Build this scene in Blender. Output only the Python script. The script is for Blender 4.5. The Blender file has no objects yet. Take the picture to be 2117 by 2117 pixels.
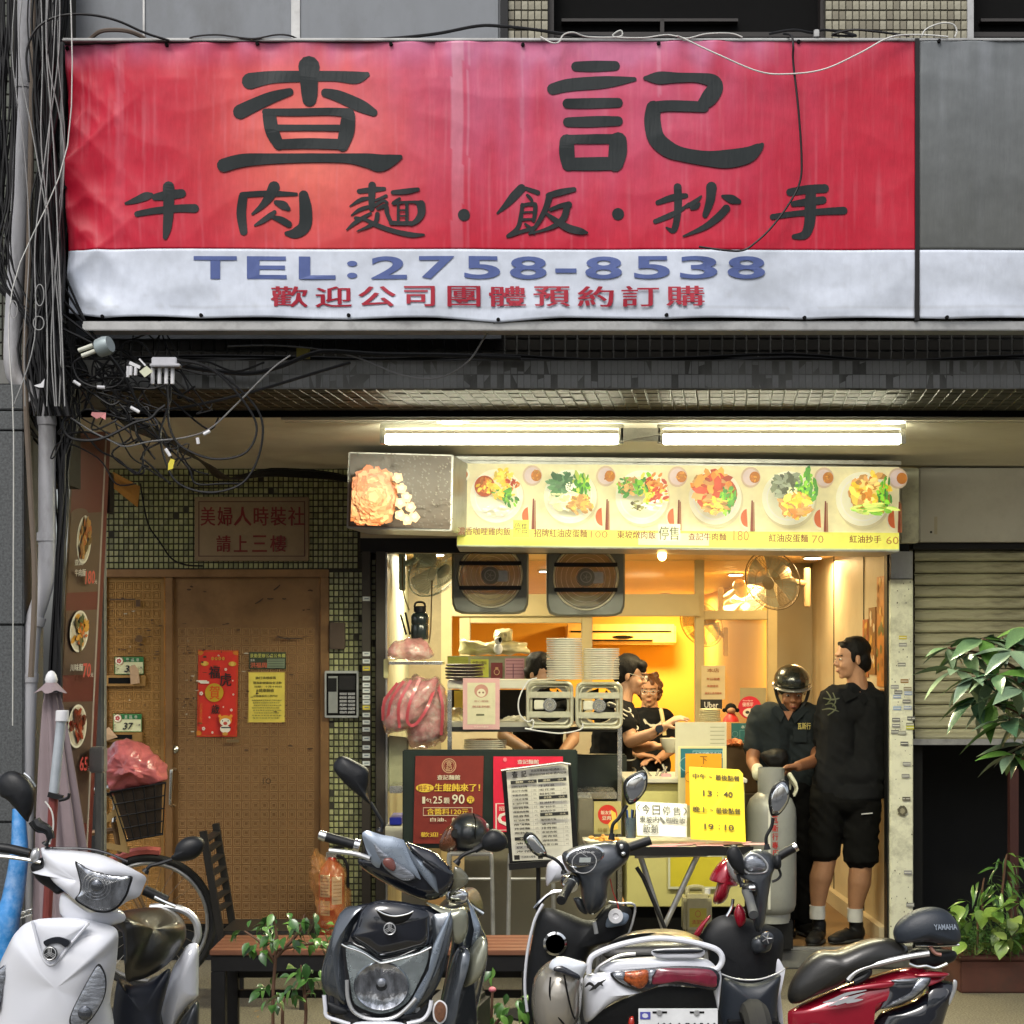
import bpy, bmesh, math, random
from math import pi, sin, cos, radians as R
from mathutils import Vector as V, Matrix, Euler, noise
random.seed(7)
sc = bpy.context.scene
C = sc.collection
# ------------------------------------------------------------------ camera
F_PX, HOR, EYE = 3720.0,1350.0,1.74
cd = bpy.data.cameras.new('camera'); cam = bpy.data.objects.new('camera', cd); C.objects.link(cam)
cam.location = (0,0, EYE); cam.rotation_euler = (R(90),0,0)
cd.sensor_width = 36; cd.lens = F_PX / 2117 * 36; cd.shift_y = (HOR - 1058.5) / 2117
cd.clip_start = .05; cd.clip_end = 400
sc.camera = cam
# ------------------------------------------------------------------ sky, overcast sun, exposure
w = bpy.data.worlds.new('World'); sc.world = w; w.use_nodes = True
nt = w.node_tree; nt.nodes.clear()
sky = nt.nodes.new('ShaderNodeTexSky'); sky.sky_type = 'NISHITA'; sky.sun_disc = False
SUN_EL, SUN_AZ = 52,200          # behind and a little left of the camera
sky.sun_elevation = R(SUN_EL); sky.sun_rotation = R(SUN_AZ); sky.air_density = 1.0; sky.dust_density = 4.0; sky.ozone_density = .6
hs = nt.nodes.new('ShaderNodeHueSaturation'); hs.inputs['Saturation'].default_value = .38
bg = nt.nodes.new('ShaderNodeBackground'); bg.inputs['Strength'].default_value = .125
wo = nt.nodes.new('ShaderNodeOutputWorld')
nt.links.new(sky.outputs[0], hs.inputs['Color']); nt.links.new(hs.outputs[0], bg.inputs[0]); nt.links.new(bg.outputs[0], wo.inputs[0])
sl = bpy.data.lights.new('sun', 'SUN'); sl.energy = 1.25; sl.angle = R(22); sl.color = (1,.97,.92)
so = bpy.data.objects.new('sun', sl); C.objects.link(so)
so.rotation_euler = V((sin(R(SUN_AZ)) * cos(R(SUN_EL)), cos(R(SUN_AZ)) * cos(R(SUN_EL)), sin(R(SUN_EL)))).to_track_quat('Z', 'Y').to_euler()
so.location = (0,-5,12)
vs = sc.view_settings; vs.view_transform = 'Standard'; vs.look = 'None'; vs.exposure = 0.45; vs.gamma = 1; vs.use_curve_mapping = False
sc.cycles.use_denoising = True
sc.cycles.max_bounces = 7; sc.cycles.diffuse_bounces = 3; sc.cycles.glossy_bounces = 3; sc.cycles.transmission_bounces = 6; sc.cycles.transparent_max_bounces = 12
sc.cycles.caustics_reflective = False; sc.cycles.caustics_refractive = False; sc.cycles.sample_clamp_indirect = 6
# ------------------------------------------------------------------ helpers
def at(px, py, d):                     # a point d metres from the camera plane, seen at (px, py) of the 2117 px photograph
    return V(((px - 1058.5) * d / F_PX, d, EYE + (HOR - py) * d / F_PX))
def mpp(d): return d / F_PX
FRONT = V((0,-1,0))
def world_origin(o):
    v = V((0,0,0))
    while o: v += o.location; o = o.parent
    return v
def tag(o, label=None, cat=None, group=None, kind=None):
    for k, v in (('label', label),('category', cat),('group', group),('kind', kind)):
        if v: o[k] = v
    return o
def thing(name, label, cat, loc=(0,0,0), group=None):
    o = bpy.data.objects.new(name, None); C.objects.link(o); o.location = loc; o.empty_display_size = .1
    return tag(o, label, cat, group)
def copy_tree(o, off=(0,0,0), parent=None):
    c = o.copy(); C.objects.link(c); c.parent = parent
    if parent is None: c.location = o.location + V(off)
    for ch in o.children: copy_tree(ch, parent=c)
    return c
def crom(P, n=6, closed=False):
    P = [V(p) for p in P]; out = []; L = len(P)
    if L < 3: return P
    for i in range(L if closed else L - 1):
        if closed: a, b, c, d = P[i - 1], P[i], P[(i + 1) % L], P[(i + 2) % L]
        else: a, b, c, d = P[max(i - 1,0)], P[i], P[i + 1], P[min(i + 2, L - 1)]
        for k in range(n):
            t = k / n
            out.append(.5 * ((2 * b) + (c - a) * t + (2 * a - 5 * b + 4 * c - d) * t * t + (3 * b - a - 3 * c + d) * t ** 3))
    if not closed: out.append(P[-1])
    return out
def finish(me, name, m, parent=None, ang=35, smooth=True):
    me.materials.clear()
    if m: me.materials.append(m)
    if smooth:
        me.polygons.foreach_set('use_smooth', [True] * len(me.polygons)); me.update(); me.set_sharp_from_angle(angle=R(ang))
    o = bpy.data.objects.new(name, me)
    if parent is not None:
        og = world_origin(parent); o.parent = parent
        me.transform(Matrix.Translation(-og))
    else:
        xs = [v.co for v in me.vertices]
        if xs:
            og = V(((min(v.x for v in xs) + max(v.x for v in xs)) / 2,(min(v.y for v in xs) + max(v.y for v in xs)) / 2, min(v.z for v in xs)))
            me.transform(Matrix.Translation(-og)); o.location = og
    C.objects.link(o)
    return o
class MB:
    def __init__(s): s.v = []; s.f = []; s.c = []
    def add(s, vs, fs, col=None):
        n = len(s.v); s.v += [tuple(v) for v in vs]; s.f += [tuple(i + n for i in f) for f in fs]
        if col is not None: s.c += [col] * (len(s.f) - len(s.c))
        return s
    def box(s, c, size, rot=None, taper=1):
        x, y, z = [q / 2 for q in size]; vs = []
        for sz in (-1,1):
            k = taper if sz > 0 else 1
            for sx, sy in ((-1,-1),(1,-1),(1,1),(-1,1)):
                p = V((sx * x * k, sy * y * k, sz * z))
                if rot is not None: p = rot @ p
                vs.append(p + V(c))
        return s.add(vs, [(0,3,2,1),(4,5,6,7),(0,1,5,4),(1,2,6,5),(2,3,7,6),(3,0,4,7)])
    def boxx(s, a, b): a, b = V(a), V(b); return s.box((a + b) / 2,[abs(q) for q in (b - a)])
    def bpx(s, x0, y0, x1, y1, d, t):           # front face at distance d, going back t metres
        a = at(x0, y0, d); b = at(x1, y1, d); b.y += t; return s.boxx(a, b)
    def bar(s, a, b, w, t=None, up=None):       # square bar from a to b
        a, b = V(a), V(b); t = t or w; z = (b - a).normalized(); u = V(up) if up else (V((0,1,0)) if abs(z.y) < .9 else V((1,0,0)))
        x = z.cross(u).normalized(); y = z.cross(x); m = Matrix((x, y, z)).transposed()
        return s.box((a + b) / 2,(w, t, (b - a).length), m)
    def tube(s, P, r, n=8, sm=0, caps=True, closed=False):
        P = [V(p) for p in P]
        rr = list(r) if isinstance(r, (list, tuple)) else [r] * len(P)
        if sm:
            Q = crom([V((*p, )) for p in P], sm, closed)
            L = len(P); rr = [rr[min(int(i / sm), L - 1)] * (1 - (i / sm) % 1) + rr[min(int(i / sm) + 1, L - 1)] * ((i / sm) % 1) for i in range(len(Q))]; P = Q
        vs = []; L = len(P); ref = None
        for i, p in enumerate(P):
            if closed: t = P[(i + 1) % L] - P[i - 1]
            else: t = P[min(i + 1, L - 1)] - P[max(i - 1,0)]
            if t.length < 1e-9: t = V((0,0,1))
            t.normalize()
            if ref is None:
                ref = t.orthogonal().normalized()
            ref = (ref - t * ref.dot(t))
            if ref.length < 1e-6: ref = t.orthogonal()
            ref.normalize(); b = t.cross(ref)
            for k in range(n):
                a = 2 * pi * k / n; vs.append(p + (ref * cos(a) + b * sin(a)) * rr[i])
        fs = [(i * n + k, i * n + (k + 1) % n, (i + 1) * n + (k + 1) % n, (i + 1) * n + k) for i in range(L - 1) for k in range(n)]
        if closed: fs += [((L - 1) * n + k, (L - 1) * n + (k + 1) % n, (k + 1) % n, k) for k in range(n)]
        elif caps: fs += [tuple(range(n))[::-1], tuple((L - 1) * n + k for k in range(n))]
        return s.add(vs, fs)
    def lathe(s, prof, o, axis=(0,0,1), n=24, sq=(1,1)):
        z = V(axis).normalized(); x = z.orthogonal().normalized()
        if abs(z.z) > .99: x = V((1,0,0))
        elif abs(z.y) > .9: x = V((1,0,0)); x = (x - z * x.dot(z)).normalized()
        y = z.cross(x); vs = []
        for r, h in prof:
            for k in range(n):
                a = 2 * pi * k / n; vs.append(V(o) + z * h + x * (r * cos(a) * sq[0]) + y * (r * sin(a) * sq[1]))
        L = len(prof)
        fs = [(i * n + k, i * n + (k + 1) % n, (i + 1) * n + (k + 1) % n, (i + 1) * n + k) for i in range(L - 1) for k in range(n)]
        fs += [tuple(range(n))[::-1], tuple((L - 1) * n + k for k in range(n))]
        return s.add(vs, fs)
    def cyl(s, a, b, r, r2=None, n=16):
        a, b = V(a), V(b); return s.lathe([(r, 0),(r if r2 is None else r2,(b - a).length)], a, b - a, n)
    def ell(s, c, r, rot=None, nu=16, nv=10):
        vs = []
        for j in range(nv + 1):
            for i in range(nu):
                a = 2 * pi * i / nu; b = -pi / 2 + pi * j / nv
                b = max(min(b, pi / 2 - .02),-pi / 2 + .02)
                p = V((r[0] * cos(b) * cos(a), r[1] * cos(b) * sin(a), r[2] * sin(b)))
                if rot is not None: p = rot @ p
                vs.append(p + V(c))
        fs = [(j * nu + i, j * nu + (i + 1) % nu, (j + 1) * nu + (i + 1) % nu, (j + 1) * nu + i) for j in range(nv) for i in range(nu)]
        fs += [tuple(range(nu))[::-1], tuple(nv * nu + i for i in range(nu))]
        return s.add(vs, fs)
    def cap(s, a, b, r0, r1):                   # capsule with two radii
        s.ell(a, (r0,) * 3, nu=14, nv=8); s.ell(b, (r1,) * 3, nu=14, nv=8)
        return s.cyl(a, b, r0 * .995, r1 * .995,14)
    def pillow(s, P, bf, bb=0.0, rings=6, sm=0, nrm=None, e=.5, cen=None):   # closed outline of 3-D points, swelling bf to the front and bb to the back
        P = [V(p) for p in P]
        if sm: P = crom(P, sm, True)
        n = len(P); c = sum(P, V()) / n if cen is None else V(cen)
        if nrm is None:
            nn = V()
            for i in range(n): nn += (P[i] - c).cross(P[(i + 1) % n] - c)
            nn.normalize()
            if nn.y > 0: nn = -nn
        else: nn = V(nrm).normalized()
        vs = []; fs = []
        for sgn, b in ((1, bf),(-1, bb)):
            base = len(vs)
            for k in range(rings):
                t = 1 - k / rings; h = (1 - t * t) ** e
                for p in P: vs.append(c + (p - c) * t + nn * (b * h * sgn))
            vs.append(c + nn * (b * sgn))
            for k in range(rings - 1):
                for i in range(n):
                    q = (base + k * n + i, base + k * n + (i + 1) % n, base + (k + 1) * n + (i + 1) % n, base + (k + 1) * n + i)
                    fs.append(q if sgn > 0 else q[::-1])
            for i in range(n):
                q = (base + (rings - 1) * n + i, base + (rings - 1) * n + (i + 1) % n, len(vs) - 1); fs.append(q if sgn > 0 else q[::-1])
        return s.add(vs, fs)
    def slab(s, P, t, nrm=None):                # outline extruded t metres backwards
        P = [V(p) for p in P]; n = len(P); nn = V(nrm or (0,1,0)).normalized() * t
        return s.add(P + [p + nn for p in P],[tuple(range(n)), tuple(range(2 * n - 1, n - 1,-1))] + [(i, i + n, (i + 1) % n + n, (i + 1) % n) for i in range(n)])
    def grid(s, f, nu, nv, col=None):
        return s.add([f(i / nu, j / nv) for j in range(nv + 1) for i in range(nu + 1)],
                     [(j * (nu + 1) + i, j * (nu + 1) + i + 1,(j + 1) * (nu + 1) + i + 1,(j + 1) * (nu + 1) + i) for j in range(nv) for i in range(nu)], col)
    def build(s, name, m, parent=None, smooth=True, ang=35, sub=0, bev=0, merge=True):
        me = bpy.data.meshes.new(name); me.from_pydata(s.v, [], s.f)
        bm = bmesh.new(); bm.from_mesh(me)
        if merge: bmesh.ops.remove_doubles(bm, verts=bm.verts, dist=1e-6)
        if not s.c: bmesh.ops.recalc_face_normals(bm, faces=bm.faces)
        if bev: bmesh.ops.bevel(bm, geom=[e for e in bm.edges if len(e.link_faces) == 2 and e.calc_face_angle(0) > .6], offset=bev, segments=2, affect='EDGES', clamp_overlap=True)
        bm.to_mesh(me); bm.free()
        if s.c and not merge:
            ca = me.color_attributes.new('print', 'FLOAT_COLOR', 'CORNER')
            buf = []
            for p, c in zip(me.polygons, s.c): buf += list((*c[:3],1)) * p.loop_total
            ca.data.foreach_set('color', buf)
        o = finish(me, name, m, parent, ang, smooth)
        if sub:
            md = o.modifiers.new('s', 'SUBSURF'); md.levels = md.render_levels = sub
        return o
def blob(name, mb, m, parent=None, vox=.007, sm=6, fac=.5, wr=0):       # union of shapes as ONE continuous surface
    me = bpy.data.meshes.new('tmp'); me.from_pydata(mb.v, [], mb.f)
    o = bpy.data.objects.new('tmp', me); C.objects.link(o)
    r = o.modifiers.new('r', 'REMESH'); r.mode = 'VOXEL'; r.voxel_size = vox; r.use_smooth_shade = True
    if sm:
        q = o.modifiers.new('q', 'SMOOTH'); q.iterations = sm; q.factor = fac
    dg = bpy.context.evaluated_depsgraph_get(); me2 = bpy.data.meshes.new_from_object(o.evaluated_get(dg))
    bpy.data.objects.remove(o); bpy.data.meshes.remove(me); me2.name = name
    if wr:
        nn = [v.normal.copy() for v in me2.vertices]
        for v, n_ in zip(me2.vertices, nn):
            q = v.co + V((0,0, v.co.x * .8)); a = 1 - abs(noise.noise(V((q.x * 6, q.y * 6, q.z * 15)))) * 3; v.co += n_ * wr * 1.4 * (a * .7 + .5 * noise.noise(v.co * 22))
    return finish(me2, name, m, parent, 60)
# ------------------------------------------------------------------ materials
MATS = {}
def mat(name, col=(.5,.5,.5), rough=.5, metal=0, var=.12, scale=12, bump=0, bscale=60, coat=0, emit=None, es=0, alpha=1, trans=0, spec=.5, stretch=(1,1,1), dirt=None, dirt_amt=.5, dirt_scale=3, sub=0):
    if name in MATS: return MATS[name]
    m = bpy.data.materials.new(name); m.use_nodes = True; N = m.node_tree.nodes; Lk = m.node_tree.links
    b = N['Principled BSDF']; tc = N.new('ShaderNodeTexCoord'); mp = N.new('ShaderNodeMapping'); mp.inputs['Scale'].default_value = stretch
    Lk.new(tc.outputs['Object'], mp.inputs[0])
    nz = N.new('ShaderNodeTexNoise'); nz.inputs['Scale'].default_value = scale; nz.inputs['Detail'].default_value = 6; nz.inputs['Roughness'].default_value = .65
    Lk.new(mp.outputs[0], nz.inputs['Vector'])
    cr = N.new('ShaderNodeValToRGB'); cr.color_ramp.elements[0].position = .3; cr.color_ramp.elements[1].position = .7
    cr.color_ramp.elements[0].color = (*[max(c * (1 - var),0) for c in col],1); cr.color_ramp.elements[1].color = (*[min(c * (1 + var),1) for c in col],1)
    Lk.new(nz.outputs[0], cr.inputs[0]); out = cr.outputs[0]
    if dirt:
        n2 = N.new('ShaderNodeTexNoise'); n2.inputs['Scale'].default_value = dirt_scale; n2.inputs['Detail'].default_value = 8; n2.inputs['Roughness'].default_value = .7
        Lk.new(mp.outputs[0], n2.inputs['Vector'])
        r2 = N.new('ShaderNodeValToRGB'); r2.color_ramp.elements[0].position = .48; r2.color_ramp.elements[1].position = .68; r2.color_ramp.elements[1].color = (dirt_amt,) * 3 + (1,)
        Lk.new(n2.outputs[0], r2.inputs[0])
        mx = N.new('ShaderNodeMix'); mx.data_type = 'RGBA'; mx.inputs[7].default_value = (*dirt, 1); Lk.new(r2.outputs[0], mx.inputs[0]); Lk.new(out, mx.inputs[6]); out = mx.outputs[2]
    Lk.new(out, b.inputs['Base Color'])
    rr = N.new('ShaderNodeMapRange'); rr.inputs[3].default_value = max(rough - .08,.02); rr.inputs[4].default_value = min(rough + .1,1); Lk.new(nz.outputs[0], rr.inputs[0]); Lk.new(rr.outputs[0], b.inputs['Roughness'])
    b.inputs['Metallic'].default_value = metal; b.inputs['Specular IOR Level'].default_value = spec
    if coat: b.inputs['Coat Weight'].default_value = coat; b.inputs['Coat Roughness'].default_value = .08
    if alpha < 1: b.inputs['Alpha'].default_value = alpha
    if trans: b.inputs['Transmission Weight'].default_value = trans; b.inputs['IOR'].default_value = 1.3
    if emit: b.inputs['Emission Color'].default_value = (*emit, 1); b.inputs['Emission Strength'].default_value = es
    if bump:
        n3 = N.new('ShaderNodeTexNoise'); n3.inputs['Scale'].default_value = bscale; n3.inputs['Detail'].default_value = 4; Lk.new(mp.outputs[0], n3.inputs['Vector'])
        bp = N.new('ShaderNodeBump'); bp.inputs['Strength'].default_value = bump; bp.inputs['Distance'].default_value = .004; Lk.new(n3.outputs[0], bp.inputs['Height']); Lk.new(bp.outputs[0], b.inputs['Normal'])
    MATS[name] = m; return m
def print_mat(name, rough=.45, es=0, bump=0, wear=.06, coat=0):      # flat print: colour comes with the printed pieces
    if name in MATS: return MATS[name]
    m = bpy.data.materials.new(name); m.use_nodes = True; N = m.node_tree.nodes; Lk = m.node_tree.links; b = N['Principled BSDF']
    a = N.new('ShaderNodeAttribute'); a.attribute_name = 'print'
    nz = N.new('ShaderNodeTexNoise'); nz.inputs['Scale'].default_value = 25; nz.inputs['Detail'].default_value = 5
    tc = N.new('ShaderNodeTexCoord'); Lk.new(tc.outputs['Object'], nz.inputs['Vector'])
    mr = N.new('ShaderNodeMapRange'); mr.inputs[1].default_value = .3; mr.inputs[2].default_value = .7; mr.inputs[3].default_value = 1 - wear; mr.inputs[4].default_value = 1 + wear; Lk.new(nz.outputs[0], mr.inputs[0])
    mx = N.new('ShaderNodeVectorMath'); mx.operation = 'SCALE'; Lk.new(a.outputs['Color'], mx.inputs[0]); Lk.new(mr.outputs[0], mx.inputs['Scale'])
    Lk.new(mx.outputs[0], b.inputs['Base Color']); b.inputs['Roughness'].default_value = rough
    if coat: b.inputs['Coat Weight'].default_value = coat
    if es: Lk.new(mx.outputs[0], b.inputs['Emission Color']); b.inputs['Emission Strength'].default_value = es
    MATS[name] = m; return m
# ------------------------------------------------------------------ print: flat coloured shapes and lettering laid on a quad
def glyphs(s, off=0.0, res=3):
    cu = bpy.data.curves.new('t', 'FONT'); cu.body = s; cu.offset = off; cu.resolution_u = res; cu.fill_mode = 'FRONT'
    o = bpy.data.objects.new('t', cu); C.objects.link(o)
    dg = bpy.context.evaluated_depsgraph_get(); me = bpy.data.meshes.new_from_object(o.evaluated_get(dg))
    vs = [v.co.copy() for v in me.vertices]; fs = [tuple(p.vertices) for p in me.polygons]
    bpy.data.objects.remove(o); bpy.data.curves.remove(cu); bpy.data.meshes.remove(me)
    return vs, fs
class Print:
    def __init__(s, TL, TR, BR, BL, lift=.0012):   # corners; (u,v) in the unit square, v down
        s.q = [V(p) for p in (TL, TR, BR, BL)]; s.mb = MB(); s.k = 0; s.lift = lift
        n = (s.q[1] - s.q[0]).cross(s.q[3] - s.q[0]).normalized()
        if n.y > 0: n = -n
        s.n = n
    def uv(s, u, v, k=None):
        a, b, c, d = s.q; k = s.k if k is None else k
        return (a * (1 - u) + b * u) * (1 - v) + (d * (1 - u) + c * u) * v + s.n * (s.lift + k * .00022)
    def poly(s, P, col):
        s.k += 1; s.mb.add([s.uv(*p) for p in P],[tuple(range(len(P)))], col)
    def rect(s, u0, v0, u1, v1, col): s.poly([(u0, v0),(u1, v0),(u1, v1),(u0, v1)], col)
    def disc(s, u, v, ru, rv, col, n=20, a0=0, a1=2 * pi, rag=0):
        s.poly([(u + ru * cos(a0 + (a1 - a0) * i / n) * (1 + random.uniform(-rag, rag)), v + rv * sin(a0 + (a1 - a0) * i / n) * (1 + random.uniform(-rag, rag))) for i in range(n)], col)
    def ring(s, u, v, ru, rv, w, col, n=24):
        s.k += 1
        vs = [s.uv(u + ru * k * cos(2 * pi * i / n), v + rv * k * sin(2 * pi * i / n)) for k in (1,1 - w) for i in range(n)]
        s.mb.add(vs, [(i, (i + 1) % n, n + (i + 1) % n, n + i) for i in range(n)], col)
    def frame(s, u0, v0, u1, v1, wu, wv, col):
        s.rect(u0, v0, u1, v0 + wv, col); s.rect(u0, v1 - wv, u1, v1, col); s.rect(u0, v0 + wv, u0 + wu, v1 - wv, col); s.rect(u1 - wu, v0 + wv, u1, v1 - wv, col)
    def text(s, t, u0, v0, u1, v1, col, off=.01, shear=0, res=2):
        cjk = any(ord(c) > 9000 for c in t)
        if cjk and off > .004:
            for q in (-.6,.6): s.text(t, u0 + q * off * (u1 - u0) / len(t), v0, u1 + q * off * (u1 - u0) / len(t), v1, col, .004, shear, res)
            off = .004
        vs, fs = glyphs(t, off, res)
        if not vs: return
        x0 = min(p.x for p in vs); x1 = max(p.x for p in vs); y0 = min(p.y for p in vs); y1 = max(p.y for p in vs)
        s.k += 1
        def mp(p):
            a = (p.x - x0) / max(x1 - x0,1e-6); b = 1 - (p.y - y0) / max(y1 - y0,1e-6)
            return s.uv(u0 + (u1 - u0) * a + shear * (1 - b) * (v1 - v0), v0 + (v1 - v0) * b)
        s.mb.add([mp(p) for p in vs], fs, col)
    def stroke(s, P, wd, col, asp=1, sm=4):          # brush stroke: points (u, v, width); asp = quad height / width
        Q = crom([V(p) for p in P], sm) if len(P) > 2 else [V(p) for p in P]
        Lf = []; Rt = []
        for i, q in enumerate(Q):
            t = Q[min(i + 1, len(Q) - 1)] - Q[max(i - 1,0)]; t = V((t.x, t.y * asp, 0)).normalized(); n = V((-t.y, t.x, 0)); h = q.z * wd / 2
            Lf.append((q.x + n.x * h, q.y + n.y * h / asp)); Rt.append((q.x - n.x * h, q.y - n.y * h / asp))
        def endcap(q, dirx, h):
            return [(q.x + cos(a) * h, q.y + sin(a) * h / asp) for a in dirx]
        d0 = Q[0] - Q[1]; a0 = math.atan2(d0.y * asp, d0.x); d1 = Q[-1] - Q[-2]; a1 = math.atan2(d1.y * asp, d1.x)
        c0 = endcap(Q[0],[a0 + t for t in (1.1,.55,0,-.55,-1.1)], Q[0].z * wd / 2); c1 = endcap(Q[-1],[a1 + t for t in (1.1,.55,0,-.55,-1.1)], Q[-1].z * wd / 2)
        s.k += 1; n = len(Q); vs = [s.uv(*p) for p in Lf + Rt]; fs = [(i, i + 1, n + i + 1, n + i) for i in range(n - 1)]
        b = len(vs); vs += [s.uv(*p) for p in c0]; fs.append((0, b + 4, b + 3, b + 2, b + 1, b, n))
        b = len(vs); vs += [s.uv(*p) for p in c1]; fs.append((n - 1, b, b + 1, b + 2, b + 3, b + 4,2 * n - 1))
        s.mb.add(vs, fs, col)
    def build(s, name, m, parent): return s.mb.build(name, m, parent, smooth=False, merge=False)
def pq(x0, y0, x1, y1, d): return at(x0, y0, d), at(x1, y0, d), at(x1, y1, d), at(x0, y1, d)
def food(p, u, v, ru, rv, cols, n=40, seed=1):
    rnd = random.Random(seed)
    for i in range(n):
        a = rnd.uniform(0,2 * pi); r = rnd.uniform(0,1) ** .6; c = rnd.choice(cols); k = rnd.uniform(.7,1.25)
        uu, vv = u + ru * r * cos(a), v + rv * r * sin(a); sz = rnd.uniform(.2,.45); b = rnd.uniform(0, pi)
        P = [(uu + (cos(t) * cos(b) * sz - sin(t) * sin(b) * sz * .5) * ru, vv + (cos(t) * sin(b) * sz + sin(t) * cos(b) * sz * .5) * rv) for t in [j * pi / 3 + rnd.uniform(-.2,.2) for j in range(6)]]
        p.poly(P, tuple(min(q * k, 1) for q in c))
# ================================================================== SETTING
m_walk = mat('pavement_aggregate', (.17,.15,.10),.9, var=.75, scale=110, bump=.6, bscale=180, dirt=(.12,.10,.075), dirt_amt=.45, dirt_scale=1.6)
m_road = mat('asphalt', (.05,.05,.052),.9, var=.3, scale=120, bump=.5, bscale=150)
m_kerb = mat('kerb_concrete', (.28,.27,.25),.85, scale=30, bump=.3)
m_floor = mat('shop_floor_tile', (.20,.12,.06),.4, var=.2, scale=6)
m_ceil = mat('ceiling_paint', (.62,.58,.47),.7, var=.06, scale=2, dirt=(.30,.24,.17), dirt_amt=.35, dirt_scale=1.2, bump=.12, bscale=9)
m_granite = mat('grey_granite', (.07,.075,.077),.45, var=.6, scale=110, bump=.1)
m_dark = mat('near_black', (.008,.008,.008),.9, spec=.1, scale=15)  # plain near-black, shared by openings, joints, backings and black parts
m_conc = mat('stained_concrete', (.17,.17,.16),.9, var=.25, scale=9, dirt=(.03,.03,.028), dirt_amt=.8, dirt_scale=2, bump=.3, stretch=(1,1,.35))
m_grout = mat('dirty_grout', (.045,.042,.033),.95, scale=30, bump=.3)
m_greypanel = mat('weathered_grey_panel', (.20,.215,.235),.55, var=.12, scale=3, dirt=(.13,.135,.14), dirt_amt=.7, dirt_scale=2.2, stretch=(1,1,.5))
m_cream = mat('cream_panel', (.50,.43,.30),.5, var=.06, scale=3, dirt=(.28,.2,.11), dirt_amt=.3, dirt_scale=2)
m_orange = mat('yellow_ochre_wall', (.84,.56,.12),.6, var=.05, scale=1.5)
m_whitepaint = mat('chipped_white_paint', (.80,.80,.64),.5, var=.05, scale=8, dirt=(.2,.19,.14), dirt_amt=.5, dirt_scale=9, bump=.1)
m_alu = mat('dull_aluminium', (.42,.42,.41),.4,.7, var=.1, scale=12, dirt=(.1,.09,.08), dirt_amt=.4, dirt_scale=8)
m_steel = mat('stainless_steel', (.62,.62,.58),.25,.95, var=.08, scale=20)
m_blackmetal = mat('black_painted_metal', (.012,.012,.013),.45,.1, spec=.3, scale=20)
m_blackplastic = mat('black_plastic', (.010,.010,.011),.5, spec=.25, var=.2, scale=40, bump=.08, bscale=400)
m_glass = mat('clear_glass', (.9,.92,.9),.03, var=0, alpha=.09)
m_woodslat = mat('varnished_slats', (.80,.55,.26),.4, var=.15, scale=5, stretch=(1,6,6))
def struct(name, mb, m, **k):
    o = mb.build(name, m, **k); o['kind'] = 'structure'; return o
struct('pavement', MB().boxx((-30,5.2,-.3),(30,10.2,0)), m_walk)
struct('road', MB().boxx((-40,-30,-.5),(40,5.08,-.12)), m_road)
struct('kerb', MB().boxx((-30,5.08,-.3),(30,5.2,.004)), m_kerb, bev=.01)
shop_floor = struct('shop_floor', MB().boxx((-.75,9.98,-.3),(2.14,20.3,.108)), m_floor)
MB().boxx((-.75,9.9,.0),(3.6,9.98,.1)).build('step', m_conc, shop_floor, bev=.01)
MB().boxx((-.75,9.93,.1),(2.11,9.975,.116)).build('door_track', m_alu, shop_floor, bev=.003)
# arcade ceiling, gently sagging board
cm = MB(); cm.grid(lambda u, v: V((-2.6 + 6.6 * u, 7.66 + 2.5 * v, 2.775 - .012 * sin(u * 9) * sin(v * 3) - .01 * (v < .05))),40,12)
cm.grid(lambda u, v: V((-2.6 + 6.6 * u, 7.66 + 2.5 * v, 2.86)),2,2)
ceiling = struct('ceiling', cm, m_ceil)
MB().boxx((-2.3,7.655,2.745),(4,7.68,2.80)).build('edge_strip', m_dark, ceiling)
mt = MB(); mt.boxx((-1.0,7.78,2.748),(2.5,7.84,2.766)); mt.boxx((-1.0,7.90,2.752),(2.5,7.93,2.766)); mt.build('ceiling_trim', m_ceil, ceiling, bev=.003)
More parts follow.
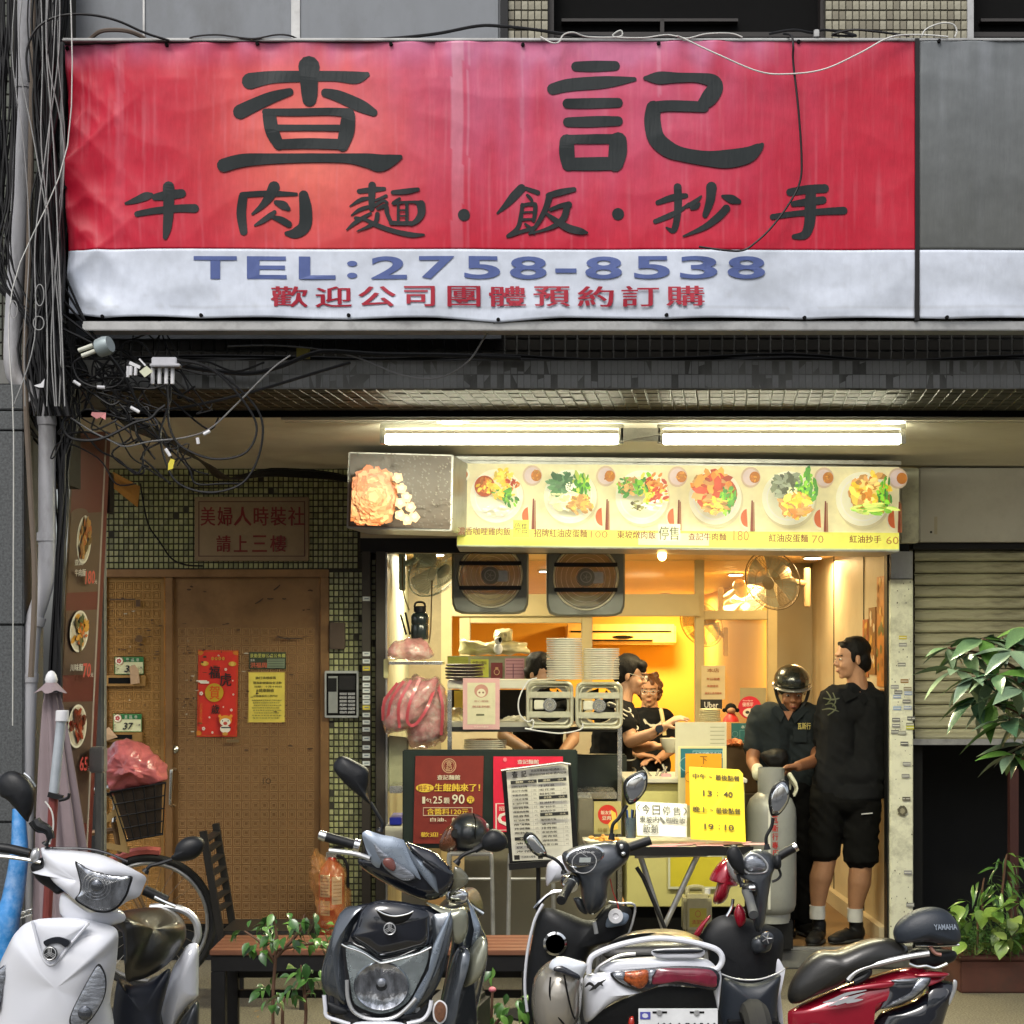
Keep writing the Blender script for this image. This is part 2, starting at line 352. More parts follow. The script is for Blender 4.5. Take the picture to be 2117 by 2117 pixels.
# mosaic tiles: pieces on a plane O + u*U + w*W, standing t proud
def tiles(parent, O, U, W, nu, nv, mats, gap=.14, t=.006, skip=None, maxn=300, name='tile', missing=0.0, order=None):
    O, U, W = V(O), V(U), V(W); N = U.cross(W).normalized()
    if N.dot(V((0, EYE * 0, EYE)) - V((O.x, O.y, O.z)) if False else (V((0,0, EYE)) - O)) < 0: N = -N
    mss = []
    for k, m in enumerate(mats):
        b = MB(); a = .5 * (1 - gap); c0 = [(-a, -a),(a, -a),(a, a),(-a, a)]
        vs = [U * x + W * y for x, y in c0] + [U * x * .9 + W * y * .92 + N * t for x, y in c0]
        me = bpy.data.meshes.new(name); me.from_pydata(vs, [],[(0,1,5,4),(1,2,6,5),(2,3,7,6),(3,0,4,7),(4,5,6,7)]); me.materials.append(m); mss.append(me)
    cells = [(i, j) for j in range(nv) for i in range(nu) if not (skip and skip(O + U * (i + .5) + W * (j + .5))) and random.random() >= missing]
    if order: cells.sort(key=lambda c: order(O + U * (c[0] + .5) + W * (c[1] + .5)))
    og = world_origin(parent)
    for i, j in cells[:maxn]:
        o = bpy.data.objects.new(name, random.choice(mss)); o.parent = parent; C.objects.link(o)
        o.location = O + U * (i + .5) + W * (j + .5) - og + N * random.uniform(-.0015,.001); o.rotation_euler = (random.uniform(-.02,.02),0, random.uniform(-.02,.02))
    if len(cells) > maxn:
        for k, m in enumerate(mats):
            b = MB()
            for i, j in cells[maxn + k::len(mats)]:
                p = O + U * (i + .5) + W * (j + .5) + N * random.uniform(-.0015,.001); me = mss[k]
                b.add([v.co + p for v in me.vertices],[tuple(f.vertices) for f in me.polygons])
            o = b.build(name + '_field', m, parent, smooth=False, merge=False); o['kind'] = 'stuff'
def tileset(pre, cols, rough=.3, **k): return [mat(f'{pre}_{i}', c, rough, var=.1, scale=30, **k) for i, c in enumerate(cols)]
t_olive = tileset('olive_tile', [(.38,.39,.19),(.34,.36,.17),(.42,.42,.22),(.24,.25,.13)],.25, dirt=(.08,.07,.04), dirt_amt=.4, dirt_scale=14)
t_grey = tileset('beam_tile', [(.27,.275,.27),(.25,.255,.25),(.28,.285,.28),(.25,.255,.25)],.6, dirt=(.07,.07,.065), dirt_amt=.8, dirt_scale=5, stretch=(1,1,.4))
t_cream = tileset('cream_tile', [(.34,.32,.23),(.30,.28,.20),(.37,.35,.26),(.22,.20,.14)],.35, dirt=(.09,.08,.06), dirt_amt=.7, dirt_scale=11)
t_green = tileset('dark_green_tile', [(.09,.10,.075),(.07,.08,.06),(.11,.12,.09)],.3)
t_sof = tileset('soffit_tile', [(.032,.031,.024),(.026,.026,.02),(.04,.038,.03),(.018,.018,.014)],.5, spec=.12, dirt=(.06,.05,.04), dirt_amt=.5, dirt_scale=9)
# ---- tiled wall round the metal door
DW = 10.08
wall = thing('tiled_wall', 'dirty olive mosaic tile wall around the bronze metal door', 'wall', at(500,1912, DW + .1))
g = MB(); g.boxx(at(190,955, DW), at(800,1178, DW) + V((0,.2,0))); g.boxx(at(678,1178.5, DW), at(800,1985, DW) + V((0,.2,0)))
g.build('grout', m_grout, wall)
pw, ph = 10.3 * mpp(DW),12.9 * mpp(DW)
tiles(wall, at(215,1176, DW),(pw, 0,0),(0,0, ph),52,16, t_olive, gap=.2, missing=.004, skip=lambda p: p.x > at(742,0, DW).x)
tiles(wall, at(680,1930, DW),(pw, 0,0),(0,0, ph),9,58, t_olive, gap=.2, missing=.03, maxn=0, skip=lambda p: p.x > at(748,0, DW).x)
tiles(wall, at(767,1930, DW),(pw, 0,0),(0,0, ph),1,60, t_olive, gap=.2, missing=.02, maxn=0)
# ---- beam over the arcade
beam = thing('arcade_beam', 'soot-grey tiled concrete beam spanning the arcade under the red sign', 'beam', (0,7.3,2.77))
b = MB(); b.boxx((-2.45,7.03,2.772),(4.2,7.66,2.885)); b.boxx((-2.45,7.45,2.885),(4.2,7.7,4.2)); b.build('core', m_conc, beam)
tiles(beam, V((-1.63,7.03,2.774)),(.0262,0,0),(0,0,.054),150,2, t_grey, gap=.04, t=.001, maxn=300, order=lambda p: -p.x)
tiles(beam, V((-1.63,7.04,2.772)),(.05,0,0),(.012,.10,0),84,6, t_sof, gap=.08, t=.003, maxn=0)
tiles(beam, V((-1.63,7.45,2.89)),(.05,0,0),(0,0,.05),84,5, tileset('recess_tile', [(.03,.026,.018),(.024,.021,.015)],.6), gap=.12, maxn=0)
pp = MB()
for z, y, r in ((2.905,7.2,.012),(2.915,7.15,.006),(2.925,7.3,.009)): pp.tube([(-1.7 + 5.6 * i / 14, y + .02 * sin(i * 1.7), z + .012 * sin(i * 2.3 + z * 90)) for i in range(15)], r, 6,3)
o = pp.build('cable_run', m_blackplastic, None); tag(o, 'dark sagging cables lying along the top of the tiled beam', 'cables', kind='stuff')
# ---- upper storey behind the sign
UP = 7.42
up = thing('upper_storey', 'grey panels and cream tile piers of the storey above the sign', 'building', at(1000,80, UP))
MB().bpx(20,-140,1036,700, UP, .25).build('wall', m_greypanel, up)
for x in (295,602): MB().bpx(x, -140, x + (18 if x == 602 else 4),110, UP - .008,.02).build('joint_cover', m_alu, up)
b = MB(); b.bpx(640,-140,1030,110, UP - .012,.01); b.build('sheer_panel', m_greypanel, up)
b = MB(); b.bpx(1034,-140,1050,110, UP - .03,.05); b.build('post', m_blackmetal, up)
for x0, x1 in ((1050,1133),(1706,2000)):
    pr = MB().bpx(x0,-140, x1,110, UP, .25).build('pier', m_grout, up)
    w_ = 13.6 * mpp(UP) if x0 < 1500 else 14 * mpp(UP)
    n = int((x1 - x0) * mpp(UP) / w_); w_ = (x1 - x0) * mpp(UP) / n
    tiles(pr, at(x0,104, UP),(w_, 0,0),(0,0,20.5 * mpp(UP)), n, 12, t_cream, gap=.1, maxn=120)
for x0, x1 in ((1133,1706),(2000,2500)):
    wn = MB().bpx(x0,-140, x1,110, UP + .14,.02).build('window', m_dark, up)
    b = MB(); b.bpx(x0,-140, x0 + 12,110, UP + .04,.06); b.bpx(x1 - 10,-140, x1,110, UP + .04,.06); b.bpx(x0,66, x1,76, UP + .08,.04); b.bpx(x0 + 28,38, x1 - 180,44, UP + .1,.04); b.bpx(x0 + 232,40, x0 + 240,110, UP + .1,.03); b.bpx(x0,-160, x1,-140, UP + .04,.06)
    b.build('frame', mat('brown_black_frame', (.022,.018,.016),.5), wn)
MB().bpx(2000,-140,2013,110, UP - .02,.05).build('post', m_alu, up)
# dark green tiled return wall behind the cables, granite pilaster below it
gw = thing('side_pilaster', 'dark green tiled pilaster behind the cable bundle above the granite', 'wall', at(40,790,7.2))
MB().boxx(at(-300,-200,7.25), at(136,1000,7.25) + V((0,.25,0))).build('grout', m_grout, gw)
tiles(gw, at(-120,790,7.25),(21 * mpp(7.25),0,0),(0,0,27 * mpp(7.25)),12,36, t_green, gap=.1, maxn=150, order=lambda p: abs(p.x - at(60,0,7.25).x) + .001 * p.z, skip=lambda p: p.x > at(134,0,7.25).x)
gp = thing('granite_pilaster', 'grey granite clad pilaster at the far left edge of the arcade', 'pillar', at(10,1990,7.1))
ys = [793,848,890,1292,1700,2260]
for i in range(5): MB().boxx(at(-330, ys[i] + 1.5,6.9), at(48, ys[i + 1] - 1.5,6.9) + V((0,.3,0))).build('panel', m_granite, gp, bev=.004)
MB().boxx(at(-330,793,6.93), at(46,2260,6.93) + V((0,.3,0))).build('backing', m_dark, gp)
# column behind the vertical menu board
cl = thing('arcade_column', 'narrow stained concrete column beside the brown menu board', 'pillar', at(210,1990,8.2))
MB().boxx(at(195,960,8.2), at(214,2090,8.2) + V((0,.07,0))).build('shaft', m_conc, cl, bev=.008)
MB().boxx(at(215,975,8.3), at(226,1060,8.3) + V((0,.1,0))).build('bracket', m_blackmetal, cl, bev=.004)
MB().boxx(at(184,1545,7.75), at(214,1598,7.75) + V((0,.08,0))).build('switch_box', m_alu, cl, bev=.006)
br = MB(); br.slab([at(233,975,9.0), at(288,1005,9.4), at(283,1048,9.4), at(233,1008,9.0)],.02); o = br.build('wooden_bracket_board', mat('orange_plywood', (.42,.2,.05),.6, stretch=(1,1,8)), None); tag(o, 'orange plywood strip sloping under the ceiling at left', 'board')
# ---- wall above and right of the opening
lt = thing('shop_lintel', 'black steel lintel under the lit menu board', 'lintel', at(1300,1140,9.98))
MB().bpx(745,1110,1880,1143,9.99,.12).build('beam', m_blackmetal, lt)
MB().bpx(745,966,1862,1112,9.97,.1).build('panel', m_cream, lt)
pl = thing('white_pillar', 'chipped white steel pillar covered in small stickers right of the shop', 'pillar', at(1865,1957,10))
MB().bpx(1840,1198,1888,1957,9.93,.16).build('shaft', m_whitepaint, pl, bev=.006)
MB().bpx(1842,1140,1887,1196,9.95,.1).build('head', m_alu, pl)
MB().bpx(1862,967,1900,1122,9.9,.14).build('capital', m_whitepaint, pl, bev=.006)
MB().bpx(1834,1140,1839,1957,9.96,.08).build('edge_strip', m_blackmetal, pl)
pr = Print(*pq(1840,1198,1888,1957,9.93)); rnd = random.Random(3)
for u, y, c in [(.55,1318,(.6,.5,.05)),(.55,1333,(.3,.3,.28)),(.5,1374,(.25,.25,.22)),(.62,1408,(.3,.16,.04)),(.2,1420,(.3,.3,.3)),(.35,1431,(.2,.2,.2)),(.75,1424,(.35,.3,.2)),(.3,1440,(.35,.42,.6)),(.78,1433,(.35,.42,.6)),(.3,1464,(.3,.4,.6)),(.75,1463,(.4,.45,.6)),(.7,1450,(.2,.2,.2)),(.25,1488,(.2,.2,.2)),(.9,1485,(.15,.15,.15)),(.25,1500,(.25,.25,.25)),(.85,1498,(.25,.25,.2)),(.85,1504,(.5,.5,.05)),(.2,1513,(.2,.2,.2)),(.5,1515,(.35,.35,.3)),(.6,1537,(.12,.12,.12)),(.7,1579,(.3,.3,.3)),(.65,1604,(.25,.25,.25)),(.68,1651,(.12,.11,.08)),(.75,1803,(.3,.3,.32)),(.85,1870,(.3,.3,.3))]:
    v = (y - 1198) / 759; p = pr
    p.rect(u - .17, v - .0052, u + .17, v + .0052, c); p.rect(u - .15, v - .001, u + .15, v + .001,(.75,.75,.7))
pr.disc(.5,(1676 - 1198) / 759,.2,.015,(.10,.09,.06), rag=.2); pr.disc(.52,(1676 - 1198) / 759,.1,.008,(.3,.28,.2), rag=.2)
for i in range(60): pr.disc(rnd.random(), rnd.random(),.02 * rnd.uniform(.4,1.5),.0016 * rnd.uniform(.4,1.6),(.1,.09,.06),7, rag=.3)
pr.build('sticker_print', print_mat('matte_print', .6), pl)
sb = thing('shutter_box', 'plain grey-beige box above the roller shutter at right', 'shutter box', at(2010,1120,9.95))
MB().bpx(1901,967,2600,1120,9.92,.3).build('panel', mat('grey_beige_paint', (.52,.50,.46),.5, var=.06, scale=2, dirt=(.36,.34,.30), dirt_amt=.5, dirt_scale=3), sb, bev=.006)
MB().bpx(1888,1121,2600,1135,9.99,.2).build('lower_edge', m_blackmetal, sb)
pr = Print(*pq(1901,967,2117,1120,9.92)); pr.disc(.11,.87,.012,.017,(.02,.02,.02)); pr.rect(.14,.66,.17,.9,(.45,.4,.3)); pr.build('wear_print', print_mat('matte_print'), sb)
rs = thing('roller_shutter', 'half-raised cream roller shutter with horizontal slats beside the shop', 'shutter', at(2010,1530,10.05))
m_slat = mat('shutter_slat_paint', (.42,.40,.27),.45, var=.15, scale=6, dirt=(.06,.05,.03), dirt_amt=.8, dirt_scale=4, stretch=(.5,1,3))
y = 1136; sm_ = None
prof = [(0,0),(.012,.004),(.018,.016),(.014,.03),(.018,.045),(.012,.058),(0,.064)]
for i in range(16):
    z0 = at(0,1136 + 24.6 * (i + 1),10.1).z; b = MB(); xs = (at(1889,0,10.1).x, at(2600,0,10.1).x)
    if sm_ is None:
        for x in xs: b.v += [(x, 10.1 - p - (.012), q) for p, q in prof]
        n = len(prof); b.f += [(k, k + 1, n + k + 1, n + k) for k in range(n - 1)]
        o = MB(); o.v, o.f = b.v, b.f; sl0 = o.build('slat', m_slat, rs); sm_ = sl0; sl0.location.z = z0
    else:
        o = sm_.copy(); C.objects.link(o); o.location.z = z0
MB().boxx(at(1888,1136,10.12), at(2600,1528,10.12) + V((0,.02,0))).build('backing', m_dark, rs)
MB().bpx(1888,1528,2600,1540,10.06,.03).build('bottom_rail', m_alu, rs)
# dark unlit shop behind the shutter
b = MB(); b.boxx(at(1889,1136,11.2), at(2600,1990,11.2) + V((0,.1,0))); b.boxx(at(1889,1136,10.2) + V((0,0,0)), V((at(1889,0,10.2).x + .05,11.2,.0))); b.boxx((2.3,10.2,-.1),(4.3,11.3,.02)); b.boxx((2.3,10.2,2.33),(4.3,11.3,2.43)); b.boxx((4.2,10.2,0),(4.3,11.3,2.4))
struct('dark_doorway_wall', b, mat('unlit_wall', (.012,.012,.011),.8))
# ---- shop interior (walls, ceiling, glazed partition)
IN = V
struct('interior_side_wall', MB().boxx((2.105,10.1,0),(2.25,12.9,2.5)), m_cream)
b = MB()
for y in (10.75,11.75): b.boxx((2.10, y, .1),(2.107, y + .008,2.4))
o = b.build('panel_joint', m_dark, bpy.data.objects['interior_side_wall'])
b = MB(); b.boxx((2.06,10.1,.108),(2.104,12.6,.2)); b.build('skirting', m_cream, bpy.data.objects['interior_side_wall'])
struct('interior_back_wall', MB().boxx(at(1600,1100,12.62), at(1720,1990,12.62) + V((0,.1,0))), mat('greige_wall', (.33,.29,.21),.6, var=.05, scale=2))
m_pale = mat('pale_green_wall', (.52,.55,.40),.55, var=.06, scale=3, dirt=(.25,.22,.12), dirt_amt=.4, dirt_scale=4)
struct('kitchen_side_wall', MB().boxx((-.9,10.1,0),(-.70,12.2,2.5)), m_pale)
struct('kitchen_back_panel', MB().boxx(at(820,1100,12.18), at(916,1990,12.18) + V((0,.1,0))), mat('brown_grey_panel', (.27,.22,.13),.55))
struct('room_back_wall', MB().boxx((-2.2,20,0),(3.4,20.15,2.5)), m_orange)
struct('room_side_wall', MB().boxx((-1.9,12.4,0),(-1.8,20,2.5)), m_orange)
struct('room_right_wall', MB().boxx((2.1,12.9,0),(2.2,20,2.5)), m_orange)
ic = struct('interior_ceiling', MB().boxx((-2.2,10.12,2.40),(3.4,20.1,2.5)), m_orange)
b = MB()
for i in range(60):
    y = 10.16 + i * .164; o = MB().boxx((-2.1, y, 2.37),(2.15, y + .15,2.40)).build('plank', m_woodslat, ic)
PT = 12.2
m_frame = mat('beige_aluminium_frame', (.50,.42,.24),.4,.1, var=.05, scale=5)
gp = thing('glazed_partition', 'beige framed glass partition between the kitchen and the orange dining room', 'partition', at(1250,1900, PT))
b = MB()
for x0, x1 in ((1437,1456),(1587,1607),(912,934)): b.bpx(x0,1140, x1,1960, PT - .03,.06)
b.bpx(934,1142,1587,1158, PT - .025,.05); b.bpx(1456,1262,1587,1281, PT - .025,.05); b.bpx(934,1228,1447,1274, PT - .09,.05)
b.build('frame', m_frame, gp, bev=.004)
b = MB()
for x0, y0, x1, y1 in ((950,1275,972,1500),(1203,1275,1225,1500),(972,1275,1203,1288)): b.bpx(x0, y0, x1, y1, PT - .06,.04)
b.build('sliding_window_frame', m_frame, gp, bev=.004)
b = MB(); b.bpx(934,1440,1225,1960, PT - .02,.04); b.bpx(1456,1560,1587,1960, PT - .01,.03); b.build('lower_panel', m_cream, gp)
for x0, y0, x1, y1 in ((1456,1158,1587,1262),(1456,1281,1587,1560),(934,1158,1437,1228)): MB().bpx(x0, y0, x1, y1, PT + .01,.005).build('pane', m_glass, gp)
MB().bpx(1180,1233,1236,1252, PT - .16,.06).build('light_box', mat('cream_plastic', (.6,.56,.42),.4), gp, bev=.005)
# left steel jamb of the shop with its strip of stickers
jb = thing('door_jamb', 'dark steel jamb with a column of small white stickers between wall and kitchen', 'door jamb', at(770,1957,9.98))
b = MB(); b.bpx(748,1140,766,1957,9.98,.1); b.bpx(777,1140,796,1957,9.94,.12); b.build('post', mat('brown_steel', (.05,.042,.034),.5,.3), jb, bev=.003)
b = MB(); b.bpx(797,1142,801,1957,9.96,.05); b.build('edge_bead', m_alu, jb)
pr = Print(*pq(748,1140,766,1957,9.98))
for i, y in enumerate((1238,1352,1367,1382,1402,1416,1428,1441,1452,1463,1478,1493,1508,1527,1545,1562,1578)):
    v = (y - 1140) / 817; c = (.65,.55,.08) if i in (3,9) else (.62,.66,.66); pr.rect(.1, v - .0055,.95, v + .0055, c); pr.rect(.3, v - .002,.8, v + .001,(.2,.25,.3))
pr.build('sticker_print', print_mat('matte_print'), jb)
# real lamps of the place
def lamp(px, py, d, e, col, size=.12, name='downlight', label=None, z=None, rad=.055):
    p = at(px, py, d)
    if z: p.z = z
    t = thing(name, label, 'ceiling light', p)
    MB().lathe([(rad * 1.3,0),(rad * 1.3,.006),(rad, .01)], p - V((0,0,.012)), n=20).build('rim', m_alu, t)
    MB().lathe([(rad, 0),(rad, .004)], p - V((0,0,.018)), n=20).build('lens', mat('lamp_glow', (1,.95,.85), emit=(1,.93,.8), es=9), t)
    l = bpy.data.lights.new('lamp', 'AREA'); l.shape = 'DISK'; l.size = size; l.energy = e; l.color = col
    o = bpy.data.objects.new('lamp', l); C.objects.link(o); o.parent = t; o.location = (0,0,-.03)
    return t
WARM = (1,.80,.42)
lamp(1407,1160,10.7,24, WARM, .3, label='round downlight in the slatted ceiling nearest the lintel', z=2.368)
lamp(1521,1188,14.2,55,(1,.68,.26),.4, label='round downlight in the slatted ceiling behind the right glass pane', z=2.368)
lamp(1376,1229,19.0,62,(1,.62,.2),.4, label='farthest small downlight above the air conditioner', z=2.368)
lamp(1130,1180,13.6,50,(1,.70,.28),.4, label='round downlight behind the second exhaust fan', z=2.368)
lamp(1680,1180,11.7,12,(1,.66,.28),.3, label='round downlight over the right hand passage', z=2.368)
lamp(900,1180,11.3,30,(1,.90,.62),.3, label='round downlight over the kitchen corner with the wall fan', z=2.368)
lamp(935,860,7.86,1.0,(1,.97,.9),.1, label='left round downlight in the arcade ceiling above the tube light', z=2.764)
lamp(1845,862,7.86,1.0,(1,.97,.9),.1, label='right round downlight in the arcade ceiling above the tube light', z=2.764)
def tube_light(x0, x1, label):
    d = 8.1; a = at(x0,908, d); b = at(x1,908, d)
    t = thing('tube_light', label, 'tube light', a + (b - a) / 2 + V((0,0,.1)), 'fluorescent tubes under the arcade ceiling')
    MB().tube([a, a + V((.012,0,0)), b - V((.012,0,0)), b],[.014,.024,.024,.014],16).build('tube', mat('tube_glow', (1,1,1), emit=(1,.97,.72), es=42), t)
    q = MB(); q.boxx(V((a.x - .02, d - .02, a.z + .045)), V((b.x + .02, d + .02,2.77))); q.build('housing', mat('white_enamel', (.6,.6,.55),.4), t, bev=.004)
    for p, s in ((a, -1),(b, 1)): MB().boxx(p + V((-.012 + s * .008,-.02,-.022)), p + V((.012 + s * .008,.02,.05))).build('end_cap', m_steel, t, bev=.003)
    l = bpy.data.lights.new('lamp', 'AREA'); l.shape = 'RECTANGLE'; l.size = b.x - a.x; l.size_y = .05; l.energy = 27; l.color = (1,.94,.64)
    o = bpy.data.objects.new('lamp', l); C.objects.link(o); o.parent = t; o.location = (0,0,-.14)
tube_light(795,1280, 'glowing tube light on the left above the flower print box'); tube_light(1368,1862, 'glowing tube light on the right above the menu board')
b = MB(); b.boxx(at(1283,908,8.1) + V((0,-.02,-.01)), at(1364,900,8.1) + V((0,.02,.03))); b.tube([at(1285,912,8.06), at(1320,906,8.05), at(1364,899,8.06)],.004,6,4)
o = b.build('cable_conduit', m_alu, None); tag(o, 'metal wiring box between the two tube lights', 'wiring box')
bl = thing('bulb', 'small glowing orange bulb hanging just under the menu board', 'light bulb', at(1369,1148,9.85))
MB().ell(at(1369,1149,9.85),(.024,.024,.028)).build('globe', mat('bulb_glow', (1,.8,.4), emit=(1,.62,.18), es=25), bl)
MB().cyl(at(1369,1141,9.85), at(1369,1132,9.85),.012).build('socket', m_blackplastic, bl)
# ================================================================== THE RED SIGN
BD = 6.7
def wob(px, py):                                   # how far the slack sheet lies behind its front plane
    l = max(0,1 - (px - 128) / 190)
    y = .010 + .004 * sin(px * .012) + .004 * abs(noise.noise(V((px * .006, py * .010,8)))) * 2 + .003 * noise.noise(V((px * .01, py * .008,1)))
    y += l * .034 * (abs(sin(py * .013 + px * .011 + .6)) ** .6 * .7 + .25 * abs(noise.noise(V((px * .02, py * .012,4)))) * 3 + .3 * abs(sin(py * .03 - px * .03)))
    t = max(0,1 - abs(py - 100) / 60); y += .016 * t * (.5 + .5 * sin(px * .045 + 2 * sin(px * .013))) * (1 if px < 900 else .4)
    b = max(0,1 - abs(py - 640) / 50); y += .008 * b * sin(px * .021)
    return y
def topy(px): return 86 - 7 * (px - 130) / 1987
def boty(px):
    bolts = [128,209,415,720,1030,1378,1664,1958,2300]; base = 655 + 4 * min(1, max(0,(px - 200) / 400))
    if px < 209: return 640 + 14 * (px - 128) / 81
    for a, c in zip(bolts, bolts[1:]):
        if a <= px <= c: base -= 0 if False else 3.5 * sin(pi * (px - a) / (c - a))
    return base + max(0,1 - abs(px - 1030) / 130) * 7
def lefty(py): return 128 + 7 * sin((py - 85) * .011) ** 2 - (6 if py > 520 else 0) * min(1,(py - 520) / 60)
def shp(px, py): p = at(px, py, BD); p.y += wob(px, py); return p
def mixc(a, b, t): t = max(0, min(1, t)); return tuple(x * (1 - t) + y * t for x, y in zip(a, b))
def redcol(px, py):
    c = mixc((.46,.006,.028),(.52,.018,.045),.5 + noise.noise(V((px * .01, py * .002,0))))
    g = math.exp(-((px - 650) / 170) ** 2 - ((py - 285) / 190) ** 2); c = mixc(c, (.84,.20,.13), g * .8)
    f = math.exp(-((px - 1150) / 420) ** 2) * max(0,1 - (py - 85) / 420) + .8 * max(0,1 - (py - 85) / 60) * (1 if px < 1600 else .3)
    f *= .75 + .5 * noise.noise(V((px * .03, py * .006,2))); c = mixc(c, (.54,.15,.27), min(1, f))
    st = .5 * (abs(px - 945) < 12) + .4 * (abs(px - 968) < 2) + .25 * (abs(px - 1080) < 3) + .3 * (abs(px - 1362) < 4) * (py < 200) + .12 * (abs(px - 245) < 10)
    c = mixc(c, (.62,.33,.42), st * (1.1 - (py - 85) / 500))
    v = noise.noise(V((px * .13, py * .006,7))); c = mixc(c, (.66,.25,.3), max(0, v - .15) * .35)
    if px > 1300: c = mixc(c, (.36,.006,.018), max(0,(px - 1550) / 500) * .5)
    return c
def whitecol(px, py):
    c = mixc((.62,.67,.77),(.50,.54,.61),.4 + .8 * noise.noise(V((px * .006, py * .02,3))) + (px - 1000) / 4000)
    v = noise.noise(V((px * .05, py * .05,5))); return mixc(c, (.3,.31,.31), max(0, v - .35) * .5 + .25 * (abs(py - 634) < 2))
def greycol(px, py):
    c = mixc((.155,.168,.176),(.10,.105,.10),(py - 85) / 380)
    v = noise.noise(V((px * .05, py * .004,9))); return mixc(c, (.38,.4,.44), max(0, v) * .5 * max(.1,1 - (py - 85) / 200))
m_vinyl = print_mat('sun_bleached_vinyl', .45, wear=.07)
N = m_vinyl.node_tree.nodes; L = m_vinyl.node_tree.links; N['Principled BSDF'].inputs['Specular IOR Level'].default_value = .28                           # woven relief
n3 = N.new('ShaderNodeTexNoise'); n3.inputs['Scale'].default_value = 5; n3.inputs['Detail'].default_value = 8; mp_ = N.new('ShaderNodeMapping'); mp_.inputs['Scale'].default_value = (16,1,2.4); t_ = N.new('ShaderNodeTexCoord')
L.new(t_.outputs['Object'], mp_.inputs[0]); L.new(mp_.outputs[0], n3.inputs['Vector']); bp = N.new('ShaderNodeBump'); bp.inputs['Strength'].default_value = .35; bp.inputs['Distance'].default_value = .004
L.new(n3.outputs[0], bp.inputs['Height']); L.new(bp.outputs[0], N['Principled BSDF'].inputs['Normal'])
sign = thing('shop_sign', 'big weathered red and white shop sign with black calligraphy over the arcade', 'shop sign', at(1000,660, BD))
def field(name, xf, y0f, y1f, colf, nx, ny, xlo=None, xhi=2117):
    mb = MB(); me_f = []
    def P(i, j):
        v = j / ny; py0 = 300; 
        x0 = xf; x = None
        t = i / nx; yy = y0f(x0 if not callable(x0) else 900) * (1 - v) + 500 * v
        xa = (lefty(yy) if xlo is None else xlo); x = xa + (xhi - xa) * t
        y = y0f(x) * (1 - v) + y1f(x) * v
        return x, y
    g = [[P(i, j) for i in range(nx + 1)] for j in range(ny + 1)]
    mb.v = [shp(*g[j][i]) for j in range(ny + 1) for i in range(nx + 1)]
    for j in range(ny):
        for i in range(nx):
            a = j * (nx + 1) + i; mb.f.append((a, a + 1, a + nx + 2, a + nx + 1)); mb.c.append(None)
    cols = [colf(*g[j][i]) for j in range(ny + 1) for i in range(nx + 1)]
    me = bpy.data.meshes.new(name); me.from_pydata(mb.v, [], mb.f)
    ca = me.color_attributes.new('print', 'FLOAT_COLOR', 'POINT'); ca.data.foreach_set('color', [q for c in cols for q in (*c, 1)])
    o = finish(me, name, m_vinyl, sign, 180)
    md = o.modifiers.new('t', 'SOLIDIFY'); md.thickness = .0015; md.offset = -1
    return o
LM = lambda x: 513 + 3 * (x - 128) / 1760
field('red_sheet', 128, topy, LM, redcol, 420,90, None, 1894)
field('white_sheet', 128, LM, boty, whitecol, 300,26, None, 1894)
field('grey_sheet', 1899, topy, LM, greycol, 60,60,1899,2500)
field('plain_white_sheet', 1899, LM, boty, whitecol, 60,24,1899,2500)
b = MB(); b.bpx(1892,79,1901,662, BD + .002,.02); b.build('seam_post', m_blackmetal, sign)
b = MB(); b.bpx(128,78,2500,84, BD + .005,.06); b.build('top_rail', m_alu, sign, bev=.003)
b = MB(); b.bpx(170,664,2500,683, BD + .02,.10); b.build('bottom_rail', m_alu, sign, bev=.003)
b = MB(); b.bpx(132,84,2500,660, BD + .09,.03); b.build('back_panel', m_dark, sign)
b = MB(); b.bpx(124,86,130,664, BD + .05,.05); b.build('side_rail', m_alu, sign)
bm_ = None
for px, py in [(133,92),(343,90),(531,88),(808,89),(1081,90),(1362,88),(1652,84),(1942,84),(209,652),(415,651),(720,650),(1030,660),(1378,651),(1664,656),(1958,656),(131,239),(128,381),(127,646)]:
    if bm_ is None: bm_ = MB().cyl((0,-.012,0),(0,.01,0),.0065,.0085,10).build('bolt', m_dark, sign); o = bm_; base = sign.location.copy()
    else: o = bm_.copy(); C.objects.link(o)
    o.location = shp(px, py)
for c_ in [x for x in sign.children if x.name.startswith('bolt')]: pass
bm_.data.transform(Matrix.Translation(base))
for c_ in [x for x in sign.children if x.name.startswith('bolt')]: c_.location -= base
INK = (.014,.019,.020)
class PxPrint(Print):
    def __init__(s, lift=.004): super().__init__(*pq(0,0,2117,2117, BD), lift=lift)
    def uv(s, u, v, k=None):
        p = super().uv(u, v, k); p.y += wob(u * 2117, v * 2117); return p
    def st(s, P, col=INK): s.stroke([(x / 2117, y / 2117, w) for x, y, w in P],1 / 2117, col, 1,5)
def rows(p, data, col):
    for q in data: p.st(q, col)
p = PxPrint(); rows(p, [
 [(516,166,34),(560,158,27),(620,156,23),(690,155,22),(735,158,26),(758,152,12)],[(638,135,44),(638,160,38),(639,190,34),(639,203,30)],[(598,188,16),(560,200,24),(520,218,28),(496,230,30)],
 [(672,190,18),(700,197,24),(745,217,26),(772,231,16)],[(556,236,28),(562,270,28),(576,298,22)],[(548,230,14),(600,230,16),(680,229,16),(722,232,20)],[(720,238,28),(716,270,32),(708,300,24)],
 [(572,263,14),(640,262,13),(700,263,14)],[(574,297,20),(640,295,22),(706,297,22)],[(462,341,28),(500,331,27),(560,327,22),(640,325,19),(715,326,20),(760,331,30),(785,336,36),(810,330,24),(827,324,10)]], INK)
p.build('large_character', m_vinyl, sign)
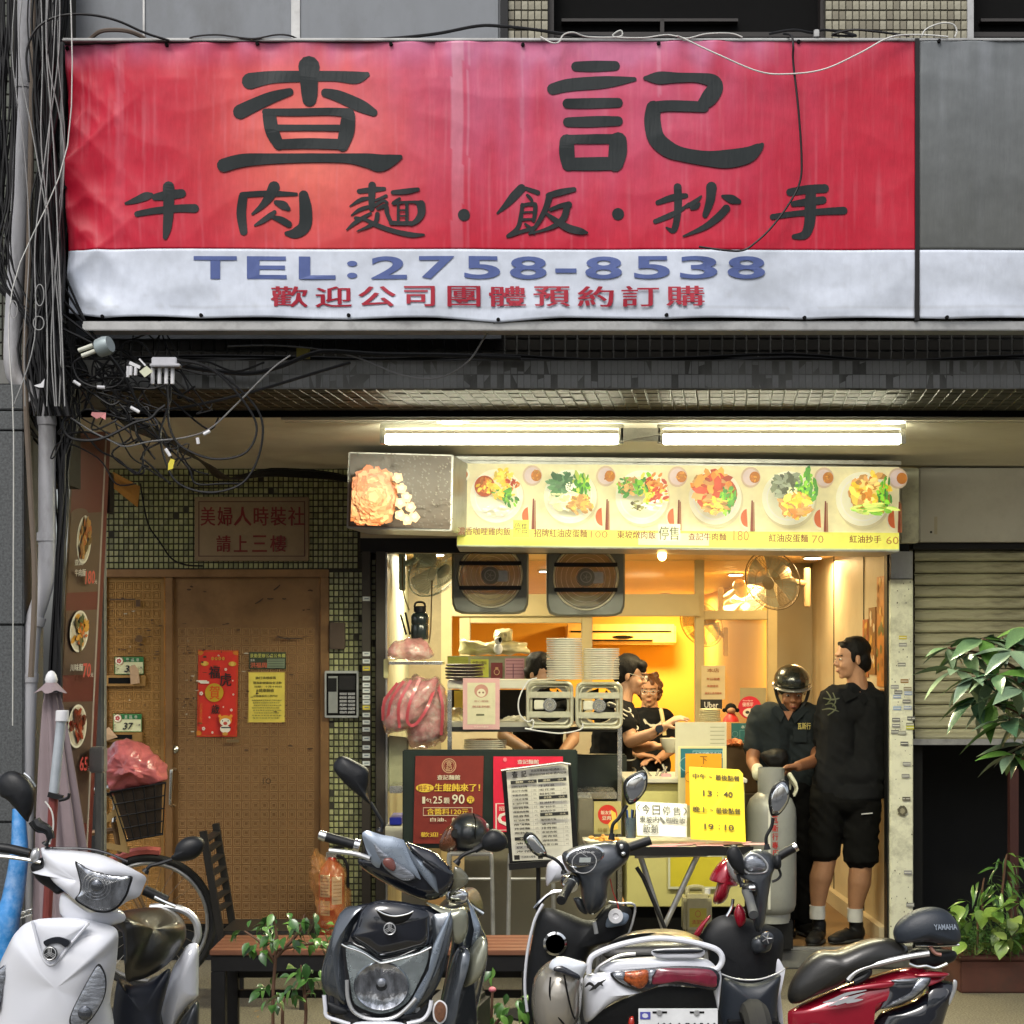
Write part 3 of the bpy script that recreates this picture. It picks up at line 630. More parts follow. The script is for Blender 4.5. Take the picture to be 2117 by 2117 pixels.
p = PxPrint(); rows(p, [
 [(1191,135,20),(1230,135,23),(1272,134,20)],[(1143,182,24),(1181,173,27),(1254,168,25),(1312,162,9)],[(1173,212,20),(1225,212,22),(1278,211,20)],[(1174,250,20),(1225,250,23),(1278,249,20)],
 [(1172,290,30),(1172,315,32),(1176,338,28)],[(1174,286,19),(1230,286,20),(1284,286,20)],[(1278,290,36),(1277,315,38),(1272,338,32)],[(1174,337,26),(1230,337,28),(1276,337,27)],
 [(1334,160,8),(1362,160,26),(1400,160,21),(1440,160,20),(1472,166,28),(1479,180,32),(1466,202,34),(1452,216,24)],[(1455,221,22),(1420,219,23),(1380,218,23),(1352,221,24)],
 [(1351,222,30),(1349,250,34),(1357,285,35),(1382,308,34),(1412,319,29),(1460,327,31),(1503,328,38),(1545,320,34),(1568,305,20),(1576,298,8)]], INK)
p.build('large_character', m_vinyl, sign)
ROW2 = [[[(258,418,6),(280,412,14),(300,405,18),(311,403,12)],[(320,407,14),(345,403,20),(375,399,18)],[(282,441,12),(320,435,14),(370,430,16),(402,430,18)],[(348,386,24),(348,430,22),(345,470,18),(341,490,10)]],
 [[(502,405,18),(498,440,20),(503,478,16)],[(500,402,12),(540,399,12),(570,399,12),(612,400,7)],[(627,402,20),(631,430,26),(629,465,26),(610,480,22),(592,481,10)],[(566,385,24),(556,405,20),(540,425,12),(521,441,5)],[(570,417,10),(585,423,18),(595,430,10)],[(567,437,8),(556,446,12),(540,457,10),(526,465,4)],[(560,447,6),(580,453,14),(596,462,14)]],
 [[(742,394,10),(770,391,12),(794,389,8)],[(769,382,16),(768,410,14),(768,430,12)],[(765,408,6),(745,412,9),(723,425,3)],[(776,413,5),(798,404,7)],[(760,427,8),(742,433,8),(726,444,3)],[(774,424,8),(792,414,6),(800,418,6)],[(766,440,6),(745,452,9),(730,462,8),(716,474,3)],[(735,450,8),(755,453,7),(775,463,10),(810,476,10),(850,485,11),(876,485,5)],[(780,442,10),(776,458,9),(760,468,7),(738,477,3)],
  [(812,397,9),(840,395,12),(864,391,8)],[(780,431,6),(797,425,10),(800,440,9),(808,458,8)],[(826,410,6),(812,420,7),(830,418,6),(855,417,6),(868,420,12)],[(870,422,18),(871,440,16),(862,455,12),(850,463,8)],[(808,460,9),(828,461,9),(850,461,9)],[(823,420,5),(823,440,6),(823,458,6)],[(841,420,7),(841,440,7),(841,458,7)],[(825,434,4),(832,434,4),(839,434,4)],[(825,446,4),(832,446,4),(839,446,4)]],
 [[(1078,388,18),(1062,405,18),(1045,424,12),(1028,440,4)],[(1086,388,8),(1098,392,9),(1112,397,10)],[(1090,402,6),(1096,408,7),(1100,414,6)],[(1080,422,8),(1077,445,9),(1070,470,9),(1050,487,8)],[(1079,424,8),(1092,421,8),(1106,421,9)],[(1107,424,9),(1106,440,9),(1103,455,7)],[(1080,438,4),(1092,437,4),(1104,437,4)],[(1079,453,6),(1092,452,5),(1104,452,5)],[(1052,486,9),(1080,477,8),(1104,470,9),(1110,466,4)],[(1086,462,5),(1096,470,7),(1104,480,8)],
  [(1134,403,12),(1160,396,14),(1187,390,10)],[(1136,404,14),(1128,430,12),(1112,460,9),(1094,483,4)],[(1138,432,8),(1160,424,10),(1176,422,14)],[(1172,428,14),(1165,450,14),(1145,466,10),(1118,476,6),(1094,482,4)],[(1130,440,6),(1150,455,12),(1175,470,16),(1200,477,14),(1214,480,5)]],
 [[(1401,386,16),(1402,420,16),(1399,455,14),(1392,476,12),(1378,470,4)],[(1360,418,10),(1390,408,14),(1418,404,10)],[(1355,457,10),(1385,445,12),(1410,432,8),(1424,420,4)],[(1471,386,22),(1468,415,18),(1458,444,12)],[(1450,405,4),(1438,416,10),(1420,426,8)],[(1446,420,5),(1440,427,10),(1430,430,8)],[(1494,405,6),(1512,411,18),(1528,416,10)],[(1502,430,16),(1485,448,16),(1455,470,12),(1413,488,4)]],
 [[(1634,396,16),(1670,390,18),(1706,388,18)],[(1641,420,12),(1672,416,16),(1702,412,16)],[(1598,447,12),(1640,441,12),(1700,436,14),(1745,434,16)],[(1677,400,22),(1676,430,24),(1674,462,22),(1664,484,18),(1642,488,10)]]]
for ch in ROW2:
    p = PxPrint(); rows(p, ch, INK); p.build('character', m_vinyl, sign)
for x, y in ((959,444),(1278,441)):
    p = PxPrint(); p.disc(x / 2117, y / 2117,12.5 / 2117,12.5 / 2117, INK, 24); p.build('printed_dot', m_vinyl, sign)
p = PxPrint(); q = 2117
for ch, a, c in zip('TEL:2758-8538', (400,510,617,717,767,866,960,1054,1148,1210,1311,1406,1504),(489,592,693,738,841,940,1034,1130,1192,1286,1385,1483,1582)):
    y0, y1 = (529,576) if ch not in ':-' else ((538,574) if ch == ':' else (554,563))
    p.text(ch, a / q, y0 / q, c / q, y1 / q, (.085,.12,.30),.02, res=5)
p.build('phone_lettering', m_vinyl, sign)
p = PxPrint()
for ch, a, c in zip('歡迎公司團體預約訂購', (560,652,741,836,926,1012,1104,1195,1286,1378),(634,726,817,898,992,1086,1178,1268,1361,1455)):
    p.text(ch, a / q, 591 / q, c / q, 633 / q, (.36,.02,.04),.028)
p.build('small_lettering', m_vinyl, sign)
# wires looping over the sign
m_wire_w = mat('white_wire', (.55,.55,.52),.5, scale=30); m_wire_k = mat('black_wire', (.008,.008,.009),.5, spec=.3, scale=30); m_wire_g = mat('grey_wire', (.16,.16,.16),.5, scale=30)
def wire(name, label, pts, r, m, cat='cable', sm=6):
    o = MB().tube([at(*q) for q in pts], r, 6, sm).build(name, m, None); return tag(o, label, cat)
wire('wire', 'thin white wire looping down across the red sign from its top edge', [(1400,74,6.66),(1412,79,6.67),(1485,113,6.66),(1569,148,6.66),(1631,153,6.66),(1704,143,6.66),(1777,110,6.66),(1840,77,6.67),(1900,72,6.7),(1960,76,6.7)],.0032, m_wire_w)
wire('cable', 'grey-black cable hanging down over the last character of the sign', [(1620,70,6.72),(1636,74,6.68),(1640,95,6.66),(1640,130,6.67),(1650,220,6.66),(1657,320,6.66),(1654,375,6.66),(1632,420,6.66),(1595,470,6.66),(1560,503,6.66),(1534,518,6.66),(1495,517,6.66),(1445,510,6.67)],.0042, m_wire_k)
wire('wire', 'tangled white wire lying on the top edge of the sign above the middle', [(1118,76,6.7),(1140,88,6.66),(1155,87,6.67),(1165,72,6.68),(1185,67,6.68),(1215,76,6.7),(1280,76,6.7),(1285,64,6.7),(1275,66,6.7),(1270,76,6.7),(1330,78,6.7),(1380,72,6.7),(1420,79,6.7),(1460,70,6.7),(1510,69,6.7),(1535,77,6.7)],.0028, m_wire_w)
wire('wire', 'small white wire loop standing above the grey end of the sign', [(1905,76,6.72),(1915,60,6.72),(1945,48,6.72),(1970,50,6.72),(1978,64,6.72),(1974,76,6.72)],.003, m_wire_w)
wire('cable', 'thick black cable bowed over the top of the sign beside the cream tile pier', [(560,84,6.8),(700,82,6.8),(800,80,6.78),(900,70,6.78),(985,54,6.78),(1035,54,6.78),(1110,62,6.78),(1180,72,6.8),(1300,80,6.85)],.006, m_wire_k)
wire('cable', 'black cable arching from the cable bundle onto the top edge of the sign', [(60,170,6.6),(55,110,6.6),(75,60,6.6),(120,34,6.62),(180,30,6.64),(240,42,6.66),(300,68,6.68),(350,84,6.7)],.0048, m_wire_k)
wire('cable', 'brown thick cable bent over the top left corner of the sign', [(185,82,6.72),(205,66,6.7),(230,62,6.7),(262,64,6.7),(290,74,6.72),(305,86,6.74)],.008, mat('brown_sheath', (.12,.09,.07),.6))
wire('cable', 'thin black cable waving along the sign top above the first large character', [(390,84,6.72),(400,76,6.7),(450,72,6.7),(520,80,6.7),(570,72,6.7),(600,74,6.7),(625,86,6.74)],.0034, m_wire_k)
o = MB().tube([at(1590,70,6.72), at(1640,62,6.7), at(1680,68,6.72), at(1700,62,6.72), at(1740,66,6.74), at(1770,74,6.72), at(1720,72,6.7), at(1760,62,6.7), at(1800,64,6.7), at(1880,74,6.72)],.0048,6,5)
o = o.build('cable', m_wire_k, None); tag(o, 'knotted black cable on the sign top left of the grey pier', 'cable')
o = MB().bpx(1683,60,1694,76,6.7,.03).build('splitter_box', m_alu, None, bev=.003); tag(o, 'tiny metal cable splitter on top of the sign near its right end', 'cable splitter')
wire('wire', 'grey wire sagging from the sign bottom to the left over the beam', [(1022,668,6.72),(1000,700,6.8),(970,745,6.85),(925,775,6.9),(880,783,6.9),(820,772,6.9),(740,740,6.95),(660,722,7.0),(560,714,7.0),(470,716,7.0)],.0036, m_wire_g)
# ================================================================== LEFT EDGE: pipe, cables, splitters
m_pvc = mat('grey_pvc', (.40,.40,.42),.45, var=.1, scale=6, dirt=(.13,.115,.10), dirt_amt=.75, dirt_scale=4, stretch=(1,1,.4))
pipe = thing('drain_pipe', 'pale grey plastic drain pipe bending down the left edge beside the cables', 'pipe', at(50,1990,6.9))
PP = [at(*q) for q in [(56,-80,6.95),(50,200,6.95),(40,450,6.95),(27,680,6.95),(28,765,6.95),(50,800,6.95),(88,838,6.95),(97,870,6.95),(97,1000,6.95),(96,1180,6.95),(84,1240,6.95),(66,1310,6.95),(56,1500,6.95),(52,1700,6.95),(50,1990,6.95)]]
MB().tube(PP, .0335,16,5).build('tube', m_pvc, pipe)
for (x, y, dx, dy) in ((50,175,0,1),(96,1110,0,1),(97,870,.1,1),(74,1283,-.3,1),(60,1402,-.1,1),(57,830,.8,.5)):
    p0 = at(x, y, 6.95); t = V((dx, 0,-dy)).normalized(); MB().cyl(p0 - t * .018, p0 + t * .018,.037, n=18).build('collar', m_pvc, pipe, bev=.002)
o = MB().tube([at(*q) for q in [(70,-60,6.85),(66,200,6.85),(60,500,6.85),(52,760,6.85),(62,1000,6.86),(72,1200,6.86),(64,1400,6.86)]],.011,10,5).build('conduit', mat('rusty_conduit', (.13,.10,.075),.7), None); tag(o, 'thin brown conduit strapped to the grey drain pipe', 'conduit')
rnd = random.Random(11); cb = MB()
for i in range(150):
    x0 = rnd.uniform(66,138) if rnd.random() < .8 else rnd.uniform(-15,34); top = rnd.uniform(72,128) if x0 > 40 else x0 + 10; mid = rnd.gauss(102,13) if x0 > 40 else x0 - 2; low = rnd.gauss(100,20); d = rnd.uniform(6.62,7.1)
    P = [(x0,-120),(x0 * .6 + top * .4 + rnd.gauss(0,8),40),(top + rnd.gauss(0,7),200),(mid + rnd.gauss(0,7),400),(mid + rnd.gauss(0,9),560),(low + rnd.gauss(0,12),720),(low + rnd.gauss(10,20),860)]
    if rnd.random() < .5: P += [(128 + rnd.gauss(0,5),980),(125 + rnd.gauss(0,4),1180),(112 + rnd.gauss(0,5),1500),(95,1850)]; d = max(d, 6.98)
    cb.tube([at(x, y, d + rnd.uniform(-.02,.02)) for x, y in P], rnd.choice([.003,.004,.005,.0065]),5,5)
tag(cb.build('cable_bundle', m_wire_k, None), 'dense bundle of black cables running down the left edge of the building', 'cables', kind='stuff')
cb = MB()
for i in range(9):
    x0 = rnd.uniform(40,135); x1 = rnd.gauss(100,25); d = rnd.uniform(6.58,6.66)
    P = [(x0,-120),(x0 + rnd.gauss(0,14),100),(.5 * x0 + .5 * x1 + rnd.gauss(0,12),300),(x1,500),(x1 + rnd.gauss(0,15),700),(x1 + rnd.gauss(0,12),840)]
    cb.tube([at(x, y, d) for x, y in P], rnd.choice([.0018,.0026]),5,5)
for (x, y, w_, h) in ((82,610,9,22),(80,668,11,14),(28,640,8,18)):
    cb.tube([at(x + w_ * cos(a / 8 * pi), y + h * sin(a / 8 * pi),6.58) for a in range(17)],.002,5,3)
tag(cb.build('wire_tangle', mat('light_wire', (.28,.28,.275),.5), None), 'tangle of thin pale wires hanging in front of the black cable bundle', 'wires', kind='stuff')
cb = MB()
for k in range(42):
    a = rnd.uniform(0,2 * pi); x0, y0 = rnd.uniform(120,250), rnd.uniform(700,880); P = [(x0, y0)]
    for j in range(6): x0 += rnd.gauss(26,30); y0 += rnd.gauss(12,28); P.append((x0, y0))
    cb.tube([at(x, min(y, 1000),6.85 + .03 * rnd.random()) for x, y in P], rnd.choice([.003,.004]),5,5)
for k in range(16):
    s_ = rnd.gauss(0,7); cb.tube([at(130 + s_, 690 + s_ * 2,6.9), at(240,850 + s_, 7.2), at(330,900 + s_, 7.6), at(420 + s_, 955 + s_ * .5,8.4), at(470 + s_, 990,9.2), at(560,975 + s_ * .7,9.6), at(700,985 + s_ * .6,9.9), at(745,1010,9.95)],.0045,5,5)
for k in range(5): cb.tube([at(130,560 + 30 * k, 6.7), at(190 + 10 * k, 690 + 12 * k, 6.75), at(260 + 8 * k, 770 + 20 * k, 6.8)],.005,5,5)
tag(cb.build('cable_tangle', m_wire_k, None), 'messy knot of black cables under the left corner of the sign', 'cables', kind='stuff')
Z = 4.83
def zz(pts, d): return [(x / Z, 600 + y / Z, d) for x, y in pts]
wire('cable', 'long black cable loop reaching down to the yellow tag', zz([(1500,700),(1850,700),(2100,780),(2350,950),(2600,1250),(2600,1600),(2450,1900),(2200,2010),(1950,2000),(1750,1900),(1650,1700),(1600,1450),(1650,1250),(1700,1100),(1700,950)],6.78),.0045, m_wire_k)
wire('cable', 'second black cable loop hanging from the four-way splitter', zz([(1760,700),(2050,760),(2300,950),(2540,1280),(2540,1500),(2400,1650),(2100,1680),(1800,1550),(1690,1350),(1680,1100),(1670,950)],6.74),.0045, m_wire_k)
wire('cable', 'round black cable coil under the grey amplifier can', zz([(830,660),(740,720),(740,800),(800,900),(950,965),(1150,960),(1250,850),(1280,700)],6.7),.004, m_wire_k)
wire('cable', 'large lower curl of black cable ending near the red board top', zz([(720,1250),(640,1300),(640,1400),(720,1480),(900,1500),(1050,1470),(1200,1400),(1350,1320),(1500,1280),(1580,1200),(1650,1150)],6.72),.006, m_wire_k)
wire('cable', 'black cable crossing diagonally toward the ceiling from the coils', zz([(1050,1250),(1500,1210),(1900,1160),(2500,1020),(3100,840),(3500,720)],6.9),.006, m_wire_k)
wire('cable', 'heavy black cable curving right from the four-way splitter along the beam', zz([(1800,750),(2100,800),(2500,830),(2800,760),(3100,640),(3300,610),(3800,640),(4500,650),(5200,680)],6.95),.009, m_wire_k)
wire('wire', 'thin pale wire swinging under the cable loops', zz([(700,1270),(900,1400),(1080,1490),(1250,1560),(1500,1510),(1850,1470),(2100,1380),(2350,1150),(2700,800),(2900,650)],6.76),.003, m_wire_g)
wire('cable', 'black cable dropping from the tangle along the tiled wall to the door frame', [(290,1000,9.9),(305,1080,10.0),(330,1120,10.0),(355,1155,10.0),(385,1168,10.0),(420,1170,10.0)],.005, m_wire_k)
sp = thing('cable_splitter', 'silver four-way cable splitter with white plugs hanging under the sign corner', 'cable splitter', at(335,795,6.72))
b = MB(); b.boxx(at(313,738,6.72), at(365,756,6.72) + V((0,.04,0))); b.boxx(at(309,751,6.7), at(372,757,6.7) + V((0,.05,0))); b.build('housing', mat('silver_box', (.5,.5,.53),.35,.6), sp, bev=.003)
for x in (316,330,344,357): MB().cyl(at(x, 760,6.73), at(x - .5,794,6.73),.0075, n=10).build('plug', mat('white_plastic', (.66,.66,.68),.45), sp, bev=.001)
sp = thing('cable_splitter', 'white two-plug cable splitter with a pale square tag left of the silver one', 'cable splitter', at(285,780,6.7))
MB().bar(at(268,750,6.7), at(290,760,6.7),.012).build('housing', MATS['white_plastic'], sp)
for x in (271,281,265): MB().cyl(at(x, 757,6.7), at(x - 1,776 - (x == 265) * -4,6.7),.0065, n=10).build('plug', MATS['white_plastic'], sp)
MB().slab([at(288,768,6.69), at(303,756,6.69), at(316,768,6.69), at(299,780,6.69)],.003).build('tag', mat('pale_tag', (.6,.62,.45),.6), sp)
MB().bar(at(288,742,6.69), at(301,756,6.69),.006).build('clip', MATS['white_plastic'], sp)
am = thing('amplifier', 'grey round cable amplifier can with two white plugs in the cable tangle', 'amplifier', at(205,735,6.66))
MB().lathe([(.02,0),(.034,.01),(.036,.04),(.03,.06)], at(200,722,6.62),(.85,-.3,.25),16).build('housing', mat('grey_cast_metal', (.28,.33,.34),.45,.3), am)
for y0, y1 in ((725,714),(736,725)): MB().cyl(at(162 + (y0 == 736) * 7, y0,6.62), at(192 + (y0 == 736) * 6, y1,6.62),.0085, n=10).build('plug', mat('yellowed_plastic', (.55,.56,.48),.5), am, bev=.001)
for i, (a, c, lab) in enumerate([((342,928),(352,943), 'white cable marker right above the yellow tag'),((408,905),(410,918), 'white upright cable marker on the large loop'),((421,898),(434,891), 'white slanted cable marker at the right end of the loops'),((270,842),(288,852), 'white cable marker in the middle of the lower curls'),((201,800),(217,801), 'white and red cable marker under the coil'),((152,788),(166,797), 'white cable marker left of the coil')]):
    o = MB().cyl(at(*a, 6.7), at(*c, 6.7),.0065, n=8).build('cable_marker', MATS['white_plastic'], None); tag(o, lab, 'cable marker', 'white markers clipped on the cables')
o = MB().slab([at(353,948,6.7), at(361,951,6.7), at(357,969,6.7), at(347,972,6.7), at(348,958,6.7)],.004).build('cable_tag', mat('yellow_tag', (.65,.55,.04),.5), None); tag(o, 'small yellow tag hanging from the lowest cable loop', 'tag')
o = MB().slab([at(190,852,6.7), at(219,853,6.7), at(218,868,6.68), at(208,862,6.7), at(200,866,6.7), at(188,858,6.7)],.004).build('torn_tape', mat('pinkish_tape', (.5,.2,.2),.5), None); tag(o, 'torn white and red tape on the cables above the brown menu board', 'tape')
o = MB().slab([at(70,797,6.6), at(84,793,6.6), at(92,783,6.6), at(90,801,6.6), at(80,801,6.6)],.004).build('torn_tape', MATS['white_plastic'], None); tag(o, 'scrap of white tape on the pipe elbow', 'tape')
o = MB().bpx(613,719,640,741,7.02,.02).build('cable_tag', mat('ochre_tag', (.3,.25,.04),.5), None); tag(o, 'dull yellow tag tied to the cables along the beam', 'tag')
o = MB().tube([at(143,-100,6.6), at(140,300,6.6), at(25,600,6.6), at(28,900,6.6), at(26,1500,6.7)],.0025,5,5).build('string', m_wire_w, None); tag(o, 'thin white string running down in front of the granite pilaster', 'string')
# ---- vertical brown menu board
vb = thing('menu_board', 'tall narrow dark red menu board with oval dish photos at the left of the door', 'menu board', at(150,1760,7.6))
TL, TR, BR, BL = at(150,895,7.55), at(221,890,7.85), at(180,1765,7.85), at(106,1765,7.55)
b = MB(); b.slab([TL, TR, BR, BL],.05,(.15,1,0)); b.build('board', mat('dark_red_board', (.10,.016,.013),.45, var=.12, scale=3), vb, bev=.004)
p = Print(TL, TR, BR, BL)
def vuv(x, y):
    v = (y - 895) / 868; xl = 150 - 44 * v; xr = 221 - 41 * v; return (x - xl) / (xr - xl), v
p.rect(0,0,.05,1,(.02,.012,.01)); p.rect(.95,0,1,1,(.3,.27,.25))
for y0, y1 in ((1062,1225),(1262,1395),(1450,1700)): p.rect(.06, vuv(0, y0)[1],.94, vuv(0, y1)[1],(.085,.055,.042))
p.disc(.3, vuv(0,1062)[1],.24,.012,(.085,.055,.042))
for i, (x, y, rx, ry, cols) in enumerate([(172,1117,15,50,[(.25,.1,.03),(.4,.2,.05),(.12,.07,.02),(.35,.1,.02)]),(158,1305,19,43,[(.6,.3,.04),(.5,.12,.02),(.06,.1,.03),(.1,.08,.03)]),(150,1500,19,45,[(.2,.02,.01),(.3,.05,.02),(.1,.02,.01)])]):
    u, v = vuv(x, y); p.disc(u, v, rx / 72, ry / 868,(.70,.68,.58),28); p.disc(u, v, rx * .88 / 72, ry * .9 / 868,(.5,.46,.36),28); food(p, u, v, rx * .72 / 72, ry * .78 / 868, cols, 40, i)
for s_, x0, y0, x1, y1, c in [('查記', 141,1155,158,1168,(.6,.6,.55)),('牛肉麵', 141,1176,162,1191,(.6,.6,.55)),('180', 163,1180,181,1208,(.50,.07,.06)),('元', 181,1200,186,1208,(.6,.6,.55)),('川味麵', 131,1371,156,1386,(.6,.6,.55)),('70', 157,1370,172,1400,(.50,.07,.06)),('65', 150,1562,166,1592,(.50,.07,.06)),('元', 166,1583,171,1592,(.6,.6,.55)),('元', 172,1391,177,1399,(.6,.6,.55))]:
    a, v0 = vuv(x0, y0); c1, v1 = vuv(x1, y1); p.text(s_, a, v0, c1, v1, c, .02)
p.build('menu_print', print_mat('satin_print', .35), vb)
# ================================================================== METAL DOOR AND WHAT HANGS ON IT
DD = 10.12
m_bronze = mat('bronze_door_metal', (.30,.165,.07),.36,.55, var=.12, scale=2.5, dirt=(.14,.075,.03), dirt_amt=.75, dirt_scale=2)
m_bronze2 = mat('bronze_relief', (.58,.38,.20),.4,.35, var=.15, scale=4)
m_bronze_lit = mat('bronze_side_lit', (.42,.235,.075),.38,.55, var=.12, scale=2.5, dirt=(.16,.08,.02), dirt_amt=.5, dirt_scale=4)  # warmer, paler copy of the door bronze; brighter light is in the colour
door = thing('metal_door', 'embossed bronze metal door with posters, scratches and a pull handle', 'door', at(440,1912, DD))
b = MB(); b.bpx(213,1177,680,1193, DD - .05,.12); b.bpx(662,1193.5,680,1914, DD - .05,.12); b.bpx(341,1193.5,357,1914, DD - .04,.08); b.bpx(205,1193.5,219,1914, DD - .03,.08)
b.build('frame', m_bronze, door, bev=.004)
MB().bpx(358,1194,661,1912, DD, .04).build('leaf', m_bronze, door)
MB().bpx(220,1194,340,1912, DD + .005,.04).build('side_panel', m_bronze_lit, door)
MB().bpx(200,1914,690,1926, DD - .08,.2).build('threshold', m_dark, door)
mpd = mpp(DD); pt = 18.9 * mpd
def ring_relief(name, x0, y0, nx, ny, dd, m):
    rb = MB()
    for j in range(ny):
        for i in range(nx):
            c = at(x0 + 18.9 * i, y0 + 18.9 * j, dd)
            for a, b_ in ((.42,.34),(.24,.18)):
                vs = []
                for k, yy in ((a, 0),((a + b_) / 2,-.004),(b_, 0)):
                    for sx, sz in ((-1,-1),(1,-1),(1,1),(-1,1)): vs.append(c + V((sx * k * pt, yy - .0002, sz * k * pt)))
                rb.add(vs, [(q * 4 + w_, q * 4 + (w_ + 1) % 4, q * 4 + 4 + (w_ + 1) % 4, q * 4 + 4 + w_) for q in range(2) for w_ in range(4)])
    o = rb.build(name, m, door, merge=False, smooth=False); o['kind'] = 'stuff'
ring_relief('relief', 377,1306,15,32, DD, m_bronze2); ring_relief('relief', 229,1212,6,37, DD + .005, mat('bronze_side_relief', (.52,.31,.12),.42,.5))
p = Print(*pq(205,1190,680,1912, DD), lift=.003); rnd = random.Random(5)
def dq(x, y): return (x - 205) / 475,(y - 1190) / 722
for i in range(130):
    x = rnd.choice([rnd.uniform(222,335), rnd.gauss(395,18), rnd.uniform(365,655)]); y = rnd.gauss(1420,90) if x > 340 else rnd.gauss(1330,70)
    if not (222 < x < 336 or 362 < x < 655) or not 1200 < y < 1800: continue
    u, v = dq(x, y); p.disc(u, v, rnd.uniform(.002,.012), rnd.uniform(.001,.003),(.07,.03,.01) if rnd.random() < .85 else (.55,.5,.4),7, rag=.5)
for x0, y0, x1, y1 in [(530,1248,545,1238),(568,1220,580,1210),(555,1238,566,1238),(586,1238,592,1238),(572,1318,626,1320),(575,1315,600,1322)]:
    u, v = dq(x0, y0); u2, v2 = dq(x1, y1); p.stroke([(u, v, 2.5),((u + u2) / 2,(v + v2) / 2 + .001,3),(u2, v2,2)],1 / 475,(.06,.03,.015),722 / 475)
u, v = dq(290,1321); p.disc(u, v, .018,.011,(.12,.06,.02),12, rag=.2); u, v = dq(470,1528)
p.rect(u, v, u + .055, v + .009,(.16,.1,.04)); u, v = dq(283,1240); p.rect(u, v, u + .02, v + .02,(.10,.05,.02)); u, v = dq(230,1238); p.rect(u, v, u + .11, v + .004,(.08,.04,.02))
p.text('1O', *dq(545,1608), *dq(562,1620),(.06,.03,.01)); p.build('scratch_marks', print_mat('matte_print'), door)
# hardware
h = MB(); h.tube([at(362,1590, DD), at(355,1592, DD - .05), at(354,1600, DD - .06), at(352,1655, DD - .06), at(353,1664, DD - .05), at(361,1666, DD)],.009,10,4)
h.build('handle', m_steel, door)
MB().lathe([(.024,0),(.022,.012),(.012,.018),(.004,.024)], at(361,1549, DD - .001),(0,-1,0),20).build('lock', m_steel, door)
for x0, y0, x1, y1, n_ in ((212,1396,301,1419, 's'),(208,1514,295,1534, 's')):
    s_ = MB().bpx(x0, y0, x1, y1, DD - .03,.03).build('mail_slot', m_bronze_lit, door, bev=.003)
    MB().bpx(x0 + 12, y0 + 5, x1 - 22, y1 - 6, DD - .033,.004).build('opening', m_dark, s_)
def plate(x0, y0, x1, y1, num, label):
    t = thing('house_number_plate', label, 'house number plate', at((x0 + x1) / 2, y1, DD)); MB().bpx(x0, y0, x1, y1, DD - .02,.008).build('plate', mat('cream_enamel', (.68,.68,.42),.35), t, bev=.004)
    p = Print(*pq(x0, y0, x1, y1, DD - .02)); p.frame(.02,.03,.98,.97,.015,.025,(.12,.28,.08)); p.rect(.28,.05,.97,.3,(.02,.16,.05))
    for k in range(3): p.text('里區巷'[k],.4 + .17 * k, .09,.5 + .17 * k, .27,(.6,.65,.5))
    p.disc(.17,.25,.14,.22,(.35,.04,.03),20); p.disc(.17,.25,.125,.2,(.8,.78,.6),20)
    for k in range(5): a = k * 2 * pi / 5; p.disc(.17 + .05 * cos(a),.25 + .08 * sin(a),.035,.055,(.5,.06,.08),8)
    p.text(num, .34,.48,.66,.86,(.02,.02,.02),.02, shear=.15); p.text('二樓', .8,.55,.94,.66,(.15,.15,.12)); p.text('巷', .05,.55,.11,.66,(.15,.15,.12)); p.text('弄', .05,.7,.11,.82,(.15,.15,.12))
    p.build('number_print', print_mat('satin_print'), t); return t
plate(236,1357,298,1395, '35', 'upper green and cream house number plate with a brown paper scrap hanging over it'); plate(233,1475,294,1514, '37', 'lower green and cream house number plate reading 37')
o = MB().slab([at(268,1378, DD - .05), at(278,1374, DD - .05), at(286,1384, DD - .05), at(289,1412, DD - .05), at(270,1415, DD - .05)],.003).build('paper_scrap', mat('brown_paper', (.5,.33,.2),.7), None); tag(o, 'crumpled brown paper sticking out of the upper mail slot', 'paper')
o = MB().slab([at(208,1512, DD - .06), at(225,1503, DD - .05), at(243,1524, DD - .05), at(212,1534, DD - .05)],.003).build('paper_scrap', MATS['brown_paper'], None); tag(o, 'brown folded paper stuck in the lower mail slot', 'paper')
# red new-year poster
t = thing('poster', 'red lunar new year poster with a cartoon tiger taped to the bronze door', 'poster', at(450,1523, DD)); q = pq(408,1344,492,1523, DD - .006)
q = (at(410,1344, DD - .006), at(493,1345, DD - .006), at(490,1523, DD - .012), at(407,1523, DD - .012))
MB().slab(q, .0015).build('sheet', mat('red_paper', (.62,.025,.012),.5), t)
p = Print(*q); G = (.62,.36,.04); W_ = (.8,.7,.6)
p.frame(.02,.01,.98,.99,.012,.006,(.5,.12,.01))
for u, v in ((.06,.03),(.94,.03),(.05,.96)): p.disc(u, v, .07,.03,(.6,.2,.02),8, rag=.2)
for k in range(4): p.disc(.36 + .09 * k, .095,.035,.02, G, 10); p.text('恭賀新年'[k],.34 + .09 * k, .083,.38 + .09 * k, .107,(.6,.03,.01))
for u in (.17,.86): p.disc(u, .155,.1,.028, G, 16); p.disc(u, .155,.045,.026,(.75,.5,.1),12)
p.text('福', .28,.185,.55,.325,(.03,.02,.02),.03); p.text('虎', .56,.26,.84,.415,(.03,.02,.02),.03)
p.disc(.42,.49,.23,.107,(.52,.33,.02),28); p.text('賀', .3,.41,.56,.57,(.62,.06,.01),.02); p.text('歲', .36,.625,.56,.735,(.03,.025,.02),.03)
for k in range(3): p.stroke([(-.02 + .05 * k, .355 + .012 * k, 2.2),(.16,.355 + .012 * k, 2.6),(.28 - .05 * (k == 0),.355 + .012 * k, 2)],.012,(.8,.75,.65),2.1)
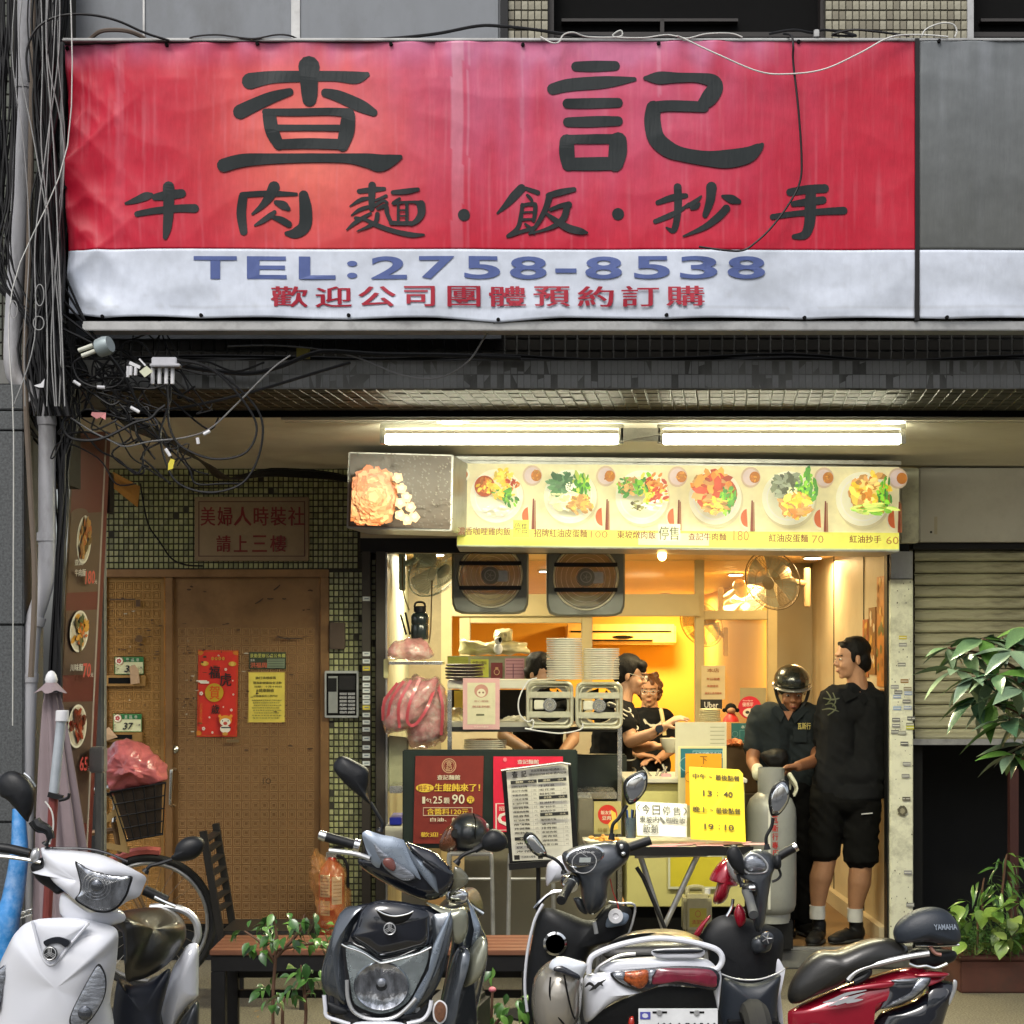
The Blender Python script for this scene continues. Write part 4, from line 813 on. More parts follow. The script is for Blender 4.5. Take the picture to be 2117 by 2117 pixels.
for u, v, r in ((.1,.5,.05),(.7,.22,.035),(.88,.35,.02),(.9,.51,.025),(.86,.69,.035),(.66,.655,.02),(.32,.775,.025),(.4,.95,.03),(.18,.905,.045)):
    for k in range(5): a = k * 2 * pi / 5; p.disc(u + r * .5 * cos(a), v + r * .25 * sin(a), r * .5, r * .25, W_, 7)
    p.disc(u, v, r * .25, r * .12,(.6,.1,.03),6)
p.text('虎年行大運', .08,.6,.14,.86,(.6,.2,.02))
p.disc(.72,.81,.16,.06,(.75,.3,.03),20); p.disc(.58,.76,.04,.02,(.75,.3,.03),8); p.disc(.86,.76,.04,.02,(.75,.3,.03),8); p.disc(.72,.83,.13,.045,(.85,.78,.65),18); p.disc(.72,.845,.05,.02,(.6,.08,.05),12)
for u in (.65,.79): p.disc(u, .815,.015,.008,(.02,.02,.02),8)
p.disc(.72,.91,.13,.045,(.85,.78,.65),16); p.rect(.62,.885,.86,.9,(.03,.03,.03)); p.disc(.72,.965,.07,.02,(.6,.3,.05),10)
p.build('poster_print', print_mat('satin_print'), t)
o = Print(*pq(657,1368,675,1380, DD - .055))
t = thing('notice_board', 'green and black notice plaque above a yellow paper notice on the bronze door', 'notice', at(550,1494, DD))
MB().bpx(515,1348,591,1383, DD - .008,.006).build('plaque', mat('dark_green_plaque', (.04,.055,.03),.4), t); MB().slab([at(514,1389, DD - .008), at(590,1389, DD - .008), at(589,1494, DD - .008), at(512,1494, DD - .008)],.002).build('sheet', mat('yellow_paper', (.76,.62,.10),.55), t)
p = Print(*pq(515,1348,591,1383, DD - .008))
for k, c in enumerate('景勤里辦公處公佈欄'): p.text(c, .03 + .108 * k, .1,.12 + .108 * k, .33,(.6,.6,.15),.02)
p.text('里長', .04,.42,.16,.55,(.6,.6,.55)); p.text('洪福周', .04,.62,.48,.93,(.65,.15,.08),.03); p.rect(.5,.4,.97,.94,(.25,.3,.2))
for k in range(5): p.rect(.52,.45 + .1 * k, .95,.49 + .1 * k, (.05,.08,.05))
p.build('plaque_print', print_mat('satin_print'), t)
p = Print(*pq(513,1389,590,1494, DD - .008)); p.frame(.0,.0,1,1,.02,.012,(.5,.3,.08))
for s_, u0, u1, v, hh in (('施打流感疫苗', .2,.75,.09,.055),('暨高齡健康檢查活動', .14,.9,.19,.05),('日期：十月十四日', .18,.9,.27,.04),('&健康篩檢', .22,.7,.33,.07),('中國醫檢所二西門診', .15,.8,.45,.045)): p.text(s_, u0, v, u1, v + hh, (.07,.06,.02),.012)
for k in range(8): p.text('請攜帶健保卡及敬老卡前往參加活動'[k:k + 14],.1 + .03 * (k % 3),.545 + .05 * k, .9 - .06 * (k % 2),.57 + .05 * k, (.1,.09,.03),.006)
p.build('notice_print', print_mat('satin_print'), t)
# plaque above the door
t = thing('wall_plaque', 'aged beige metal plaque with dark red characters on the olive tiles', 'plaque', at(522,1160, DW - .02))
m_pq = mat('aged_beige_plate', (.30,.215,.125),.45,.3, var=.12, scale=5, dirt=(.15,.09,.05), dirt_amt=.4)
MB().bpx(402,1027,639,1160, DW - .025,.018).build('plate', m_pq, t, bev=.006)
p = Print(*pq(402,1027,639,1160, DW - .025)); p.frame(.035,.07,.965,.93,.008,.013,(.09,.03,.025))
for k, (c, x0, x1) in enumerate(zip('美婦人時裝社', (415,450,484,525,560,596),(445,480,520,555,592,629))): p.text(c, (x0 - 402) / 237,(1048 - 1027) / 133,(x1 - 402) / 237,(1087 - 1027) / 133,(.20,.02,.02),.022)
for k, (c, x0, x1) in enumerate(zip('請上三樓', (448,484,522,559),(477,512,552,592))): p.text(c, (x0 - 402) / 237,(1107 - 1027) / 133,(x1 - 402) / 237,(1141 - 1027) / 133,(.20,.02,.02),.022)
p.build('plaque_print', print_mat('satin_print'), t)
# intercom
t = thing('intercom', 'framed black and silver intercom keypad on the tiled wall right of the door', 'intercom', at(705,1483, DW))
MB().bpx(671,1387,741,1484, DW - .05,.05).build('frame', mat('silver_frame', (.55,.57,.55),.3,.5), t, bev=.004); MB().bpx(675,1392,737,1479, DW - .053,.005).build('panel', m_dark, t)
MB().bpx(679,1398,698,1474, DW - .057,.005).build('speaker_panel', mat('grey_panel', (.35,.37,.36),.4,.4), t); MB().bpx(678,1402,696,1430, DW - .06,.004).build('grille', m_blackplastic, t)
for r in range(6):
    for c_ in range(2): MB().bpx(702 + 17 * c_, 1432 + 7.6 * r, 717 + 17 * c_, 1437 + 7.6 * r, DW - .06,.006).build('button', m_steel, t, bev=.001)
MB().bpx(701,1397,734,1426, DW - .056,.004).build('display', mat('dark_display', (.02,.02,.02),.15), t)
t = tag(MB().bpx(681,1287,713,1342, DW - .05,.04).build('doorbell_box', mat('rusty_brown_box', (.07,.045,.03),.5), None, bev=.004), 'dark brown doorbell box on the tiles above the intercom', 'doorbell')
# ================================================================== BICYCLE WITH PINK BAG
BK = 9.0
bike = thing('bicycle', 'old brown bicycle parked before the bronze door with a bagged basket', 'bicycle', at(200,2010, BK))
wc = at(308,1906, BK); rw = .322
def wheel(c, parent):
    t_ = MB().tube([c + V((rw * cos(a / 24 * pi),0, rw * sin(a / 24 * pi))) for a in range(48)],.018,8, closed=True).build('wheel', mat('tyre_rubber', (.02,.02,.02),.8), parent)
    MB().tube([c + V(((rw - .028) * cos(a / 24 * pi),0,(rw - .028) * sin(a / 24 * pi))) for a in range(48)],.011,8, closed=True).build('rim', m_alu, t_)
    s_ = MB()
    for k in range(28): a = 2 * pi * k / 28; s_.cyl(c + V((.02 * cos(a + 1),.02 * (-1) ** k, .02 * sin(a + 1))), c + V(((rw - .03) * cos(a),0,(rw - .03) * sin(a))),.0011, n=4)
    s_.cyl(c + V((0,-.04,0)), c + V((0,.04,0)),.018, n=10); s_.build('spokes', m_steel, t_)
wheel(wc, bike); rc_ = wc + V((-1.02,0,0)); wheel(rc_, bike)
MB().tube([wc + V(((rw + .035) * cos(a),0,(rw + .035) * sin(a))) for a in [pi * (.45 + .3 * k / 10) for k in range(11)]],.022,6).build('mudguard', mat('faded_pink_plastic', (.6,.15,.13),.5), bike)
m_bk = mat('brown_frame_paint', (.22,.13,.06),.4,.3, dirt=(.06,.03,.02), dirt_amt=.6, dirt_scale=20)
hd = at(235,1700, BK); hb = at(250,1770, BK); st_ = at(30,1740, BK); bb = at(120,1915, BK)
f = MB(); 
for a, c in ((hd, hb),(hb, bb),(hd + V((0,0,-.04)), st_),(st_, bb),(bb, rc_),(st_, rc_)): f.tube([a, c],.015,8)
for s_ in (-.05,.05): f.tube([hb + V((0, s_, 0)), hb + V((.03, s_, -.1)), wc + V((0, s_, 0))],.010,8,3)
f.build('frame', m_bk, bike)
MB().tube([hd, hd + V((.0,0,.12)), hd + V((-.05,-.2,.16)), hd + V((-.18,-.26,.14))],.011,8,3).build('handlebar', m_steel, bike); MB().tube([hd + V((0,0,.12)), hd + V((-.05,.2,.16)), hd + V((-.18,.26,.14))],.011,8,3).build('handlebar', m_steel, bike)
MB().pillow([st_ + V(q) for q in ((-.14,-.08,.14),(.14,-.02,.14),(.14,.02,.14),(-.14,.08,.14))],.04,.02, sm=4, nrm=(0,0,1)).build('saddle', m_blackplastic, bike)
bk = MB(); T = [at(228,1638,8.7), at(342,1618,8.7), at(342,1618,8.98), at(228,1638,8.98)]; B_ = [at(262,1738,8.74), at(336,1724,8.74), at(336,1724,8.94), at(262,1738,8.94)]
for lv in (0,1): bk.tube((T, B_)[lv],.006,6, closed=True)
for s_ in range(4):
    for k in range(5):
        u = k / 5; bk.cyl(T[s_].lerp(T[(s_ + 1) % 4], u), B_[s_].lerp(B_[(s_ + 1) % 4], u),.0035, n=5)
    for k in (.25,.5,.75): bk.cyl(T[s_].lerp(B_[s_], k), T[(s_ + 1) % 4].lerp(B_[(s_ + 1) % 4], k),.0035, n=5)
bk.build('basket', m_blackmetal, bike)
g = MB(); I = .9; c1 = sum(T, V()) / 4; c2 = sum(B_, V()) / 4
TT = [c1 + (p_ - c1) * I for p_ in T]; BB = [c2 + (p_ - c2) * I for p_ in B_]
g.add(TT + BB, [(0,1,5,4),(1,2,6,5),(2,3,7,6),(3,0,4,7),(4,5,6,7)]); g.build('basket_liner', mat('dark_mesh_liner', (.05,.033,.02),.6, var=.3, bump=.4), bike)
for i_, (a, c) in enumerate((((200,1710,8.95),(262,1660,8.95)),((205,1745,8.9),(268,1758,8.9)),((240,1640,8.85),(258,1760,8.85)))):
    o = MB().bar(at(*a), at(*c),.03,.006).build('cardboard_piece', mat('golden_card', (.5,.33,.12),.6), None); tag(o, ['slanting strip of brown card beside the bicycle basket', 'flat strip of pale card under the bicycle basket', 'upright strip of card behind the bicycle basket'][i_], 'cardboard')
def crumple(mb_outline, d, bf, bb, seed, amp, name, m, label, cat, parent=None, sc_=30, rings=14, e=.42):
    mb = MB().pillow([at(x, y, d) for x, y in mb_outline], bf, bb, rings=rings, sm=8, e=e)
    o = mb.build(name, m, parent, ang=180); me = o.data
    nn = [v.normal.copy() for v in me.vertices]
    for v, n_ in zip(me.vertices, nn):
        p_ = v.co * sc_ + V((seed, seed, 0)); r = 1 - abs(noise.noise(p_)) * 3; r2 = 1 - abs(noise.noise(p_ * 2.1 + V((3,1,2)))) * 3; r3 = 1 - abs(noise.noise(p_ * 4.7)) * 3
        v.co += n_ * amp * (.8 * r + .35 * r2 + .12 * r3 - .6)
    me.update(); me.set_sharp_from_angle(angle=R(38))
    if label: tag(o, label, cat)
    return o
m_pink = mat('pink_plastic_bag', (.62,.16,.17),.3, var=.3, scale=10, bump=.5, bscale=30, coat=.3, alpha=.96)
crumple([(212,1560),(228,1540),(248,1529),(285,1530),(305,1548),(335,1572),(345,1595),(343,1616),(300,1622),(262,1632),(236,1640),(216,1612),(206,1590)],8.8,.16,.12,3,.026, 'plastic_bag', m_pink, 'crumpled pink plastic bag pulled over the bicycle basket', 'plastic bag', sc_=8)
# ================================================================== BLACK CHAIR, BENCH, EXTINGUISHER
m_dwood = mat('dark_stained_wood', (.02,.018,.017),.5, var=.3, scale=8, stretch=(6,6,1))
ch = thing('chair', 'black slatted wooden chair seen from the side before the bronze door', 'chair', at(470,1990,8.9))
for d in (8.75,9.12):
    k = 0 if d < 9 else 26
    for a, c in (((420 + k * 1.0,1718 - k * .6, d),(460 + k * .9,1955 - k, d)), ): MB().bar(at(*a), at(*c),.035,.03).build('post', m_dwood, ch, bev=.003)
for t_ in (.08,.2,.34,.48,.62,.76,.9):
    a = at(422,1724,8.77).lerp(at(450,1900,8.77), t_); c = at(446,1706,9.1).lerp(at(474,1885,9.1), t_); MB().bar(a, c, .045,.012,(0,0,1)).build('slat', m_dwood, ch, bev=.002)
s0 = at(456,1925,8.75); MB().boxx(s0 + V((0,0,-.03)), s0 + V((.42,.40,0))).build('seat', m_dwood, ch, bev=.006)
for dx, dy in ((0.02,.02),(.38,.02),(.02,.36),(.38,.36)): MB().boxx((s0.x + dx, s0.y + dy, .0),(s0.x + dx + .035, s0.y + dy + .035, s0.z - .03)).build('leg', m_dwood, ch)
m_bwood = mat('reddish_bench_wood', (.16,.065,.035),.45, var=.25, scale=6, stretch=(1,8,8))
bn = thing('bench', 'long low bench with reddish wood planks on a dark metal frame', 'bench', at(770,1990,7.8))
x0, x1 = at(433,0,7.6).x, at(1112,0,7.6).x; zt = .484
for k in range(5): MB().boxx((x0,7.6 + k * .084, zt - .022),(x1,7.678 + k * .084, zt)).build('plank', m_bwood, bn, bev=.003)
b = MB(); b.boxx((x0 + .005,7.61, zt - .09),(x1 - .005,7.64, zt - .0225)); b.boxx((x0 + .005,7.98, zt - .09),(x1 - .005,8.01, zt - .0225)); b.build('apron', m_blackmetal, bn)
for x in (x0 + .005, x1 - .065):
    for y in (7.605,7.955): MB().boxx((x, y, 0),(x + .06, y + .06, zt - .091)).build('leg', m_blackmetal, bn, bev=.003)
for z in (.30,.21): MB().boxx((x0 + .066,7.98, z),(x1 - .066,8.0, z + .035)).build('rail', m_blackmetal, bn)
ex = thing('fire_extinguisher', 'red fire extinguisher wrapped in a clear orange-tinted plastic bag', 'fire extinguisher', at(685,1935,9.8))
c = at(686,1935,9.8)
m_red = mat('extinguisher_red', (.5,.015,.012),.3, coat=.5, var=.05)
MB().lathe([(.06,0),(.072,.02),(.072,.33),(.064,.37),(.03,.41),(.02,.43)], c, n=28).build('cylinder', m_red, ex)
MB().boxx(c + V((-.03,-.02,.43)), c + V((.05,.02,.46))).build('valve', m_steel, ex, bev=.004); MB().bar(c + V((.0,0,.47)), c + V((.09,0,.5)),.02,.012).build('lever', m_blackmetal, ex, bev=.003)
MB().tube([c + V((.03,-.02,.44)), c + V((.085,-.05,.4)), c + V((.09,-.04,.2)), c + V((.075,-.02,.1))],.009,8,5).build('hose', m_blackplastic, ex)
def curved_label(a0, a1, z0, z1, col, lines, name='label'):
    lb = MB(); lb.grid(lambda u, v: c + V((.0735 * sin(a0 + (a1 - a0) * u),-.0735 * cos(a0 + (a1 - a0) * u), z0 + (z1 - z0) * v)),8,1, col)
    for z, cc in lines: lb.grid(lambda u, v: c + V((.0742 * sin(a0 + .1 + (a1 - a0 - .2) * u),-.0742 * cos(a0 + .1 + (a1 - a0 - .2) * u), z + .006 * v)),8,1, cc)
    lb.build(name, print_mat('satin_print'), ex, merge=False)
curved_label(-.95,-.05,.22,.34,(.6,.5,.35),[(.23 + .018 * k, (.3,.15,.1)) for k in range(6)]); curved_label(.1,.95,.18,.33,(.7,.65,.5),[(.2 + .02 * k, (.45,.35,.25)) for k in range(6)]); curved_label(-.9,-.05,.12,.2,(.5,.38,.25),[(.13 + .018 * k, (.3,.12,.1)) for k in range(3)])
p = Print(c + V((-.055,-.0735,.10)), c + V((.055,-.0735,.10)), c + V((.055,-.0735,.02)), c + V((-.055,-.0735,.02)), lift=.003)
p.text('乾粉滅', .05,.05,.95,.42,(.62,.25,.2),.01); p.text('火器', .2,.55,.8,.92,(.62,.25,.2),.01); p.build('lettering', print_mat('satin_print'), ex)
m_bag = mat('orange_tinted_film', (.85,.38,.12),.1, var=.25, scale=9, alpha=.36, coat=.8, bump=.6, bscale=25)
crumple([(650,1752),(662,1768),(690,1775),(712,1790),(724,1830),(726,1930),(662,1935),(655,1880),(640,1820),(641,1780)],9.75,.12,.10,9,.016, 'plastic_wrap', m_bag, None, None, ex, 12)
# ================================================================== FOLDED PARASOL, BLUE ROLL
um = thing('parasol', 'folded dusty mauve parasol leaning against the pipe and menu board', 'parasol', at(130,1990,6.75))
m_mauve = mat('dusty_mauve_cloth', (.23,.18,.19),.85, var=.12, scale=6, bump=.3, bscale=300, dirt=(.13,.10,.10), dirt_amt=.5)
def um_f(u, v):
    top = V((108,1430)); cx = 108 + (140 - 108) * v; y = 1432 + 570 * v; r = (14 + 46 * v ** .7) * (1 + (.16 + .1 * v) * sin(u * 2 * pi * 8 + 3 * v))
    p_ = at(cx, y, 6.75); a = u * 2 * pi; return p_ + V((r * cos(a) * mpp(6.75),-r * sin(a) * mpp(6.75) * .7,0))
MB().grid(um_f, 120,24).build('canopy', m_mauve, um, ang=180)
def cape(u, v): r = (8 + 22 * v) * (1 + .18 * v * sin(u * 2 * pi * 5)); p_ = at(106,1408 + 22 * v + 3 * sin(u * 10 * pi) * v, 6.70); a = u * 2 * pi; return p_ + V((r * cos(a),-r * sin(a),0)) * mpp(6.75)
MB().grid(cape, 60,6).build('top_flap', m_mauve, um, ang=180)
MB().lathe([(.02,0),(.024,.012),(.019,.03),(.011,.042),(.003,.046)], at(106,1412,6.70), n=16).build('finial', mat('white_plastic'), um)
pp0, pp1 = at(128,1480,6.52), at(111,1640,6.52)
MB().cyl(pp1, pp0,.0185, n=14).build('pole', mat('grey_pole_paint', (.42,.46,.5),.4,.3), um); MB().cyl(pp0 + V((0,0,-.02)), pp0 + V((.002,0,.02)),.024, n=14).build('hub', mat('white_plastic'), um, bev=.002)
MB().tube([pp1, at(108,1700,6.52), at(92,1990,6.52)],.017,10).build('lower_pole', mat('rust_red_pole', (.16,.03,.025),.5), um)
b = MB(); b.bar(at(100,1642,6.5), at(130,1650,6.5),.018); b.tube([at(122,1655,6.49), at(140,1650,6.49), at(143,1640,6.49)],.006,6,3); b.build('clamp', m_blackmetal, um)
br = MB().tube([at(38,1672,6.72), at(40,1760,6.7), at(28,1850,6.68), at(14,1920,6.66), at(4,2100,6.66)],[.022,.033,.04,.045,.04],14,6).build('tarp_roll', mat('blue_plastic_tarp', (.03,.22,.55),.35, var=.3, scale=14, bump=1, bscale=22, coat=.4, dirt=(.4,.45,.5), dirt_amt=.6, dirt_scale=7), None)
tag(br, 'rolled bright blue plastic tarp leaning in the left corner', 'tarp')
cn = MB(); cp = crom([at(*q) for q in ((125,1850,6.9),(90,1875,6.85),(50,1890,6.85),(25,1900,6.85))],6)
chn = thing('chain', 'dark steel chain slung between the white scooter and the blue tarp', 'chain', at(70,1900,6.87))
for i in range(len(cp) - 1):
    a, c_ = cp[i], cp[i + 1]; t_ = (c_ - a).normalized(); s_ = V((0,1,0)) if i % 2 else t_.cross(V((0,1,0))); m_ = (a + c_) / 2
    MB().tube([m_ + t_ * (.022 * cos(q * pi / 5)) + s_ * (.010 * sin(q * pi / 5)) for q in range(10)],.0032,5, closed=True).build('link', m_steel, chn)
# ================================================================== LIT MENU BOARD AND FLOWER BOX
MBD = 9.42
lb = thing('menu_lightbox', 'long lit menu board with six dish photos and prices above the shop opening', 'menu board', at(1400,1137, MBD))
MB().slab([at(945,950, MBD), at(1862,965, MBD), at(1860,1141, MBD), at(944,1130, MBD)],.5).build('housing', m_alu, lb, bev=.004)
b = MB(); b.bar(at(942,947, MBD - .02), at(1862,957, MBD - .02),.02); b.bar(at(942,934, MBD + .3), at(1862,946, MBD + .3),.03); b.build('top_rail', m_alu, lb)
TL, TR, BR, BL = at(948,958, MBD), at(1859,966, MBD), at(1858,1138, MBD), at(945,1129, MBD)
p = Print(TL, TR, BR, BL, lift=.004); p.rect(0,0,1,1,(.72,.66,.40)); p.rect(0,.79,1,1,(.68,.66,.12)); p.rect(.0,.985,1,1,(.45,.5,.3)); p.rect(.41,.82,.57,.965,(.74,.74,.42))
def mu(x): return (x - 947) / 912
def mv(y): return (y - 961) / 172
Wp = (.80,.78,.60)
for i, cx in enumerate((1027,1179,1327,1478,1629,1781)):
    u = mu(cx); v = .39; p.disc(u + .003, v + .03,.061,.335,(.60,.54,.33),36); p.disc(u, v, .06,.325, Wp, 36); p.disc(u, v, .05,.27,(.84,.82,.68),32); p.disc(u, v, .047,.25,(.78,.76,.56),32)
    for ex_, sg in ((u + .083,0),):
        if i < 6:
            p.disc(ex_ - .003,.14,.022,.125,(.55,.42,.3),18); p.disc(ex_ - .003,.14,.018,.10,(.62,.5,.48),18); p.disc(ex_ + .006,.14,.012,.07,(.45,.16,.03),14)
            if i < 5: food(p, ex_ + .006,.14,.011,.06,[(.45,.16,.03),(.6,.3,.05)],10, i)
            p.disc(ex_ - .009,.63,.02,.14,(.72,.66,.45),18, pi * .5, pi * 1.5); p.disc(ex_ - .009,.63,.016,.11,(.55,.12,.04),18, pi * .5, pi * 1.5)
            p.poly([(ex_ - .001,.42),(ex_ + .002,.42),(ex_ + .004,.79),(ex_ - .003,.79)],(.2,.04,.02)); p.poly([(ex_ + .003,.44),(ex_ + .005,.44),(ex_ + .007,.79),(ex_ + .0045,.79)],(.3,.1,.04))
p.disc(.004,.14,.022,.1, Wp, 18,-pi / 2, pi / 2); p.disc(.004,.14,.018,.07,(.45,.16,.03),16,-pi / 2, pi / 2)
RD = [(.45,.05,.02),(.6,.2,.03),(.35,.04,.01)]; GN = [(.08,.3,.03),(.2,.5,.03),(.04,.18,.03)]; YL = [(.75,.5,.04),(.8,.6,.1)]; BR_ = [(.4,.2,.06),(.55,.3,.1)]
def fd(x, y, rx, ry, cols, n, s_): food(p, mu(x), mv(y), rx * 1.22 / 912, ry * 1.22 / 172, cols, int(n * 1.3), s_)
u, v = mu(1002), mv(1009); p.disc(u, v, 21 / 912,22 / 172,(.35,.05,.01),20); fd(1002,1009,13,14, YL + [(.5,.15,.03)],30,1)
fd(1040,992,14,16, YL, 26,2); fd(1058,1005,12,12, RD, 16,3); fd(1040,1022,18,14, YL + GN[:1],26,4); fd(1055,1038,12,14, GN, 18,5); fd(1028,1060,20,8,[(.82,.8,.68),(.75,.72,.6)],24,6)
fd(1165,1005,26,20,[(.05,.14,.06),(.08,.2,.08),(.12,.25,.12)],60,7); fd(1200,1015,14,30, GN + [(.5,.6,.1)],36,8); fd(1165,1038,28,18,[(.8,.75,.5),(.7,.68,.35)],40,9); fd(1198,1048,20,16, BR_ + [(.7,.45,.1)],50,10); fd(1178,1015,8,10,[(.8,.8,.6)],14,11)
fd(1294,1008,17,18, GN + BR_, 40,12); fd(1332,1015,14,24, YL + GN, 34,13); fd(1352,1005,16,16, RD + [(.7,.25,.05)],34,14); fd(1355,1030,16,14, YL + RD[:1],24,15); fd(1317,1051,14,8,[(.1,.08,.03),(.3,.3,.1)],18,16); fd(1345,1050,18,8,[(.82,.8,.66)],14,17)
p.disc(mu(1476), mv(1026),40 / 912,37 / 172,(.35,.07,.02),26); fd(1466,1018,32,30, RD + BR_ + [(.65,.3,.05)],90,18); fd(1494,1040,14,24, GN, 26,19); fd(1472,1050,20,14, YL + BR_, 36,20)
fd(1614,1012,24,22,[(.12,.14,.08),(.25,.28,.2),(.06,.07,.04)],60,21); fd(1652,1012,17,26, GN + [(.35,.6,.03)],40,22); fd(1628,1048,26,20, RD[1:2] + BR_ + YL, 60,23); fd(1622,1024,8,8,[(.75,.75,.4)],12,24)
fd(1779,1022,32,30, BR_ + YL, 70,25); fd(1775,1018,20,18,[(.8,.6,.2),(.5,.2,.03)],40,26); fd(1805,1025,12,24, GN, 22,27); fd(1782,1056,36,10,[(.2,.45,.05),(.5,.6,.15)],30,28)
DR = (.12,.012,.005)
for s_, x0, x1, y0, y1 in (('濃香咖哩雞肉飯', 952,1057,1102,1118),('招牌紅油皮蛋麵', 1104,1210,1104,1121),('東坡燉肉飯', 1270,1347,1106,1122),('查記牛肉麵', 1412,1488,1109,1124),('紅油皮蛋麵', 1573,1651,1110,1126),('紅油抄手', 1734,1797,1111,1126)): p.text(s_, mu(x0), mv(y0), mu(x1), mv(y1), DR, .018)
for s_, x0, x1, y0, y1 in (('100', 1217,1251,1107,1121),('180', 1502,1533,1104,1124),('70', 1659,1682,1112,1127),('60', 1807,1832,1113,1128)): p.text(s_, mu(x0), mv(y0), mu(x1), mv(y1),(.3,.14,.03),.0)
for x0, x1, y0, y1, c in ((1062,1094,1087,1121,(.72,.68,.06)),(1352,1396,1092,1126,(.7,.7,.42))): p.rect(mu(x0), mv(y0), mu(x1), mv(y1), c)
p.text('停售', mu(1064), mv(1092), mu(1091), mv(1114),(.08,.07,.02),.02); p.text('停售', mu(1353), mv(1097), mu(1393), mv(1124),(.08,.08,.05),.02)
p.build('menu_print', print_mat('lit_menu_film', .45, es=.30), lb)
fb = thing('flower_box', 'brown lightbox printed with a peach coloured peony left of the lit menu', 'sign box', at(825,1090,8.9))
q = (at(724,937,8.9), at(933,943,9.0), at(930,1094,9.0), at(720,1088,8.9))
MB().slab([at(720,934,8.905), at(937,940,9.005), at(934,1098,9.005), at(716,1092,8.905)],.45,(.15,1,0)).build('housing', m_alu, fb, bev=.005)
p = Print(*q, lift=.004); p.rect(.0,.0,1,1,(.075,.05,.035)); rnd = random.Random(8)
for i in range(420):
    u, v = rnd.random(), rnd.random(); k = .05 + .22 * max(0, u - .2) * (1.2 - v * .7) * rnd.uniform(.4,1.2)
    p.poly([(u, v),(min(1, u + .022), v + .008),(u + .012 if u < .98 else 1, min(1, v + .03))],(k * 1.05, k * .86, k * .66))
def petal(u, v, r, c):
    n = 14; a0 = rnd.uniform(0,6); P = []
    for i in range(n):
        a = 2 * pi * i / n; q_ = r * (1 + .16 * sin(5 * a + a0) + rnd.uniform(-.05,.05)); P.append((max(0, u + q_ * cos(a) * .72), min(1, v + q_ * sin(a))))
    p.poly(P, c)
for i in range(300):
    t_ = i / 300; a = rnd.uniform(0,2 * pi); rr = (1 - t_) ** .8; u = .2 + .23 * rr * cos(a); v = .62 + .40 * rr * sin(a)
    if v > .97 or u < 0: continue
    br_ = rnd.uniform(.6,1.1); petal(max(.02, u), v, .075 * rnd.uniform(.4,1.1), mixc((.72 * br_, .17 * br_, .03 * br_),(.95,.50,.22), rnd.random() ** 1.4))
for u, v in ((.43,.36),(.47,.5),(.46,.7),(.52,.62),(.56,.75),(.53,.92),(.6,.88),(.46,.86)): petal(u, v, .07,(.9,.5,.28)); petal(u, v - .01,.035,(.95,.66,.42))
p.build('peony_print', print_mat('lit_peony_film', .35, es=.10), fb)
# ================================================================== KITCHEN FRONT
KD = 9.75
m_wht = mat('white_melamine', (.62,.60,.50),.4, var=.04); m_bl = mat('black_board', (.012,.020,.016),.35, var=.3, scale=5)
kc = thing('service_counter', 'two-shelf stainless serving counter of the kitchen with its glass case', 'counter', at(1100,1957, KD))
b = MB(); b.boxx(at(925,1406,9.9), at(1150,1424,9.9) + V((0,.45,0))); b.build('top_shelf', m_wht, kc, bev=.004)
b = MB(); b.boxx(at(924,1503,9.9), at(1278,1513,9.9) + V((0,.55,0))); b.build('lower_shelf', mat('black_edged_shelf', (.03,.03,.03),.4), kc)
MB().boxx(at(928,1493,9.93), at(1120,1502.5,9.93) + V((0,.5,0))).build('tray_bed', m_wht, kc)
for x in (925,1277):
    MB().boxx(at(x, 1426 if x < 1000 else 1500,9.89), at(x + 9,1950,9.89) + V((0,.02,0))).build('post', m_steel, kc)
MB().boxx(at(928,1638,9.92), at(1276,1652,9.92) + V((0,.5,0))).build('worktop', m_steel, kc, bev=.004)
MB().boxx(at(960,1656,9.96), at(1274,1950,9.96) + V((0,.5,0))).build('cabinet', mat('grey_cabinet', (.22,.20,.15),.5,.2, dirt=(.1,.09,.06), dirt_amt=.5), kc)
MB().bpx(928,1426,1120,1492,10.4,.01).build('back_panel', m_blackmetal, kc)
t = tag(MB().bpx(939,1428,960,1466,10.38,.004).build('yellow_note', mat('yellow_paper'), None), 'yellow note taped inside the counter case at its left end', 'note')
def stack(name, label, px, pyb, pyt, d, r, n, m, cat='plates', grp=None, mode='plate', base=None):
    t_ = thing(name, label, cat, at(px, pyb, d), grp); zb, zt_ = at(px, pyb, d).z, at(px, pyt, d).z; c_ = at(px, pyb, d); step = (zt_ - zb) / n; me = None
    for i in range(n):
        if me is None:
            prof = [(r * .55,0),(r * .6, step * .1),(r * .97, step * .25),(r, step * .35),(r, step * .85),(r * .96, step * .9),(r * .55, step * .5)] if mode == 'plate' else [(r * .6,0),(r * .98, step * .75),(r, step * .85),(r * .97, step * .9),(r * .5, step * .4)]
            o = MB().lathe([(0.002,0)] + prof + [(0.002, step * .28)],(0,0,0), n=28).build(name.split('_')[-1] if 0 else 'plate', m, None, ang=60); o.parent = t_; o.location = (0,0,0); me = o
        else:
            o = me.copy(); C.objects.link(o)
        o.location = V((rnd.uniform(-.003,.003), rnd.uniform(-.003,.003), i * step))
    return t_
m_plate = mat('cream_plate', (.76,.74,.62),.25, var=.03, coat=.4); m_cup = mat('paper_bowl', (.62,.58,.36),.5, var=.03)
stack('plate_stack', 'tall stack of cream plates on the left exhaust fan', 1167,1405,1319,9.85,.098,24, m_plate, grp='stacked cream plates'); stack('plate_stack', 'shorter stack of cream plates on the right exhaust fan', 1243,1405,1340,9.85,.098,18, m_plate, grp='stacked cream plates')
